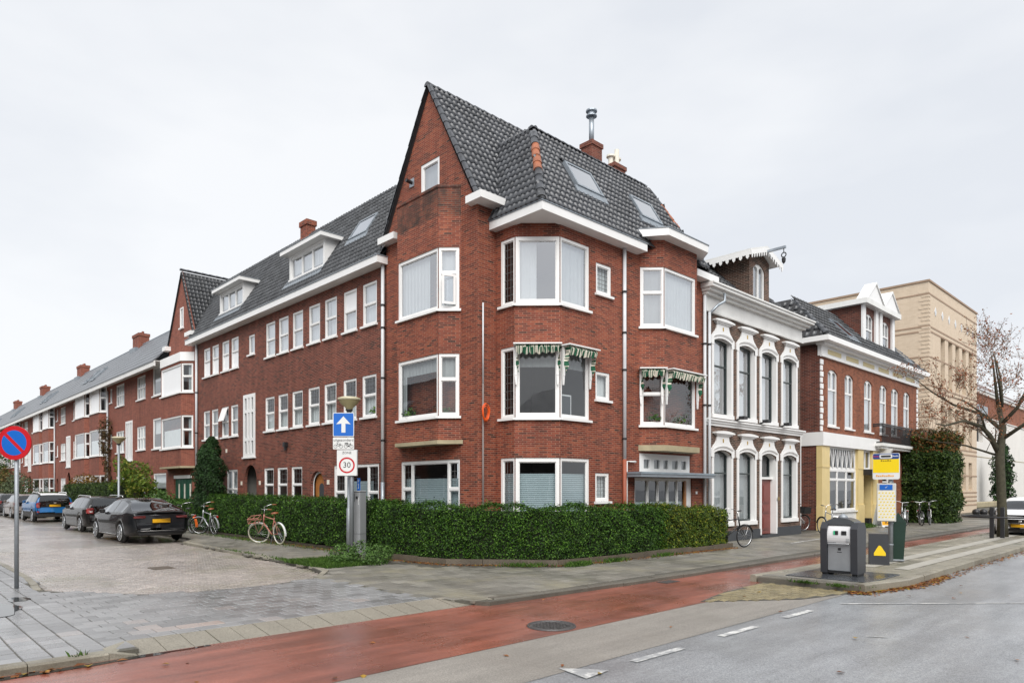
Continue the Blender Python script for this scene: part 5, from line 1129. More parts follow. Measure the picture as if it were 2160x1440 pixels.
# far right: white building with red upper storey, brick house behind
H6 = empty('white_building', (86, 17.8, 0), 'white rendered building with a brick upper storey behind the tree at right', 'building')
mRND = M('white_render', (.72, .7, .66), .7, .05, .3, dirt=.1); wP = Pl((0, 17.8), (1, 0), (0, -1))
m = MB(); wall(m, wP, 70, 130, 0, 9.2, [(79.5, 85.5, 6.6, 9.0)], .4); m.poly([(70, 17.8, 0), (70, 40, 0), (70, 40, 9.2), (70, 17.8, 9.2)]); m.build('wall', mRND, H6)
MB().pquad(wP, 79.5, 85.5, 6.6, 9.0, -.38).build('dark_opening', mDECK, H6); MB().pbox(wP, 78.8, 86.2, 9.2, 10.3, 0, .3).build('metal_fascia', mZINC, H6)
MB().box(70, 130, 17.7, 40, 9.2, 9.3).box(69.5, 130, 18.2, 38, 11.9, 12.3).build('cornice', mRND, H6); MB().box(72, 130, 18.4, 38, 9.3, 11.9).build('upper_storey', mBRICKS, H6)
MB().box(72, 130, 17.78, 17.8, 5.0, 5.08).build('render_joint', mCONC, H6)
m = MB().poly([(70, 18, 12.3), (130, 18, 12.3), (126, 26, 17.5), (76, 26, 17.5)]).poly([(70, 18, 12.3), (70, 36, 12.3), (76, 26, 17.5)]); m.build('roof', M('brown_roof', (.16, .12, .11), .6, .2, .6, bump=.4, bscale=6), H6)
MB().box(72, 80, 18.3, 24, 12.3, 17.2).build('brick_chimney_stack', mBRICKS, H6)
MB().ring((97, 17.75, 3.4), (0, 1, 0), 1.6, .12, 24, 6).build('round_window_frame', mBLACK, H6); MB().poly([(97 + 1.55 * math.cos(i * math.pi / 12), 17.78, 3.4 + 1.55 * math.sin(i * math.pi / 12)) for i in range(24)]).build('round_window', mGLASSD, H6)
# houses across the street (behind the photographer, seen only in the window reflections)
def opposite(x0, x1, y, h, mat, label):
    T = empty('opposite_house', (x0, y, 0), label, 'house', 'houses across the street seen as reflections in the windows'); P_ = Pl((0, y), (1, 0), (0, 1)); n = max(2, int((x1 - x0) / 2.2)); hs = []
    for z in (.9, 3.8, 6.6):
        for i in range(n): a = x0 + .5 + i * (x1 - x0 - 1) / n; hs.append((a + .3, a + 1.3, z, z + 1.7))
    hs = [q for q in hs if q[3] < h]; m = MB(); wall(m, P_, x0, x1, 0, h, hs, .12); m.poly([(x0, y, 0), (x0, y - 8, 0), (x0, y - 8, h), (x0, y, h)]); m.poly([(x1, y, 0), (x1, y - 8, 0), (x1, y - 8, h), (x1, y, h)]); m.build('wall', mat, T)
    for q in hs: window(T, P_, *q, SASH, bead=False)
    MB().poly([(x0, y - .5, 0), (x1, y - .5, 0), (x1, y - .5, h), (x0, y - .5, h)]).build('room_wall', mDARK, T)
    MB().poly([(x0 - .2, y + .3, h), (x1 + .2, y + .3, h), (x1 + .2, y - 4, h + 3.4), (x0 - .2, y - 4, h + 3.4)]).poly([(x0 - .2, y - 8, h), (x1 + .2, y - 8, h), (x1 + .2, y - 4, h + 3.4), (x0 - .2, y - 4, h + 3.4)]).build('roof', mSLATE, T); MB().box(x0 - .2, x1 + .2, y + .1, y + .35, h - .2, h).build('eaves_board', mWHITE, T)
def opposite_side(y0, y1, x, h, mat, label):
    T = empty('opposite_house', (x, y0, 0), label, 'house', 'houses across the side street seen as reflections in the windows'); P_ = Pl((x, 0), (0, 1), (1, 0)); n = max(2, int((y1 - y0) / 2.4)); hs = []
    for z in (.9, 3.8):
        for i in range(n): a = y0 + .5 + i * (y1 - y0 - 1) / n; hs.append((a + .3, a + 1.5, z, z + 1.6))
    m = MB(); wall(m, P_, y0, y1, 0, h, hs, .12); m.poly([(x, y0, 0), (x - 8, y0, 0), (x - 8, y0, h), (x - 4, y0, h + 3.6), (x, y0, h)]); m.build('wall', mat, T)
    for q in hs: window(T, P_, *q, SASH, bead=False)
    MB().poly([(x - .5, y0, 0), (x - .5, y1, 0), (x - .5, y1, h), (x - .5, y0, h)]).build('room_wall', mDARK, T)
    MB().poly([(x + .3, y0 - .2, h), (x + .3, y1, h), (x - 4, y1, h + 3.6), (x - 4, y0 - .2, h + 3.6)]).poly([(x - 8, y0 - .2, h), (x - 8, y1, h), (x - 4, y1, h + 3.6), (x - 4, y0 - .2, h + 3.6)]).build('roof', M('dark_opposite_roof', (.03, .03, .033), .6, .2), T); MB().box(x + .1, x + .35, y0 - .2, y1, h - .2, h).build('eaves_board', mWHITE, T)
    skylight(T, (x + .3, y0, h), (0, 1, 0), (-4.3, 0, 3.6), 3, 4, 1.5, 2.8)
opposite_side(13, 34, -3.2, 5.6, mDARKB, 'dark brick house across the side street, seen as a reflection')
opposite_side(34, 62, -3.2, 5.6, mBRICKD, 'red brick houses farther up across the side street, seen as a reflection')
opposite(-16, -4, -13, 6.2, mDARKB, 'dark brick house behind the photographer, reflected in the corner bay windows')
opposite(-4, 14, -14, 6.2, mDARKB, 'long dark brick house across the main street, seen as a reflection')
opposite(14, 40, -14, 7, mBRICKM, 'brown brick house farther along across the main street, seen as a reflection')
# ------------------------------------------------------------------ vegetation
fHEDGE = foliage('hedge_leaf', (.005, .024, .003), (.052, .135, .012), .45, .14, (.14, .28, .035))
fHEDGE2 = foliage('privet_leaf', (.025, .06, .008), (.12, .19, .02), .4, .2, (.32, .33, .03))
fCON = foliage('conifer_leaf', (.007, .024, .006), (.03, .075, .018), .55, .05)
fIVY = foliage('ivy_leaf', (.012, .03, .007), (.055, .105, .02), .45, .12, (.11, .16, .03))
fBRN = foliage('brown_leaf', (.1, .04, .014), (.26, .12, .03), .6, .2, (.32, .16, .05))
fAUT = foliage('autumn_leaf', (.26, .09, .05), (.42, .18, .07), .6, .25, (.5, .17, .12))
fLIME = foliage('young_tree_leaf', (.05, .1, .012), (.2, .3, .04), .5, .3, (.42, .38, .07))
fOLIVE = foliage('grey_green_leaf', (.04, .06, .028), (.12, .16, .08), .55, .15)
fSHR = foliage('shrub_leaf', (.03, .075, .015), (.13, .24, .06), .5, .2)
fFALL = foliage('fallen_leaf', (.16, .05, .014), (.36, .15, .05), .6, .1, (.45, .3, .04))
mBARK = M('bark', (.055, .05, .03), .85, .35, 9, bump=.8, bscale=30)
mTWIG = M('twig_bark', (.12, .085, .055), .8, .2, 9)
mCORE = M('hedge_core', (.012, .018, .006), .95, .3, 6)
def leafmesh(name, P, size, mat, parent=None, Nn=None, tilt=.9, asp=.55, kind='stuff', curl=.25):
    """diamond leaf faces at points P, loosely facing normals Nn"""
    n = len(P); P = np.asarray(P); size = size * rng.uniform(.65, 1.3, n)[:, None]
    nn = rng.normal(size=(n, 3)); nn /= np.linalg.norm(nn, axis=1)[:, None]
    if Nn is not None: nn = nn * tilt + Nn; nn /= np.linalg.norm(nn, axis=1)[:, None] + 1e-9
    t = np.cross(nn, rng.normal(size=(n, 3))); t /= np.linalg.norm(t, axis=1)[:, None] + 1e-9; b = np.cross(nn, t)
    mid = P + t * size * .45 + nn * size * curl * .3
    V = np.stack([P, mid + b * size * asp * .5, P + t * size - nn * size * curl * .2, mid - b * size * asp * .5], 1).reshape(-1, 3)
    return fastmesh(name, V, np.arange(n * 4).reshape(-1, 4), mat, parent, kind)
def hedge(label, path, h0, h1, thick, dens, size, mat, group='hedges', lump=.075):
    """clipped hedge following a path (outer face), height runs h0..h1"""
    P = [np.array(p, float) for p in path]; seg = [np.linalg.norm(b - a) for a, b in zip(P, P[1:])]; Lt = sum(seg)
    H = empty('hedge', (path[0][0], path[0][1], 0), label, 'hedge', group)
    core = MB(); pr = None; cum = 0; pts = []; nrm = []
    nn = []
    for a, b in zip(P, P[1:]): d = (b - a) / np.linalg.norm(b - a); nn.append(np.array([-d[1], d[0]]))      # points to the inside
    off = []
    for i in range(len(P)):
        v = nn[max(0, i - 1)] + nn[min(i, len(nn) - 1)]; off.append(v / np.linalg.norm(v))
    cs = [0] + list(np.cumsum(seg))
    for i in range(len(P)):
        h = h0 + (h1 - h0) * cs[i] / Lt - .09; a = P[i] + off[i] * .09; b = P[i] + off[i] * (thick - .05)
        q = [(a[0], a[1], .12), (b[0], b[1], .12), (b[0], b[1], h), (a[0], a[1], h)]
        if pr:
            for j in range(4): core.poly([pr[j], pr[(j + 1) % 4], q[(j + 1) % 4], q[j]])
        else: core.poly(q)
        pr = q
    core.poly(pr); core.build('core', mCORE, H)
    n = int(dens * Lt * (h0 + thick + .3)); s = rng.uniform(0, Lt, n)
    idx = np.searchsorted(cs, s, side='right') - 1; idx = np.clip(idx, 0, len(seg) - 1)
    A = np.array(P)[idx]; B = np.array(P)[idx + 1]; t = ((s - np.array(cs)[idx]) / np.array(seg)[idx])[:, None]
    nv = np.array(nn)[idx]; o0 = np.array(off)[idx]; o1 = np.array(off)[idx + 1]; base = A + (B - A) * t; od = o0 * (1 - t) + o1 * t
    hh = h0 + (h1 - h0) * s / Lt
    lum = lump * (np.sin(s * 3.1) + np.sin(s * 7.7 + 1) * .6 + rng.normal(size=n) * .5)
    typ = rng.uniform(0, 1, n); top = typ > .68
    z = np.where(top, hh + lum * .7 + rng.normal(size=n) * .02, .1 + (hh - .1) * rng.uniform(0, 1, n) ** .9)
    z = np.where(top & (rng.uniform(0, 1, n) > .965), z + rng.uniform(.03, .13, n), z)
    dep = np.where(top, rng.uniform(0, thick, n), np.abs(rng.normal(size=n)) * .05 - .03 + lum * .35 * np.sin(z * 6 + s) + .035 * np.sin(s * 9 + 2 * np.sin(z * 7)) * np.sin(z * 8 + s * 3))
    rnd = np.clip((z - hh + .15) / .15, 0, 1) ** 2 * .06; dep = np.where(top, dep, dep + rnd)
    end = rng.uniform(0, 1, n) < .04
    xy = base + od * dep[:, None]
    pts = np.column_stack([xy, z]); Nn = np.where(top[:, None], np.array([0, 0, 1.2]), np.column_stack([-od * 1.0, np.full(n, .55)]))
    leafmesh('foliage', pts, size, mat, H, Nn)
    # closed end faces
    for e, dirv in ((0, P[0] - P[1]), (-1, P[-1] - P[-2])):
        dirv = dirv / np.linalg.norm(dirv); k = int(dens * thick * 1.4); hz = h0 if e == 0 else h1
        q = P[e] + off[e] * rng.uniform(0, thick, k)[:, None] + dirv * rng.uniform(-.05, .06, k)[:, None]
        leafmesh('foliage', np.column_stack([q, rng.uniform(.1, hz, k)]), size, mat, H, np.column_stack([np.tile(dirv, (k, 1)), np.full(k, .5)]))
    # twigs poking out
    return H
hedge('dense dark green hedge wrapping the street corner below the bay windows', [(9.75, 15.5), (9.4, 14.0), (9.72, 12.3), (11.3, 10.4), (13.2, 10.22), (15.4, 10.15)], 1.33, 1.22, .75, 1500, .05, fHEDGE)
hedge('yellower leafy hedge end nearest the white-trimmed house', [(15.2, 10.15), (18.3, 10.05)], 1.24, 1.08, .8, 1500, .055, fHEDGE2, lump=.07)
hedge('long dark hedge along the side street behind the leaning bicycles', [(9.95, 27.6), (9.85, 22), (9.72, 15.4)], 1.42, 1.36, .8, 1100, .055, fHEDGE, lump=.07)
hedge('low hedge behind the dark bicycles beyond the conifer', [(9.9, 33), (9.9, 27.8)], 1.2, 1.15, .7, 700, .06, fHEDGE)
hedge('tall clipped hedge behind the black estate car by the lamp', [(9.3, 50), (9.2, 37.5)], 1.9, 1.95, .9, 450, .08, fIVY)
hedge('lower clipped hedge behind the blue car', [(9.3, 66), (9.25, 51)], 1.35, 1.4, .9, 300, .1, fIVY)
# stone edging below the corner hedge
eg = empty('hedge_edging', (9.0, 14, 0), 'low worn stone edging below the corner hedge', 'edging')
EP = [(9.66, 15.4), (9.31, 13.96), (9.63, 12.24), (11.26, 10.28), (13.2, 10.1), (15.3, 10.06), (18.45, 9.96), (18.5, 10.6)]
mEDG = wet('edging_stone', (.1, .082, .06), .25, 2, .5, .8, 60, .3, .4)
for a, b in zip(EP, EP[1:]):
    A, B = Vector((*a, 0)), Vector((*b, 0)); d = B - A; k = max(1, round(d.length / 1.0)); st = d / k; nv = Vector((-st.y, st.x, 0)).normalized() * .07
    for i in range(k):
        p0, p1 = A + st * (i + .006), A + st * (i + .994); z = .13 + random.uniform(-.015, .01)
        MB().hexa([p0, p1, p1 + nv, p0 + nv] + [q + Vector((0, 0, z)) for q in (p0, p1, p1 + nv, p0 + nv)]).build('edging_stone', mEDG, eg)
MB().extr([(9.72, 15.4), (9.37, 13.98), (9.7, 12.28), (11.3, 10.34), (18.45, 10.0), (18.5, 11.25), (11.6, 12.7), (11.0, 33), (9.9, 33)], -.01, .06).build('soil_bed', gSOIL, eg)
def volume_leaves(n, c, rx, ry, rz, shell=.55):
    v = rng.normal(size=(n, 3)); v /= np.linalg.norm(v, axis=1)[:, None]; r = rng.uniform(shell, 1, n)[:, None] ** .7
    return np.array(c) + v * r * np.array([rx, ry, rz]), v
def blob_shrub(name, label, cat, x, y, blobs, mat, size, dens, trunk=None, group=None, core=True):
    """shrub or crown made of leaf clumps; blobs = (dx,dy,z,rx,ry,rz)"""
    S = empty(name, (x, y, 0), label, cat, group); P = []; Nn = []
    for dx, dy, z, rx, ry, rz in blobs:
        k = int(dens * (rx * ry + rx * rz + ry * rz) * 4); p, v = volume_leaves(k, (x + dx, y + dy, z), rx, ry, rz); P.append(p); Nn.append(v + np.array([0, 0, .4]))
    P = np.concatenate(P); Nn = np.concatenate(Nn); ok = P[:, 2] > .02
    leafmesh('foliage', P[ok], size, mat, S, Nn[ok])
    if trunk:
        tb = MB()
        for t in trunk: tb.tube([Vector((x, y, 0)) + Vector(p) for p in t[0]], t[1], 7)
        tb.build('trunk', mBARK, S, True)
    elif core: MB().tube([(x, y, 0), (x, y, max(b[2] for b in blobs) * .8)], [.04, .015], 6).build('stem', mBARK, S)
    return S
def cone_tree(name, label, x, y, h, r, mat, size, n, lean=0., cat='conifer'):
    S = empty(name, (x, y, 0), label, cat); t = rng.uniform(0, 1, n) ** 1.25; th = rng.uniform(0, 2 * np.pi, n)
    prof = np.minimum(1, (1.02 - t) * 2.8) ** .6 * (.8 + .2 * np.sin(t * 23 + th * 2)) * np.minimum(1, .65 + t * 1.6); rad = r * prof * rng.uniform(.72, 1.05, n)
    P = np.column_stack([x + rad * np.cos(th) + lean * t, y + rad * np.sin(th), .1 + t * (h - .1)]); Nn = np.column_stack([np.cos(th), np.sin(th), np.full(n, .5)])
    leafmesh('foliage', P, size, mat, S, Nn, .8); c = MB()
    for i in range(9): pass
    MB().lathe([(.0, .1), (r * .4, .2), (r * .6, h * .45), (r * .4, h * .7), (0, h * .9)], (x, y, 0), 12).build('inner_branches', mCORE, S); MB().tube([(x, y, 0), (x, y, h * .5)], .07, 7).build('trunk', mBARK, S)
    return S
cone_tree('conifer', 'tall dark green columnar conifer rising behind the hedge', 10.25, 28.0, 3.75, .6, fCON, .085, 12000)
cone_tree('conifer', 'shorter dark conifer leaning against the tall one beyond the hedge', 10.25, 28.7, 3.5, .55, fCON, .085, 9000)
cone_tree('cypress', 'slim dark cypress in front of the white building at right', 84, 15.8, 6.2, 1.15, fCON, .3, 2500, cat='cypress')
blob_shrub('fern_shrub', 'low feathery green shrub at the foot of the parking meter', 'shrub', 8.35, 13.75, [(-.3, .3, .2, .34, .3, .26), (.05, -.05, .24, .36, .32, .3), (.3, -.35, .2, .34, .3, .26), (-.05, .45, .18, .3, .3, .22), (.45, -.1, .16, .3, .3, .22), (-.35, .0, .12, .3, .25, .16), (.1, -.5, .12, .3, .25, .16)], fSHR, .06, 480)
blob_shrub('garden_tree', 'young lime green garden tree in front of the green garage door', 'tree', 9.7, 36.0, [(.0, .4, 2.6, .8, .8, .5), (.1, 1.4, 2.2, .6, .7, .5), (-.1, -.6, 2.0, .5, .7, .45), (.2, .1, 1.6, .7, .8, .5), (-.2, 2.3, 1.8, .5, .6, .4), (.1, -1.3, 1.9, .4, .5, .35), (0, 2.8, 3.0, .35, .4, .4)], fLIME, .14, 120, trunk=[([(0, 0, 0), (.02, .05, 1.2), (.0, .4, 2.4)], [.11, .1, .04]), ([(.02, .05, 1.0), (.1, -.8, 2.0)], [.06, .02]), ([(.02, .05, 1.1), (0, 1.5, 2.3), (0, 2.7, 3.0)], [.06, .04, .015])])
blob_shrub('garden_shrub', 'loose light green shrub between the lime tree and the low hedge', 'shrub', 9.8, 32.2, [(0, 0, 1.2, .5, .6, .5), (-.1, -.8, .9, .4, .5, .4), (.1, .9, 1.0, .4, .6, .5), (.3, 2.2, 1.2, .5, .8, .6), (.3, 3.8, 1.3, .5, .9, .6)], fSHR, .1, 130)
blob_shrub('garden_shrub', 'rusty orange shrub above the clipped hedge by the lamp post', 'shrub', 10.2, 48.5, [(0, -1.5, 2.0, .5, 1.2, .5), (0, 0, 2.2, .5, 1.4, .5), (0, 1.8, 2.1, .5, 1.4, .5)], foliage('rust_leaf', (.09, .05, .015), (.3, .18, .04), .6, .2), .12, 45)
blob_shrub('garden_shrub', 'broad grey green shrub under the third terrace house bays', 'shrub', 9.8, 70, [(0, -3, 1.9, .7, 1.8, .9), (0, 0, 2.3, .8, 2.2, 1.0), (0, 3.2, 2.0, .7, 2, .9), (.0, 5.5, 1.7, .7, 1.5, .7)], fOLIVE, .2, 22)
blob_shrub('wall_climber', 'brown drying climber hanging up the terrace wall beside the bay', 'climber', 10.8, 46.4, [(0, 0, 5.4, .35, .8, .7), (0, .1, 4.5, .3, .75, .7), (.05, .1, 3.5, .22, .55, .8), (.1, 0, 2.5, .18, .45, .8), (.1, 0, 1.5, .15, .4, .8)], foliage('climber_leaf', (.04, .03, .012), (.12, .08, .03), .7, .1), .12, 90)
blob_shrub('garden_tree', 'dark round tree at the far end of the side street', 'tree', 10.2, 82, [(0, 0, 3.6, 1.8, 2.5, 1.7), (-.6, -2, 2.8, 1.2, 1.8, 1.2), (.5, 2.2, 3.0, 1.4, 1.8, 1.3), (0, -.5, 2.0, 1.5, 2, 1.0)], fIVY, .3, 16, trunk=[([(0, 0, 0), (0, 0, 3)], [.2, .12])])
blob_shrub('garden_shrub', 'brownish shrub beside the far round tree', 'shrub', 9.9, 76.5, [(0, 0, 2.0, .6, 1.4, 1.0), (0, .5, 3.0, .5, 1, .8)], foliage('tan_leaf', (.08, .06, .02), (.2, .14, .05), .6, .2), .2, 25)
# big ivy block at the right
iv = empty('ivy_hedge', (39.8, 10.2, 0), 'tall block of dark ivy hedge in front of the office block', 'hedge')
P = []; Nn = []
for k, (fx, ax) in enumerate((((-1, 0, 0), 0), ((0, -1, 0), 1), ((0, 0, 1), 2))):
    n = (9000, 9000, 3500)[k]; q = rng.uniform(0, 1, (n, 3)); q[:, ax] = 0 if ax < 2 else 1
    if ax < 2: q[:, ax] += np.abs(rng.normal(size=n)) * .04 - .03
    q[:, ax] += .04 * np.sin(q[:, (ax + 1) % 3] * 17) + .03 * np.sin(q[:, 2 if ax < 2 else 0] * 23)
    P.append(np.array([38.9, 9.6, .05]) + q * np.array([2.6, 1.9, 4.35]) + rng.normal(size=(n, 3)) * .05); Nn.append(np.tile(np.array(fx, float) + np.array([0, 0, .35]), (n, 1)))
P = np.concatenate(P); Nn = np.concatenate(Nn); hi = (P[:, 2] > 3.6) & (rng.uniform(0, 1, len(P)) < .5)
leafmesh('foliage', P[~hi], .13, fIVY, iv, Nn[~hi]); leafmesh('browned_foliage', P[hi], .13, fBRN, iv, Nn[hi]); MB().box(39.05, 41.5, 9.75, 11.5, .0, 4.25).build('core', mCORE, iv)
# street tree at the right
TB = Vector((28.57, 5.37, 0)); RT = Vector((.7222, -.6917, 0)); FW = Vector((.6917, .7222, 0))
def cp(px, py, dep=0): return TB + RT * ((px - 2113) / 61.2) + Vector((0, 0, (1133 - py) / 61.2)) + FW * dep
ST = empty('street_tree', tuple(TB), 'bare autumn street tree with mossy trunk and few reddish leaves at the right edge', 'tree')
tr_ = MB(); tw_ = MB(); tips = []
def grow(p, d, r, L_, lv):
    n = 4; pts = [p]; rs = [r]; q = p.copy(); dd = d.normalized()
    for i in range(n):
        dd = (dd + Vector((random.uniform(-1, 1), random.uniform(-1, 1), random.uniform(-.7, 1))) * .2).normalized(); q = q + dd * L_ / n; pts.append(q.copy()); rs.append(r * (1 - .75 * (i + 1) / n))
        if lv < 3 and i > (0 if lv < 2 else 1):
            for k in range(2 if lv < 2 else 1):
                a = Vector((random.uniform(-1, 1), random.uniform(-1, 1), random.uniform(-.3, 1))).normalized(); grow(q, (dd * .7 + a * .75), rs[-1] * .6, L_ * random.uniform(.45, .7), lv + 1)
        if lv >= 2: tips.append(q.copy())
    (tr_ if lv == 0 else tw_).tube(pts, [max(.004, q_ * .85) for q_ in rs], 5 if lv else 7, caps=False)
trunk = [cp(2113, 1135), cp(2112, 1080), cp(2110, 1030), cp(2108, 985), cp(2107, 950), cp(2114, 900), cp(2112, 850, .2)]
tk = MB().tube(trunk, [.18, .145, .135, .135, .14, .1, .06], 12)
def limb(pts, r0, r1):
    k = len(pts); rs = [r0 + (r1 - r0) * i / (k - 1) for i in range(k)]; tk.tube(pts, rs, 8)
    for i in range(1, k):
        for j in range(2 if i < k - 1 else 4):
            d = (pts[i] - pts[i - 1]).normalized(); a = Vector((random.uniform(-1, 1), random.uniform(-1, 1), random.uniform(-.2, 1.0))).normalized(); grow(pts[i - 1].lerp(pts[i], random.uniform(.4, 1)), d * .6 + a, rs[i] * .5, random.uniform(.5, .95), 1)
limb([cp(2106, 955), cp(2085, 915), cp(2060, 898, -.2), cp(2010, 888, -.5), cp(1960, 900, -.8), cp(1935, 897, -1)], .1, .012)
limb([cp(2112, 855, .2), cp(2110, 800, .3), cp(2106, 765, .3), cp(2100, 735, .3)], .06, .01)
limb([cp(2112, 905), cp(2090, 870, .4), cp(2040, 845, .8), cp(2000, 815, 1), cp(1965, 780, 1.2)], .07, .01)
limb([cp(2113, 890), cp(2130, 860, -.3), cp(2150, 800, -.6), cp(2160, 765, -.8), cp(2165, 735, -.9)], .07, .01)
limb([cp(2110, 925), cp(2140, 890, -.6), cp(2185, 865, -1.2), cp(2230, 850, -1.6)], .07, .012)
limb([cp(2112, 860), cp(2085, 820, -.5), cp(2065, 785, -.8), cp(2052, 755, -1)], .05, .01)
limb([cp(2112, 850), cp(2135, 790, .6), cp(2140, 755, .9), cp(2135, 730, 1)], .05, .01)
limb([cp(2108, 960), cp(2060, 935, .6), cp(2015, 925, 1), cp(1980, 915, 1.2)], .04, .008)
limb([cp(2080, 915), cp(2040, 870, -.6), cp(1990, 850, -1), cp(1955, 845, -1.3)], .045, .008)
tk.build('trunk', mBARK, ST, True); tr_.build('limb', mBARK, ST, True) if tr_.v else None; tw_.build('twigs', mTWIG, ST, True, kind='stuff')
tp = np.array([tuple(t) for t in tips]); sel = rng.uniform(0, 1, len(tp)) < .6; tp = tp[sel]
leafmesh('leaves', tp + rng.normal(size=tp.shape) * .05, .075, fAUT, ST)
# grass tufts and verge
def grass(name, label, pts, h, mat=None):
    n = len(pts); P = np.column_stack([np.asarray(pts), np.zeros(n)]); th = rng.uniform(0, 2 * np.pi, n); hh = h * rng.uniform(.4, 1.2, n); w_ = .006 * rng.uniform(.8, 1.8, n); le = rng.normal(size=(n, 2)) * (h * .5)
    t = np.column_stack([np.cos(th) * w_, np.sin(th) * w_, np.zeros(n)]); tip = P + np.column_stack([le, hh]); mid = P + np.column_stack([le * .35, hh * .6])
    V = np.stack([P - t, P + t, mid + t * .7, tip], 1).reshape(-1, 3); o = fastmesh(name, V, np.arange(n * 4).reshape(-1, 4), mat or gGRASS, None, 'stuff'); tag(o, label, 'grass'); return o
def scatter(n, cx, cy, sx, sy, ang=0):
    a = rng.normal(size=(n, 2)) * np.array([sx, sy]); c, s = math.cos(ang), math.sin(ang); return np.column_stack([cx + a[:, 0] * c - a[:, 1] * s, cy + a[:, 0] * s + a[:, 1] * c])
V_ = np.concatenate([np.column_stack([rng.uniform(7.2, 8.5, 5200), rng.uniform(13.3, 15.2, 5200)])]); V_ = V_[(V_[:, 0] - 7.2) + (V_[:, 1] - 13.3) * .2 > .1]
grass('verge_grass', 'rough green grass verge at the rounded kerb by the parking meter', V_, .09)
grass('kerb_grass', 'thin grass growing along the side street kerb', np.concatenate([scatter(350, 7.42, 15.6, .07, .5), scatter(140, 7.5, 18.5, .03, .7), scatter(600, 9.4, 20, .12, 3), scatter(500, 9.5, 24, .1, 2)]), .06)
grass('hedge_foot_grass', 'green grass tuft at the foot of the corner hedge edging', np.concatenate([scatter(900, 11.6, 9.98, .18, .06), scatter(300, 12.9, 9.95, .2, .05), scatter(250, 10.6, 10.7, .3, .08, -.8), scatter(200, 14.9, 9.9, .3, .05)]), .1)
grass('wall_foot_grass', 'bright grass tuft beside the shopfront step', scatter(900, 32.2, 11.2, .7, .15), .16)
grass('joint_grass', 'small weeds along the island kerb and cobbles', np.concatenate([scatter(160, 12.42, 5.3, .03, .1), scatter(120, 12.4, 4.7, .04, .1), scatter(250, 12.95, 4.33, .2, .04), scatter(300, 28.8, 5.4, .6, .3), scatter(18, 1.65, 8.1, .05, .02)]), .06)
# fallen leaves
def fallen(name, label, pts, z, size):
    n = len(pts); P = np.column_stack([pts, np.full(n, z) + rng.uniform(.004, .014, n)]); o = leafmesh(name, P, size, fFALL, None, np.tile([0, 0, 1.], (n, 1)), .18, .7); tag(o, label, 'leaves'); return o
def along(path, n, w_):
    P = np.array(path, float); i = rng.integers(0, len(P) - 1, n); t = rng.uniform(0, 1, n)[:, None]; return P[i] + (P[i + 1] - P[i]) * t + rng.normal(size=(n, 2)) * w_
fallen('hedge_fallen_leaves', 'small yellow brown leaves fallen along the hedge edging', np.concatenate([along([(9.25, 14), (9.55, 12.15), (11.2, 10.2), (13.2, 10.0), (18.4, 9.9)], 1500, .09), along([(9.5, 16), (9.6, 24)], 900, .12), along([(15, 9.95), (18.4, 9.85)], 700, .1)]), .0, .05)
fallen('gutter_leaves', 'wet brown leaves gathered in the gutter of the island kerb', np.concatenate([along([(12.4, 4.35), (13.9, 3.95), (16, 3.95), (30, 4.0)], 1400, .08), along([(12.3, 4.3), (12.5, 4.5)], 250, .1)]), ZR + .004, .075)
fallen('road_leaves', 'scattered single leaves on the wet road and cycle path', np.column_stack([rng.uniform(2, 16, 45), rng.uniform(.5, 7.6, 45)]), ZR + .01, .075)
fallen('kerb_leaves', 'few orange leaves in the water by the left corner kerb', scatter(14, 1.35, 7.93, .25, .03), ZR + .01, .1)
# ------------------------------------------------------------------ vehicles
mTYRE = M('tyre', (.012, .012, .013), .8, .1, 9); mRIM = M('alloy_rim', (.5, .52, .54), .3, .1, 9, metal=.8); mTRIM = M('black_trim', (.012, .012, .013), .5, .1)
mTAIL = M('tail_light_red', (.35, .006, .008), .15, .1, coat=1.); mTAILD = M('tail_light_dark', (.16, .004, .006), .15, .1, coat=1.); mTAILW = M('tail_light_clear', (.6, .55, .55), .15, .05, coat=1.); mPLATE = M('yellow_plate', (.8, .42, .01), .4, .04); mCHROME = M('chrome', (.7, .7, .7), .15, .03, metal=1.)
mCARGL = glass('car_glass', .1, (.2, .23, .24), .0)
def paint(name, c, rough=.3): return M(name, c, .55, .03, 2, coat=.75, spec=.15)
def smooth_tab(tab, xs):
    X = [t[0] for t in tab]; Y = [t[1] for t in tab]; y = np.interp(xs, X, Y)
    for _ in range(4): y[1:-1] = (y[:-2] + 2 * y[1:-1] + y[2:]) / 4
    return y
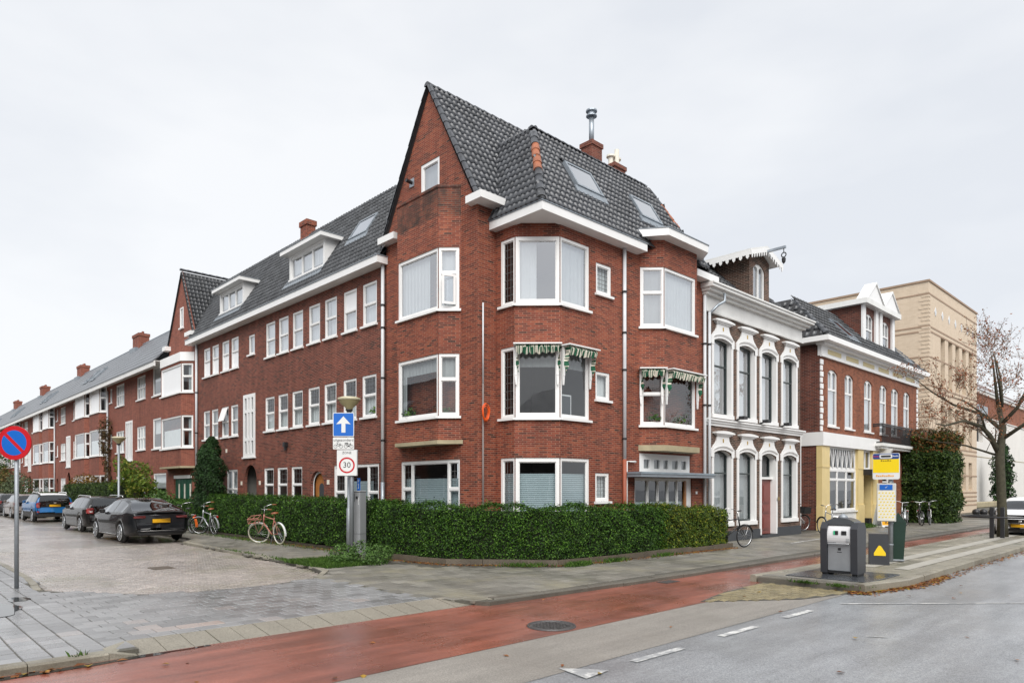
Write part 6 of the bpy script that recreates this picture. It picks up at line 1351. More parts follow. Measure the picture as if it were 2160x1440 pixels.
def car(name, label, loc, rz, S, group='cars parked along the side street', scale=1.):
    """lofted car. x forward, z up. S: tables top(x), belt(x), w(x), roofw(x), plus glass ranges and wheel positions"""
    T = empty(name, loc, label, 'car', group, rz, True); T.scale = (scale,) * 3
    L_ = S['L']; xs = np.array(sorted(set(np.round(np.concatenate([np.linspace(0, L_, 75), [.02, .05, .09, L_ - .02, L_ - .05, L_ - .09]]), 3))))
    top = smooth_tab(S['top'], xs); belt = smooth_tab(S['belt'], xs); w_ = smooth_tab(S['w'], xs); rw = smooth_tab(S['rw'], xs); bot = smooth_tab(S['bot'], xs)
    RA = S['R'] + .055; secs = []
    for i, x in enumerate(xs):
        W, zt, zb, zl = w_[i], top[i], belt[i], bot[i]; zb = min(zb, zt - .015); arch = zl
        for wx in S['wheels']:
            if abs(x - wx) < RA: arch = max(arch, S['R'] + math.sqrt(RA ** 2 - (x - wx) ** 2))
        za = min(arch, zb - .1); cab = zt - zb; roofw = min(rw[i], W * .97)
        f = min(1, max(0, (cab - .05) / .3)); gb = W * (.985 - .05 * f); gt = roofw * f + (W * .93) * (1 - f)
        midz = zl + (zb - zl) * .55
        sec = [(0, zl + .02), (W * .9, max(zl + .0, za - .03)), (W * .975, max(zl + .06, za)), (W * .995, max(midz - .1, za + .012)), (W, max(midz + .04, za + .025)), (W * .985, max(zb - .06, za + .04)), (W * .965, zb), (gb, zb + .012 + .02 * f), (gt + .02 * f, zt - .05 * f - .012), (gt - .07, zt - .008), (gt * .5, zt + .008 * f), (0, zt + .012 * f)]
        secs.append(sec)
    R_ = len(secs[0]); V = []
    for i, x in enumerate(xs):
        bul = S.get('bulge', .06)
        for j, (y, z) in enumerate(secs[i]): V.append((x, y, z))
    parts = {}
    def add(key, f4): parts.setdefault(key, []).append(f4)
    n = len(xs)
    for i in range(n - 1):
        xm = (xs[i] + xs[i + 1]) / 2; cab = min(top[i] - belt[i], top[i + 1] - belt[i + 1])
        for j in range(R_ - 1):
            zc = (secs[i][j][1] + secs[i][j + 1][1]) / 2
            key = 'body'
            if j == 7 and cab > .1 and S['side'][0] < xm < S['side'][1] and not any(a < xm < b for a, b in S['pillars']): key = 'side_window'
            elif j >= 9 and S['rear'][0] < xm < S['rear'][1]: key = 'rear_window'
            elif j >= 9 and S['front'][0] < xm < S['front'][1]: key = 'windscreen'
            elif j in (7, 8) and cab > .1 and S['side'][0] - .1 < xm < S['side'][1] + .1 and S.get('blackpillar'): key = 'pillar_trim'
            elif j >= 8 and S.get('roofmat') and zc > S['roofz']: key = 'roof'
            elif j <= 1: key = 'underbody'
            elif j <= 2 and S.get('clad'): key = 'cladding'
            for sgn in (1, -1): add(key + ('' if key in ('body', 'underbody', 'cladding', 'roof', 'pillar_trim', 'rear_window', 'windscreen') else ('_l' if sgn > 0 else '_r')), (i, j, sgn))
    mats = {'body': S['paint'], 'side_window': mCARGL, 'rear_window': mCARGL, 'windscreen': mCARGL, 'roof': S.get('roofmat'), 'underbody': mTRIM, 'cladding': mTRIM, 'pillar_trim': mTRIM}
    for key, fs in parts.items():
        m = MB(); idx = {}
        def vid(i, j, s):
            k = (i, j, s if j not in (0, R_ - 1) else 0)
            if k not in idx: x, y, z = V[i * R_ + j]; idx[k] = len(m.v); m.v.append((x, y * s, z))
            return idx[k]
        for i, j, s in fs:
            q = (vid(i, j, s), vid(i, j + 1, s), vid(i + 1, j + 1, s), vid(i + 1, j, s)); m.f.append(q if s > 0 else q[::-1])
        if key == 'body':
            for i in (0, n - 1):
                for s in (1, -1):
                    q = [vid(i, j, s) for j in range(R_)]; m.f.append(tuple(q))
        base = key.replace('_l', '').replace('_r', '') if key.endswith(('_l', '_r')) else key
        nm = {'pillar_trim': 'window_trim'}.get(base, base)
        m.build(nm, mats[base], T, True)
    MB().box(.35, L_ - .4, -w_.max() * .72, w_.max() * .72, .3, max(.6, S['floor'])).build('interior', mDARK, T)
    for sx in S.get('seats', (L_ * .42, L_ * .62)):
        for sy in (-.36, .36): MB().bbox(sx, sx + .12, sy - .22, sy + .22, .6, S['floor'] + .45, .05).build('seat', mTRIM, T)
    for wx in S['wheels']:
        for s in (-1, 1):
            yc = s * (w_.max() - .115); wl = MB().ring((wx, yc, S['R']), (0, 1, 0), S['R'] - .055, .055, 28, 8).tube([(wx, yc - .1, S['R']), (wx, yc + .1, S['R'])], S['R'] - .05, 24).build('wheel', mTYRE, T, True)
            rm = MB(); yo = yc + s * .105
            rm.ring((wx, yo, S['R']), (0, 1, 0), S['R'] - .095, .014, 24, 5); rm.tube([(wx, yo - s * .02, S['R']), (wx, yo + s * .01, S['R'])], .055, 10)
            for k in range(10):
                t = 2 * math.pi * k / 10; a = Vector((math.cos(t), 0, math.sin(t))); c = Vector((wx, yo, S['R'])); p = Vector((-a.z, 0, a.x)) * .018
                rm.poly([c + a * .05 - p, c + a * .05 + p, c + a * (S['R'] - .1) + p * 1.3, c + a * (S['R'] - .1) - p * 1.3])
            rm.build('rim', mRIM, wl)
    for s in (-1, 1):
        mx_ = S['side'][1] - .25; zb = float(np.interp(mx_, xs, belt)); MB().bbox(mx_ - .05, mx_ + .1, s * (w_.max() + .02) - .07, s * (w_.max() + .02) + .09, zb + .0, zb + .14, .035).build('wing_mirror', S['paint'], T, True)
    return T, xs, top, belt, w_
def rbox(T, name, mat, x0, x1, y0, y1, z0, z1, b=.02, sym=True):
    for s in ((1, -1) if sym else (1,)):
        a, c = (y0, y1) if s > 0 else (-y1, -y0); MB().bbox(x0, x1, a, c, z0, z1, b).build(name, mat, T, True)
STREET = R(90)      # cars point up the side street, +Y
# dark fastback, nearest
pD = paint('anthracite_paint', (.006, .007, .009), .28)
S1 = dict(L=4.7, R=.335, wheels=(1.05, 3.87), paint=pD, floor=.8, side=(.95, 3.05), pillars=((1.85, 1.95),), rear=(.35, 1.35), front=(2.95, 3.6), seats=(1.7, 2.6),
  top=[(0, .5), (.01, .72), (.06, .97), (.3, 1.01), (.55, 1.09), (1.0, 1.27), (1.5, 1.385), (2.1, 1.42), (2.6, 1.385), (3.0, 1.25), (3.55, .99), (4.2, .87), (4.55, .74), (4.7, .5)],
  belt=[(0, .6), (.06, .9), (.6, .94), (1.2, .95), (2.5, .92), (3.4, .9), (3.7, .9), (4.3, .8), (4.7, .5)], w=[(0, .72), (.05, .79), (.2, .87), (.6, .915), (2, .92), (3.5, .915), (4.2, .87), (4.55, .76), (4.7, .6)],
  rw=[(0, .7), (.5, .68), (1.2, .6), (2.2, .585), (3, .62), (3.6, .7), (4.7, .7)], bot=[(0, .36), (.3, .26), (1, .2), (3.9, .2), (4.4, .22), (4.7, .3)])
c1, *_ = car('parked_car', 'dark anthracite fastback car parked nearest with a yellow plate', (7.25, 24.2, ZR), R(91), S1, scale=1.04)
rbox(c1, 'tail_light', mTAILD, -.012, .12, .45, .79, .8, .87, .02); rbox(c1, 'number_plate', mPLATE, -.03, .02, -.26, .26, .66, .775, .004, False); rbox(c1, 'bumper_strip', mCHROME, -.01, .05, -.6, .6, .4, .425, .008, False); rbox(c1, 'spoiler', mTRIM, -.02, .12, -.68, .68, .985, 1.005, .008, False)
rbox(c1, 'lower_bumper', mTRIM, -.02, .2, -.66, .66, .26, .39, .03, False); rbox(c1, 'side_sill', mCHROME, 1.5, 3.4, .895, .925, .25, .275, .008)
MB().tube([(1.55, 0, 1.35), (1.45, 0, 1.41)], [.02, .01], 6).build('aerial', mTRIM, c1)
# dark estate
S2 = dict(L=4.68, R=.33, wheels=(1.0, 3.68), paint=paint('black_brown_paint', (.008, .008, .008), .28), floor=.8, side=(.45, 3.0), pillars=((1.2, 1.28), (1.95, 2.03)), rear=(.02, .32), front=(2.95, 3.6), seats=(1.7, 2.6),
  top=[(0, .5), (.01, .9), (.05, 1.05), (.2, 1.3), (.36, 1.42), (.8, 1.46), (1.8, 1.48), (2.5, 1.45), (3.0, 1.28), (3.55, 1.02), (4.2, .92), (4.55, .78), (4.68, .5)],
  belt=[(0, .6), (.04, .96), (.6, .98), (2.5, .95), (3.5, .93), (4.3, .82), (4.68, .5)], w=[(0, .76), (.05, .82), (.2, .88), (.6, .905), (3.5, .905), (4.2, .86), (4.55, .76), (4.68, .6)],
  rw=[(0, .72), (.3, .62), (1.2, .63), (2.2, .62), (3, .64), (3.6, .7), (4.68, .7)], bot=[(0, .34), (.3, .25), (1, .2), (3.9, .2), (4.4, .22), (4.68, .3)])
c2, *_ = car('parked_car', 'black estate car with silver roof rails parked behind the fastback', (7.6, 31.9, ZR), R(91), S2)
rbox(c2, 'tail_light', mTAIL, -.02, .2, .6, .85, .78, 1.0, .03); rbox(c2, 'reversing_light', mTAILW, -.025, .05, .64, .76, .83, .9, .01); rbox(c2, 'number_plate', mPLATE, -.03, .02, -.26, .26, .72, .83, .004, False); rbox(c2, 'lower_bumper', mTRIM, -.02, .2, -.7, .7, .26, .42, .03, False)
for s in (-1, 1): MB().tube([(.5, s * .6, 1.44), (.6, s * .6, 1.5), (2.3, s * .6, 1.52), (2.5, s * .6, 1.47)], .018, 6).build('roof_rail', mCHROME, c2, True)
# blue crossover with white roof
mCW = paint('white_roof_paint', (.78, .79, .8), .25)
S3 = dict(L=4.3, R=.34, wheels=(.85, 3.5), paint=paint('blue_paint', (.01, .11, .3), .25), floor=.85, side=(.3, 2.9), pillars=((1.5, 1.56),), rear=(.02, .28), front=(2.85, 3.3), seats=(1.5, 2.4), roofmat=mCW, roofz=1.42, clad=True, blackpillar=True,
  top=[(0, .55), (.01, .95), (.05, 1.12), (.18, 1.4), (.32, 1.5), (.8, 1.55), (1.8, 1.56), (2.5, 1.53), (2.9, 1.38), (3.3, 1.1), (3.9, 1.0), (4.2, .85), (4.3, .55)],
  belt=[(0, .7), (.04, 1.04), (.6, 1.05), (2.5, 1.02), (3.4, 1.0), (4.0, .9), (4.3, .55)], w=[(0, .8), (.05, .85), (.2, .89), (.6, .91), (3.4, .91), (3.9, .87), (4.2, .78), (4.3, .62)],
  rw=[(0, .76), (.3, .66), (1.2, .68), (2.2, .67), (3, .68), (3.6, .72), (4.3, .7)], bot=[(0, .4), (.3, .3), (1, .25), (3.5, .25), (4.1, .28), (4.3, .35)])
c3, *_ = car('parked_car', 'bright blue crossover with a white roof and black wheel arches', (7.75, 43.6, ZR), R(91), S3)
rbox(c3, 'tail_light', mTAIL, -.02, .12, .66, .84, .78, 1.06, .03); rbox(c3, 'fog_light', mTAIL, -.02, .06, .7, .82, .52, .62, .02); rbox(c3, 'number_plate', mPLATE, -.03, .02, -.26, .26, .84, .95, .004, False); rbox(c3, 'plate_recess', mTRIM, -.012, .02, -.42, .42, .96, 1.02, .004, False); rbox(c3, 'lower_bumper', mTRIM, -.03, .25, -.78, .78, .28, .52, .04, False); rbox(c3, 'badge', mCHROME, -.025, .02, -.06, .06, 1.03, 1.07, .01, False)
for s in (-1, 1): MB().tube([(.5, s * .62, 1.53), (.6, s * .62, 1.6), (2.2, s * .62, 1.61), (2.4, s * .62, 1.54)], .018, 6).build('roof_rail', mCW, c3, True)
S4 = dict(S2); S4['paint'] = paint('taupe_paint', (.16, .13, .115), .3); c4, *_ = car('parked_car', 'brown silver car half hidden ahead of the blue crossover', (7.7, 50.2, ZR), R(90), S4); rbox(c4, 'tail_light', mTAIL, -.02, .2, .6, .85, .78, 1.0, .03)
S5 = dict(S2); S5['paint'] = paint('grey_black_paint', (.04, .04, .042), .3); c5, *_ = car('parked_car', 'dark grey car with red tail light behind the no parking sign pole', (7.7, 56.9, ZR), R(90), S5); rbox(c5, 'tail_light', mTAIL, -.02, .2, .6, .85, .8, .98, .03); rbox(c5, 'number_plate', mPLATE, -.03, .02, -.26, .26, .72, .83, .004, False)
S6 = dict(S2); S6['paint'] = paint('silver_paint', (.4, .41, .42), .3); c6, *_ = car('parked_car', 'pale silver car farthest up the side street at the left edge', (7.7, 63.8, ZR), R(90), S6); rbox(c6, 'tail_light', mTAIL, -.02, .2, .6, .85, .8, .98, .03)
# white hatchback at the right, front towards the camera
S7 = dict(L=3.6, R=.29, wheels=(.6, 3.0), paint=mCW, floor=.85, side=(.3, 2.5), pillars=((1.4, 1.48),), rear=(.02, .2), front=(2.3, 2.85), seats=(1.2, 2.0),
  top=[(0, .55), (.01, .9), (.1, 1.25), (.3, 1.44), (1.2, 1.48), (2.0, 1.46), (2.4, 1.3), (2.85, 1.03), (3.3, .93), (3.5, .82), (3.6, .55)], belt=[(0, .7), (.05, .95), (2.8, .94), (3.3, .85), (3.6, .55)], w=[(0, .74), (.1, .8), (.5, .82), (2.9, .82), (3.3, .78), (3.52, .7), (3.6, .6)],
  rw=[(0, .64), (.3, .58), (2, .58), (2.5, .62), (3.6, .66)], bot=[(0, .3), (.5, .2), (3, .2), (3.6, .24)])
c7, *_ = car('parked_car', 'white hatchback facing the camera behind the tree guard at the right edge', (33.5, 5.3, ZR), R(183), S7, 'cars on the main street')
rbox(c7, 'headlight', mTAILW, 3.42, 3.58, .42, .68, .64, .78, .03); rbox(c7, 'grille', mTRIM, 3.5, 3.62, -.4, .4, .56, .7, .02, False); rbox(c7, 'number_plate', mPLATE, 3.58, 3.64, -.26, .26, .42, .53, .004, False); rbox(c7, 'badge', mCHROME, 3.6, 3.64, -.05, .05, .6, .67, .01, False); rbox(c7, 'lower_bumper', mTRIM, 3.4, 3.63, -.5, .5, .26, .38, .02, False)

# ------------------------------------------------------------------ bicycles
mSPOKE = M('spoke', (.45, .46, .47), .35, .1, metal=.8); mSADB = M('brown_leather', (.25, .08, .03), .5, .15, 9); mSADK = M('black_saddle', (.015, .015, .015), .5, .1); mCRTYRE = M('cream_tyre', (.5, .48, .38), .7, .1)
def bicycle(label, loc, rz, frame, steer=0, tyre=None, saddle=None, fender=None, front_rack=False, rear_rack=True, basket=False, lean=0., step=False, bars=None, orange=False, group='parked bicycles'):
    """x forward, z up, rear hub at x=0"""
    B = empty('bicycle', loc, label, 'bicycle', group, rz, True); B.rotation_euler = (lean, 0, rz)
    r = .335; wb = 1.08; tyre = tyre or mTYRE; fender = fender or frame; bars = bars or mCHROME
    def wheel(M4, fen):
        w = MB().ring((0, 0, 0), (0, 1, 0), r - .02, .02, 32, 6); h = MB().ring((0, 0, 0), (0, 1, 0), r - .042, .008, 28, 4).tube([(0, -.05, 0), (0, .05, 0)], .025, 8)
        for k in range(18): t = 2 * math.pi * k / 18; h.tube([(0, .03 * (-1) ** k, 0), ((r - .045) * math.cos(t), 0, (r - .045) * math.sin(t))], .0022, 3, caps=False)
        for m in (w, h): m.v = [tuple(M4 @ Vector(v)) for v in m.v]
        wo = w.build('wheel', tyre, B, True); h.build('rim_and_spokes', mSPOKE, wo)
        if fen:
            f = MB(); pr = None
            for k in range(13):
                t = R(fen[0] + (fen[1] - fen[0]) * k / 12); q = [M4 @ Vector((math.cos(t) * (r + .02), y, math.sin(t) * (r + .02) - (abs(y) * .3))) for y in (-.03, 0, .03)]
                if pr: f.poly([pr[0], q[0], q[1], pr[1]]); f.poly([pr[1], q[1], q[2], pr[2]])
                pr = q
            f.build('mudguard', fender, B, True)
    wheel(Matrix.Translation((0, 0, r)), (20, 190))
    head0, head1 = Vector((wb - .2, 0, .62)), Vector((wb - .27, 0, .88)); ax = (head1 - head0).normalized()
    SM = Matrix.Translation(head0) @ Matrix.Rotation(steer, 4, ax) @ Matrix.Translation(-head0)
    wheel(SM @ Matrix.Translation((wb, 0, r)), (15, 150))
    bb = Vector((.42, 0, .29)); seat = Vector((.22, 0, .82)); f = MB()
    f.tube([bb, seat], .016, 8); f.tube([bb, head0 + Vector((.0, 0, .03))], .02, 8)
    if step: f.tube([bb + Vector((-.06, 0, .2)), Vector((.55, 0, .45)), head1 - ax * .05], .018, 8)
    else: f.tube([seat - Vector((0, 0, .06)), head1 - ax * .03], .016, 8)
    for y in (-.05, .05): f.tube([Vector((0, y, r)), bb], .009, 6).tube([Vector((0, y, r)), seat - Vector((0, 0, .1))], .008, 6)
    f.tube([head0 - ax * .03, head1 + ax * .03], .024, 8); f.build('frame', frame, B, True)
    k = MB()
    for y in (-.05, .05): k.tube([SM @ (head0 - ax * .02), SM @ Vector((wb - .14, y, .5)), SM @ Vector((wb, y, r))], .011, 6)
    k.build('fork', frame, B, True)
    hb = MB(); st = head1 + ax * .2; hb.tube([SM @ head1, SM @ st], .012, 6)
    hb.tube([SM @ (st + Vector((-.28, .3, .03))), SM @ (st + Vector((-.12, .29, .06))), SM @ (st + Vector((.04, .14, .04))), SM @ st, SM @ (st + Vector((.04, -.14, .04))), SM @ (st + Vector((-.12, -.29, .06))), SM @ (st + Vector((-.28, -.3, .03)))], .011, 7); hb.build('handlebar', bars, B, True)
    g = MB()
    for y in (-.3, .3): g.tube([SM @ (st + Vector((-.3, y, .03))), SM @ (st + Vector((-.17, y * .99, .05)))], .017, 7)
    g.build('grip', saddle or mSADK, B, True)
    sd_ = MB(); sd_.tube([seat, seat + Vector((-.02, 0, .1))], .012, 6); i0 = len(sd_.v)
    P = [(-.14, .0), (-.12, .09), (-.02, .085), (.06, .035), (.16, .018), (.17, 0), (.16, -.018), (.06, -.035), (-.02, -.085), (-.12, -.09)]; c = seat + Vector((0, 0, .11))
    for z, e in ((0, 1), (.035, .95), (.05, .6)): sd_.v += [tuple(c + Vector((x * e, y * e, z + (.02 if x < -.08 else 0)))) for x, y in P]
    n = len(P)
    for q in (0, 1): sd_.f += [(i0 + q * n + j, i0 + q * n + (j + 1) % n, i0 + (q + 1) * n + (j + 1) % n, i0 + (q + 1) * n + j) for j in range(n)]
    sd_.f.append(tuple(i0 + 2 * n + j for j in range(n))); sd_.build('saddle', saddle or mSADK, B, True)
    cr = MB().ring(bb, (0, 1, 0), .085, .008, 18, 4).tube([bb + Vector((0, .06, 0)), bb + Vector((.12, .07, -.11))], .009, 6).tube([bb + Vector((0, -.06, 0)), bb + Vector((-.12, -.07, .11))], .009, 6).box(bb.x + .08, bb.x + .17, .06, .15, bb.z - .125, bb.z - .105).box(bb.x - .17, bb.x - .08, -.15, -.06, bb.z + .105, bb.z + .125)
    cr.build('crank_and_pedals', mBLACK, B); MB().bbox(-.02, .5, -.075, -.045, .27, .36, .02).build('chain_case', mBLACK, B, True)
    MB().tube([(.3, .05, .27), (.2, .2, .0)], .009, 6).build('kickstand', mBLACK, B)
    if rear_rack:
        q = MB()
        for y in (-.06, .06): q.tube([(-.28, y, .72), (.14, y, .72)], .006, 5).tube([(0, y, r), (-.15, y, .72)], .005, 5)
        for x in (-.28, -.14, 0, .12): q.tube([(x, -.06, .72), (x, .06, .72)], .005, 5)
        q.build('rear_rack', bars, B); MB().bbox(-.32, -.29, -.035, .035, .64, .72, .01).build('rear_light', mTAIL, B)
    if front_rack:
        q = MB(); F = lambda x, y, z: SM @ Vector((x, y, z))
        for y in (-.2, .2): q.tube([F(wb - .12, y, .72), F(wb + .2, y, .72), F(wb + .2, y, .86), F(wb - .12, y, .86), F(wb - .12, y, .72)], .012, 6)
        for x in (wb - .12, wb + .04, wb + .2):
            for z in (.72, .86): q.tube([F(x, -.2, z), F(x, .2, z)], .01, 6)
        for y in (-.07, .07): q.tube([F(wb + .2, y, .72), F(wb + .2, y, .86)], .01, 6)
        q.tube([F(wb, .05, r), F(wb + .05, .1, .72)], .008, 5); q.build('front_rack', frame, B, True)
    if basket:
        q = MB(); F = lambda x, y, z: SM @ Vector((x, y, z)); a = [(wb - .2, -.2), (wb + .14, -.2), (wb + .14, .2), (wb - .2, .2)]
        for i in range(4): (x0, y0), (x1, y1) = a[i], a[(i + 1) % 4]; q.poly([F(x0, y0, .72), F(x1, y1, .72), F(x1 * 1.02, y1 * 1.1, .98), F(x0, y0 * 1.1, .98)])
        q.poly([F(x, y, .725) for x, y in a]); q.build('basket', mSADK, B)
    if orange:
        q = MB(); pr = None
        for k in range(7):
            t = R(120 + k * 12); c = (math.cos(t) * (r + .035), math.sin(t) * (r + .035) + r); v = [Vector((c[0], -.05, c[1])), Vector((c[0], .05, c[1]))]
            if pr: q.poly([pr[0], v[0], v[1], pr[1]])
            pr = v
        q.build('orange_mudguard', M('orange_paint', (.85, .16, .01), .4, .05), B)
    return B
mCORAL = paint('coral_paint', (.42, .17, .125), .35); mSILV = M('silver_frame', (.5, .52, .54), .3, .08, metal=.5); mBKF = paint('black_frame', (.015, .015, .016), .35); mWHF = paint('white_frame', (.72, .74, .75), .3)
bicycle('coral pink bicycle with a front rack parked against the side hedge', (9.42, 20.15, 0), R(96), mCORAL, R(46), mCRTYRE, mSADB, mWHF, front_rack=True, rear_rack=False, lean=R(-4))
bicycle('silver bicycle with brown saddle parked by the side hedge', (9.62, 26.0, 0), R(95), mSILV, R(48), mTYRE, mSADB, mSILV, lean=R(-3))
bicycle('black bicycle with an orange mudguard beside the nearest car', (9.35, 27.5, 0), R(97), mBKF, R(20), orange=True, lean=R(-4), step=True)
bicycle('dark bicycle with white handlebar between the estate and the low hedge', (9.2, 31.4, 0), R(92), mBKF, R(-20), lean=R(-3))
bicycle('dark bicycle showing only handlebar and rear beside the blue car', (9.0, 42.0, 0), R(88), mBKF, R(25))
bicycle('black bicycle leaning behind the hedge end with one wheel showing', (17.85, 10.35, 0), R(-33), mBKF, R(20), lean=R(8))
bicycle('white step-through bicycle with a black front basket in the alley', (26.75, 12.1, 0), R(-8), mWHF, R(-15), step=True, basket=True)
bicycle('grey bicycle standing upright behind the waste container', (25.4, 9.75, 0), R(44), mSILV, R(10), fender=mBKF)
bicycle('silver step-through bicycle in front of the shop wall', (35.3, 10.35, 0), R(185), mSILV, R(30), step=True, bars=mWHF)
bicycle('dark bicycle with a rack beside the ivy hedge', (36.6, 10.15, 0), R(200), mBKF, R(10), lean=R(4))
bicycle('black bicycle half behind the others against the ivy hedge', (37.7, 10.0, 0), R(195), mBKF, R(-10), lean=R(3))
# ------------------------------------------------------------------ signs, lamps, street furniture
mBLUE = M('sign_blue', (.005, .12, .5), .35, .04); mSRED = M('sign_red', (.5, .008, .015), .35, .04); mSWHITE = M('sign_white', (.72, .73, .72), .4, .04, 3, dirt=.12); mSGREY = M('sign_back', (.35, .36, .37), .5, .05); mINK = M('sign_ink', (.02, .02, .022), .5, .05)
TX = Matrix.Rotation(R(90), 4, 'X')
def tx(x, y, z): return Matrix.Translation((x, y, z)) @ TX
def disc(m, c, r, y, n=40): m.poly([(c[0] + r * math.cos(2 * math.pi * i / n), y, c[1] + r * math.sin(2 * math.pi * i / n)) for i in range(n)])
def rrect(x0, x1, z0, z1, r, n=5):
    P = []
    for cx, cz, a in ((x1 - r, z1 - r, 0), (x0 + r, z1 - r, 90), (x0 + r, z0 + r, 180), (x1 - r, z0 + r, 270)):
        for i in range(n + 1): t = R(a + 90 * i / n); P.append((cx + r * math.cos(t), cz + r * math.sin(t)))
    return P
def plate(name, mat, T, pts, y0, y1):
    m = MB(); n = len(pts); m.poly([(x, y0, z) for x, z in pts]); m.poly([(x, y1, z) for x, z in pts[::-1]])
    for i in range(n): (a, b), (c, d) = pts[i], pts[(i + 1) % n]; m.poly([(a, y0, b), (a, y1, b), (c, y1, d), (c, y0, d)])
    return m.build(name, mat, T)
def marks(n, h, mat, parent, M4, sx=1.):
    # print too small to read in the photograph: a row of letter-high strokes
    m = MB()
    for i in range(n):
        x = (i - (n - 1) / 2) * h * .62 * sx; q = h * (.5 if i % 3 else .7); m.v += [tuple(M4 @ Vector(p)) for p in ((x - h * .22 * sx, -h * .3, 0), (x + h * .22 * sx, -h * .3, 0), (x + h * .22 * sx, q - h * .3, 0), (x - h * .22 * sx, q - h * .3, 0))]; k = len(m.v); m.f.append((k - 4, k - 3, k - 2, k - 1))
    return m.build('small_print', mat, parent, kind='stuff')
# no parking sign, left
NP = empty('no_parking_sign', (2.0, 14.4, 0), 'round blue and red no parking sign on a grey pole at the left edge', 'road sign', None, YAW, True)
MB().tube([(0, 0, 0), (0, 0, 2.5)], .034, 12).build('pole', mGALV, NP, True)
n = 44; P = [(.29 * math.cos(2 * math.pi * i / n), 2.49 + .29 * math.sin(2 * math.pi * i / n)) for i in range(n)]
pb = plate('sign_panel', mSRED, NP, P, -.06, -.04); m = MB(); disc(m, (0, 2.49), .215, -.0625); m.build('blue_field', mBLUE, NP)
MB().poly([(-.17, -.064, 2.49 + .13), (-.13, -.064, 2.49 + .17), (.17, -.064, 2.49 - .13), (.13, -.064, 2.49 - .17)]).build('red_bar', mSRED, NP)
for z in (2.35, 2.62): MB().box(-.05, .05, -.04, .04, z - .02, z + .02).build('clamp', mGALV, NP)
# one-way / zone sign pole
OW = empty('one_way_sign', (9.05, 15.3, 0), 'blue one-way arrow sign above a zone 30 sign on a grey pole by the hedge', 'road sign', None, YAW, True)
MB().tube([(0, 0, 0), (0, 0, 3.62)], .055, 12).build('pole', mGALV, OW, True); MB().tube([(0, 0, .0), (0, 0, .32)], .058, 12).build('pole_sleeve', mINK, OW, True)
sx = -.19
plate('blue_sign', mSWHITE, OW, rrect(sx - .265, sx + .265, 3.02, 3.62, .03), -.08, -.06); plate('blue_field', mBLUE, OW, rrect(sx - .25, sx + .25, 3.035, 3.605, .025), -.083, -.0805)
MB().poly([(sx, -.0855, 3.53), (sx - .18, -.0855, 3.33), (sx - .05, -.0855, 3.345), (sx - .05, -.0855, 3.12), (sx + .05, -.0855, 3.12), (sx + .05, -.0855, 3.345), (sx + .18, -.0855, 3.33)]).build('arrow', mSWHITE, OW)
sb = plate('exception_plate', mSWHITE, OW, rrect(sx - .265, sx + .265, 2.7, 3.0, .02), -.08, -.06); text_part('uitgezonderd', .095, mINK, sb, tx(sx, -.083, 2.93))
def tiny_bike(x, z, s, motor):
    m = MB()
    for dx in (-.07, .07): m.ring((x + dx * s, -.083, z), (0, 1, 0), .042 * s, .004, 16, 4)
    for a, b in (((-.07, 0), (-.02, .06)), ((-.02, .06), (.05, .06)), ((.05, .06), (.07, 0)), ((-.02, .06), (0, 0)), ((0, 0), (.05, .06)), ((.05, .06), (.04, .1)), ((-.05, .09), (-.01, .09)), ((-.03, .09), (-.02, .06))): m.tube([(x + a[0] * s, -.083, z + a[1] * s), (x + b[0] * s, -.083, z + b[1] * s)], .004, 4)
    if motor: m.box(x - .1 * s, x - .03 * s, -.085, -.081, z + .06 * s, z + .085 * s); m.box(x - .02, x + .02, -.085, -.081, z - .01, z + .02)
    m.build('bicycle_symbol', mINK, sb)
tiny_bike(sx - .13, 2.775, 1, False); tiny_bike(sx + .13, 2.775, 1, True)
zx = -.1
zn = plate('zone_panel', mSWHITE, OW, rrect(zx - .25, zx + .25, 2.04, 2.68, .02), -.1, -.06); plate('zone_edge', mSGREY, OW, rrect(zx - .262, zx + .262, 2.028, 2.692, .02), -.06, -.05)
text_part('ZONE', .085, mINK, zn, tx(zx, -.103, 2.61)); m = MB(); nr = 44
for i in range(nr):
    t0, t1 = 2 * math.pi * i / nr, 2 * math.pi * (i + 1) / nr; m.poly([(zx + .2 * math.cos(t0), -.103, 2.3 + .2 * math.sin(t0)), (zx + .2 * math.cos(t1), -.103, 2.3 + .2 * math.sin(t1)), (zx + .16 * math.cos(t1), -.103, 2.3 + .16 * math.sin(t1)), (zx + .16 * math.cos(t0), -.103, 2.3 + .16 * math.sin(t0))])
m.build('red_ring', mSRED, zn); text_part('30', .2, mINK, zn, tx(zx, -.103, 2.3))
# parking meter
PM = empty('parking_meter', (9.33, 15.45, 0), 'grey parking ticket machine with a small blue sign on top beside the hedge', 'parking meter', None, YAW - R(28), True); PM.scale = (.78, .78, 1)
mPM = M('meter_grey', (.27, .28, .29), .45, .06, 3, dirt=.1)
MB().bbox(-.2, .2, -.16, .16, 0, 1.62, .012).build('cabinet', mPM, PM); MB().bbox(-.205, .205, -.165, .165, .56, .565, .001).build('joint', mINK, PM)
MB().bbox(-.21, .21, -.18, .17, 1.62, 1.66, .015).build('lid', mPM, PM)
MB().bbox(-.14, -.02, -.175, -.16, 1.38, 1.58, .006).build('screen', mINK, PM); MB().bbox(.03, .12, -.175, -.16, 1.45, 1.52, .006).build('card_slot', mINK, PM); MB().bbox(-.205, -.195, -.06, .06, 1.25, 1.45, .002).build('side_slot', mINK, PM)
MB().bbox(-.05, .08, -.012, .012, 1.66, 1.98, .01).build('parking_flag', mBLUE, PM); text_part('P', .12, mSWHITE, PM, tx(.015, -.0135, 1.9)); marks(4, .055, mSWHITE, PM, tx(.015, -.0135, 1.78) @ Matrix.Rotation(R(90), 4, 'Z'))
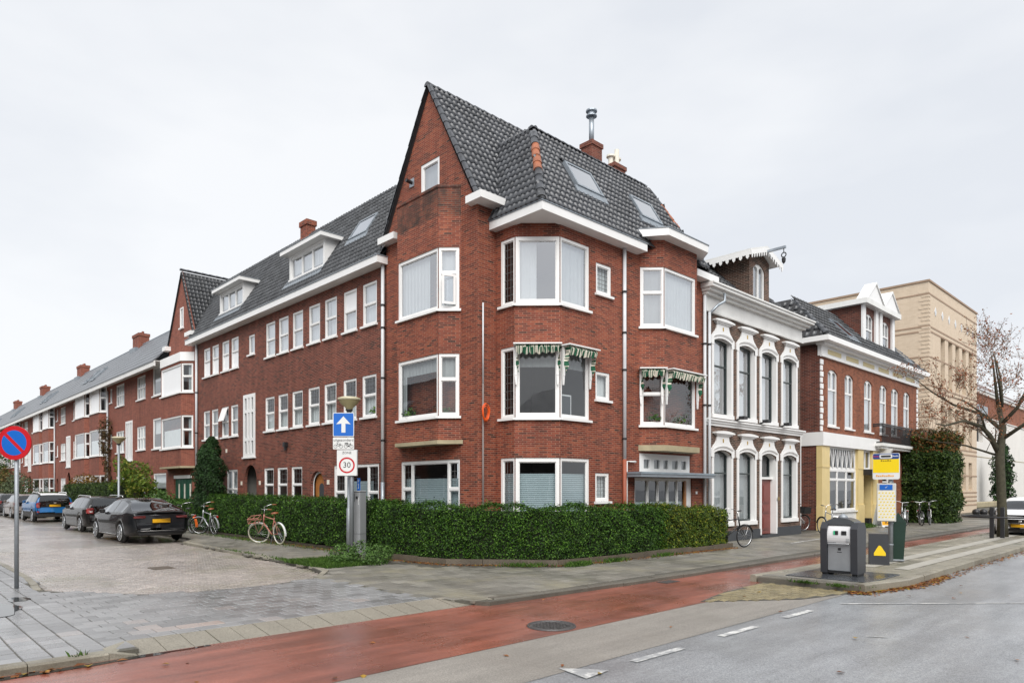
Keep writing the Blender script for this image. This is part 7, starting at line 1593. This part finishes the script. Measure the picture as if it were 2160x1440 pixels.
marks(6, .05, mSWHITE, PM, tx(.15, -.163, 1.4) @ Matrix.Rotation(R(90), 4, 'Z'))
# street lamps
def lamp(label, x, y):
    T = empty('street_lamp', (x, y, 0), label, 'street lamp', 'bowl shaped street lamps', 0, True)
    MB().tube([(0, 0, 0), (0, 0, 1.2), (0, 0, 1.22), (0, 0, 3.75)], [.075, .07, .05, .045], 12).build('pole', mGALV, T, True)
    MB().lathe([(.04, 3.72), (.09, 3.76), (.1, 3.8), (.22, 3.9), (.27, 3.99)], (0, 0, 0), 24).build('bowl', M('lamp_bowl', (.42, .37, .2), .35, .08), T, True)
    MB().lathe([(.28, 3.985), (.29, 4.0), (.29, 4.04), (.2, 4.07), (0, 4.08)], (0, 0, 0), 24).build('lid', M('lamp_lid', (.5, .46, .32), .45, .08), T, True); MB().lathe([(.05, 3.68), (.1, 3.74), (.06, 3.78)], (0, 0, 0), 16).build('collar', mINK, T, True)
    return T
lamp('street lamp with bowl head half hidden behind the one-way sign', 9.2, 15.68); lamp('street lamp with bowl head standing in front of the terrace climber', 8.6, 34.7)
# waste container
WC = empty('waste_container', (13.72, 5.12, .066), 'grey steel underground waste container with a white drum and black sides', 'waste container', None, R(-88), True); WC.scale = (.78, .78, .98)
mWCB = M('container_black', (.032, .034, .04), .4, .1, 3, dirt=.1); mWCG = M('container_steel', (.33, .35, .37), .35, .08, 4, metal=.5, dirt=.15); mWCW = M('container_white', (.66, .66, .67), .3, .05, 4, dirt=.15)
for s in (-1, 1):
    a, b = (s * .27, s * .43) if s > 0 else (s * .43, s * .27)
    m = MB(); pr = [(-.3, .04), (-.33, .9), (-.2, 1.02), (.2, 1.02), (.33, .9), (.3, .04)]; m.poly([(a, y, z) for y, z in pr]); m.poly([(b, y, z) for y, z in pr[::-1]])
    for i in range(6): (y0, z0), (y1, z1) = pr[i], pr[(i + 1) % 6]; m.poly([(a, y0, z0), (b, y0, z0), (b, y1, z1), (a, y1, z1)])
    m.build('side_panel', mWCB, WC); MB().bbox(a + .02, b - .02, -.26, .26, 0, .06, .01).build('foot', mINK, WC)
MB().bbox(-.27, .27, -.27, .27, .08, .6, .01).build('door', mWCG, WC); MB().bbox(-.27, .27, -.25, .25, .03, .08, .01).build('base', mINK, WC)
m = MB(); k = 12
for i in range(k):
    t0, t1 = R(-25 + 125 * i / k), R(-25 + 125 * (i + 1) / k); m.poly([(-.27, -.06 - .25 * math.cos(t0), .74 + .25 * math.sin(t0)), (.27, -.06 - .25 * math.cos(t0), .74 + .25 * math.sin(t0)), (.27, -.06 - .25 * math.cos(t1), .74 + .25 * math.sin(t1)), (-.27, -.06 - .25 * math.cos(t1), .74 + .25 * math.sin(t1))])
m.build('drum', mWCW, WC, True); MB().bbox(-.25, .25, -.36, -.3, .6, .625, .01).build('handle', mCHROME, WC)
m = MB(); k = 12; pr = None
for i in range(k + 1):
    t = math.pi * i / k; q = [(.36 * math.cos(t), y, .97 + .14 * math.sin(t)) for y in (-.22, .28)]
    if pr: m.poly([pr[0], q[0], q[1], pr[1]])
    pr = q
m.poly([(.36 * math.cos(math.pi * i / k), -.22, .97 + .14 * math.sin(math.pi * i / k)) for i in range(k + 1)]); m.poly([(.36 * math.cos(math.pi * i / k), .28, .97 + .14 * math.sin(math.pi * i / k)) for i in range(k + 1)][::-1]); m.build('hood', M('hood_steel', (.1, .11, .12), .3, .1, 4, metal=.4), WC, True)
MB().lathe([(.0, .0), (.12, .0), (.1, .05), (.04, .09), (0, .1)], (0, -.0, 1.09), 14).build('lifting_eye', mGALV, WC, True)
for x, mm_, w_ in ((-.1, M('sticker_green', (.05, .5, .25), .5), .05), (-.05, mINK, .08), (.09, mINK, .06), (.14, mINK, .08)): MB().bbox(x - w_ / 2, x + w_ / 2, -.318, -.305, .78, .86, .004).build('pictogram', mm_, WC)
MB().bbox(.17, .24, -.315, -.3, .66, .72, .003).build('sticker', mSGREY, WC); MB().bbox(-.03, .04, -.276, -.268, .48, .53, .002).bbox(-.05, .06, -.276, -.268, .44, .455, .002).build('emblem', mINK, WC)
# low bin with yellow triangle
LB = empty('marker_box', (16.2, 5.3, .05), 'low dark post box with a yellow triangle behind the waste container', 'marker post', None, R(-64), True); LB.scale = (.82, .82, .82)
MB().hexa([(-.24, -.18, 0), (.24, -.18, 0), (.22, .18, 0), (-.22, .18, 0), (-.24, -.13, .82), (.22, -.13, .82), (.2, .16, .82), (-.22, .16, .82)]).build('body', mWCB, LB)
MB().poly([(-.13, -.176, .25), (.15, -.176, .25), (.15, -.172, .32), (.04, -.162, .5), (-.01, -.161, .52), (-.04, -.163, .48), (-.13, -.173, .32)]).build('yellow_triangle', M('yellow_paint_sign', (.8, .55, .01), .4, .04), LB)
# bus stop
BS = empty('bus_stop_sign', (16.9, 5.27, .05), 'yellow and blue bus stop sign with timetable board on a grey pole', 'bus stop', None, R(-82), True)
MB().tube([(0, 0, 0), (0, 0, 2.42)], .05, 12).build('pole', mGALV, BS, True)
bs = plate('stop_panel', mSWHITE, BS, rrect(-.35, .19, 1.87, 2.46, .04), -.1, -.05); m = M('bus_yellow', (.85, .62, .0), .35, .03); plate('yellow_field', m, bs, rrect(-.342, .182, 2.02, 2.33, .002), -.103, -.101); plate('blue_field', M('navy', (.01, .05, .22), .35, .03), bs, rrect(-.342, .182, 2.325, 2.452, .03), -.104, -.1012)
plate('bus_symbol', mSWHITE, bs, rrect(-.21, .05, 2.345, 2.435, .03), -.106, -.1045); plate('bus_body', mINK, bs, rrect(-.18, .02, 2.367, 2.412, .015), -.108, -.1062)
marks(5, .038, mSRED, bs, tx(-.28, -.106, 2.39)); marks(5, .036, mSWHITE, bs, tx(.115, -.106, 2.39)); marks(5, .05, M('ink_brown', (.25, .17, .0), .5), bs, tx(-.08, -.105, 2.29), sx=1.4); marks(9, .06, M('ink_orange', (.8, .35, .05), .5), bs, tx(-.1, -.105, 1.95), sx=1.1)
tt = MB().bbox(-.26, .12, -.14, -.06, .92, 1.78, .01).build('timetable_frame', M('frame_grey', (.55, .55, .52), .4, .05), BS); MB().bbox(-.245, .105, -.146, -.141, .94, 1.62, .001).build('timetable', M('paper', (.78, .76, .66), .6, .03), tt); MB().bbox(-.2, .06, -.147, -.142, 1.63, 1.75, .001).build('timetable_head', mBLUE, tt)
tl = M('paper_yellow', (.8, .62, .12), .6, .05)
for i in range(9):
    for j in range(5): x = -.22 + j * .068 + (.03 if i % 2 else 0); MB().poly([(x, -.1475, 1.0 + i * .068), (x + .035, -.1475, 1.01 + i * .068), (x + .03, -.1475, 1.04 + i * .068), (x - .004, -.1475, 1.03 + i * .068)]).build('timetable_mark', tl, tt)
MB().poly([(-.09, -.148, 1.69), (-.075, -.148, 1.675), (-.03, -.148, 1.73), (-.07, -.148, 1.695)]).build('tick_mark', mSWHITE, tt)
for z in (.4, .88, 1.8): MB().lathe([(.056, -.02), (.06, 0), (.056, .02)], (0, 0, z), 12).build('clamp', mGALV, BS)
# green litter bin on the stop pole
GB = empty('litter_bin', (17.15, 5.18, .05), 'dark green litter bin with a pointed roof beside the bus stop pole', 'litter bin', None, R(-72), True); GB.scale = (.72, .72, 1.0)
MB().hexa([(-.2, -.15, .06), (.13, -.15, .06), (.13, .15, .06), (-.2, .15, .06), (-.22, -.2, .9), (.2, -.2, .9), (.2, .2, .9), (-.22, .2, .9)]).build('body', M('bin_green', (.012, .035, .024), .35, .1), GB)
m = MB(); m.poly([(-.22, -.2, .902), (.2, -.2, .902), (-.02, -.2, 1.12)]); m.poly([(-.22, .2, .902), (.2, .2, .902), (-.02, .2, 1.12)]); m.poly([(-.22, -.2, .902), (-.22, .2, .902), (-.02, .2, 1.12), (-.02, -.2, 1.12)]); m.poly([(.2, -.2, .902), (.2, .2, .902), (-.02, .2, 1.12), (-.02, -.2, 1.12)]); m.build('roof', MATS['bin_green'], GB); MB().bbox(-.22, .15, -.17, .17, .02, .06, .01).build('base', mGALV, GB)
# advertising board
AB = empty('sandwich_board', (33.4, 10.7, 0), 'blue and orange sandwich board lettered ATM by the shop door', 'sandwich board', None, YAW + R(12), True)
m = MB()
for s in (-1, 1): m.hexa([(-.36, s * .3 - .02, .05), (.36, s * .3 - .02, .05), (.36, s * .3 + .02, .05), (-.36, s * .3 + .02, .05), (-.3, s * .04 - .02, 1.15), (.3, s * .04 - .02, 1.15), (.3, s * .04 + .02, 1.15), (-.3, s * .04 + .02, 1.15)])
m.build('frame', mSWHITE, AB)
def abq(z0, z1, x, mat, name, e=.004):
    f = lambda z: -.3 + (.26) * (z - .05) / 1.1 - .02 - e
    return MB().poly([(-x, f(z0), z0), (x, f(z0), z0), (x * .96, f(z1), z1), (-x * .96, f(z1), z1)]).build(name, mat, AB)
mAT = M('board_orange', (.85, .4, .01), .4, .03); abq(.1, .34, .34, mAT, 'orange_panel'); abq(.36, .98, .31, M('board_blue', (.05, .3, .6), .4, .04), 'blue_panel')
text_part('ATM', .2, mINK, AB, Matrix.Translation((0, -.3, .22)) @ Matrix.Rotation(R(78), 4, 'X')); marks(4, .16, mSWHITE, AB, Matrix.Translation((0, -.18, .7)) @ Matrix.Rotation(R(78), 4, 'X'))
for x in (-.3, .3): MB().bbox(x - .06, x + .06, -.36, .36, 0, .05, .01).build('foot', mSWHITE, AB)
# tree guard
TG = empty('tree_guard', (28.2, 5.25, .04), 'black tree guard of posts with a flat hoop around the street tree', 'tree guard', None, 0, True)
for dx, dy in ((-.55, .25), (-.3, .0)): MB().bbox(dx - .06, dx + .06, dy - .06, dy + .06, 0, 1.05, .02).build('post', mBLACK, TG)
MB().ring((.2, .1, .72), (0, 0, 1), 1.15, .035, 36, 6).build('hoop', mBLACK, TG, True)
# ball bollards
BP = [(51.91, 11.17), (52.27, 10.84), (52.67, 10.46), (53.05, 10.1)]
for i in range(4):
    b = empty('ball_bollard', (*BP[i], 0), ['leftmost black ball bollard beside the office block', 'second black ball bollard from the office block', 'third black ball bollard from the office block', 'black ball bollard nearest the street tree trunk'][i], 'bollard', 'black ball bollards before the white building', 0, True)
    MB().lathe([(0, .03), (.11, .04), (.2, .11), (.225, .22), (.2, .33), (.11, .41), (0, .44)], (0, 0, 0), 18).build('ball', mBLACK, b, True); MB().lathe([(.14, 0), (.14, .05), (0, .05)], (0, 0, 0), 14).build('foot', mDGREY, b)
st_ = empty('striped_post', (66, 10.0, 0), 'black and white striped traffic post at the far right', 'traffic post', None, 0, True)
for i in range(8): MB().tube([(0, 0, i * .35), (0, 0, i * .35 + .35)], .13, 10).build('band', mSWHITE if i % 2 else mINK, st_)
MB().bbox(-.22, .22, -.1, .1, 2.8, 3.4, .05).build('beacon', mINK, st_)
lw = MB().bbox(60, 90, 15.6, 16.3, 0, .5, .05).build('low_planting_wall', mCONC); tag(lw, 'low kerb wall of planting before the white building', 'low wall')
# person far up the side street
PE = empty('person', (5.9, 62.0, ZR), 'person in a dark jacket with a white back print walking away at the far left', 'person', None, R(8), True)
J = [(0, 0, .95), (0, 0, 1.15), (0, 0, 1.4), (0, .01, 1.52), (0, .01, 1.6), (-.1, 0, .9), (-.1, .05, .5), (-.1, -.05, .08), (.1, 0, .9), (.11, -.08, .5), (.11, -.22, .1), (-.19, 0, 1.42), (-.25, -.02, 1.15), (-.24, .1, .95), (.19, 0, 1.42), (.25, -.02, 1.15), (.24, .1, .95), (-.1, .08, .04), (.11, -.1, .06)]
E_ = [(0, 1), (1, 2), (2, 3), (3, 4), (0, 5), (5, 6), (6, 7), (0, 8), (8, 9), (9, 10), (2, 11), (11, 12), (12, 13), (2, 14), (14, 15), (15, 16), (7, 17), (10, 18)]
RR = [.15, .15, .17, .07, .06, .1, .075, .055, .1, .075, .055, .09, .06, .045, .09, .06, .045, .045, .045]
me = bpy.data.meshes.new('body'); me.from_pydata(J, E_, []); ob = bpy.data.objects.new('body', me); COL.objects.link(ob); md = ob.modifiers.new('s', 'SKIN'); me.update()
if not me.skin_vertices: bpy.context.view_layer.objects.active = ob
for i, v in enumerate(me.skin_vertices[0].data if me.skin_vertices else []): v.radius = (RR[i] * 1.15, RR[i] * .8); v.use_root = i == 0
ob.modifiers.new('d', 'SUBSURF').levels = 1; bm_ = bpy.data.meshes.new_from_object(ob.evaluated_get(bpy.context.evaluated_depsgraph_get())); bpy.data.objects.remove(ob)
bm_.materials.clear(); bm_.materials.append(M('dark_jacket', (.015, .02, .035), .8, .1)); bo = bpy.data.objects.new('body', bm_); COL.objects.link(bo); bo.parent = PE
MB().lathe([(0, 1.58), (.06, 1.6), (.085, 1.68), (.09, 1.76), (.07, 1.83), (0, 1.86)], (0, .01, 0), 14).build('head', M('skin', (.4, .22, .15), .6, .05), PE, True); MB().lathe([(.088, 1.72), (.097, 1.77), (.078, 1.845), (0, 1.875)], (0, .02, 0), 14).build('hair', M('grey_hair', (.2, .17, .14), .8, .1), PE, True)
MB().bbox(-.1, .1, -.155, -.14, 1.3, 1.38, .004).build('back_print', mSWHITE, PE)

# things standing on the window sills
def pot_plant(label, x, y, z, s=1., mat=None):
    T = empty('potted_plant', (x, y, z), label, 'plant', 'potted plants on the first floor sills', 0, True)
    MB().lathe([(0, 0), (.06 * s, 0), (.08 * s, .12 * s), (.07 * s, .12 * s), (0, .1 * s)], (0, 0, 0), 12).build('pot', M('plant_pot', (.3, .16, .1), .6, .1), T, True)
    k = 70; v = rng.normal(size=(k, 3)); v[:, 2] = np.abs(v[:, 2]); v /= np.linalg.norm(v, axis=1)[:, None]; leafmesh('leaves', np.array([0, 0, .12 * s]) + v * rng.uniform(.03, .2, k)[:, None] * s, .1 * s, fSHR, T, v, .4)
pot_plant('round potted plant at the left of the side bay window', 10.82, 15.3, 3.56, 1.1)
pot_plant('small potted plant in the narrow light of the side bay', 10.95, 13.85, 3.56, .8)
pot_plant('leafy potted plant behind the angled light of the far upper bay', 16.15, 11.1, 3.48, 1.2)
pot_plant('tall potted plant behind the front light of the far upper bay', 17.3, 11.02, 3.48, 1.3)
pot_plant('potted plant behind the rightmost first floor window of the long house', 11.25, 17.6, 3.86, 1.0)
fb = empty('framed_board', (12.95, 11.55, 3.46), 'white framed board standing behind the first floor corner bay window', 'picture frame', None, 0, True)
MB().bbox(-.2, .2, 0, .03, 0, .62, .005).build('frame', mWHITE, fb); MB().bbox(-.16, .16, -.004, 0, .04, .58, .001).build('board', mDGREY, fb)
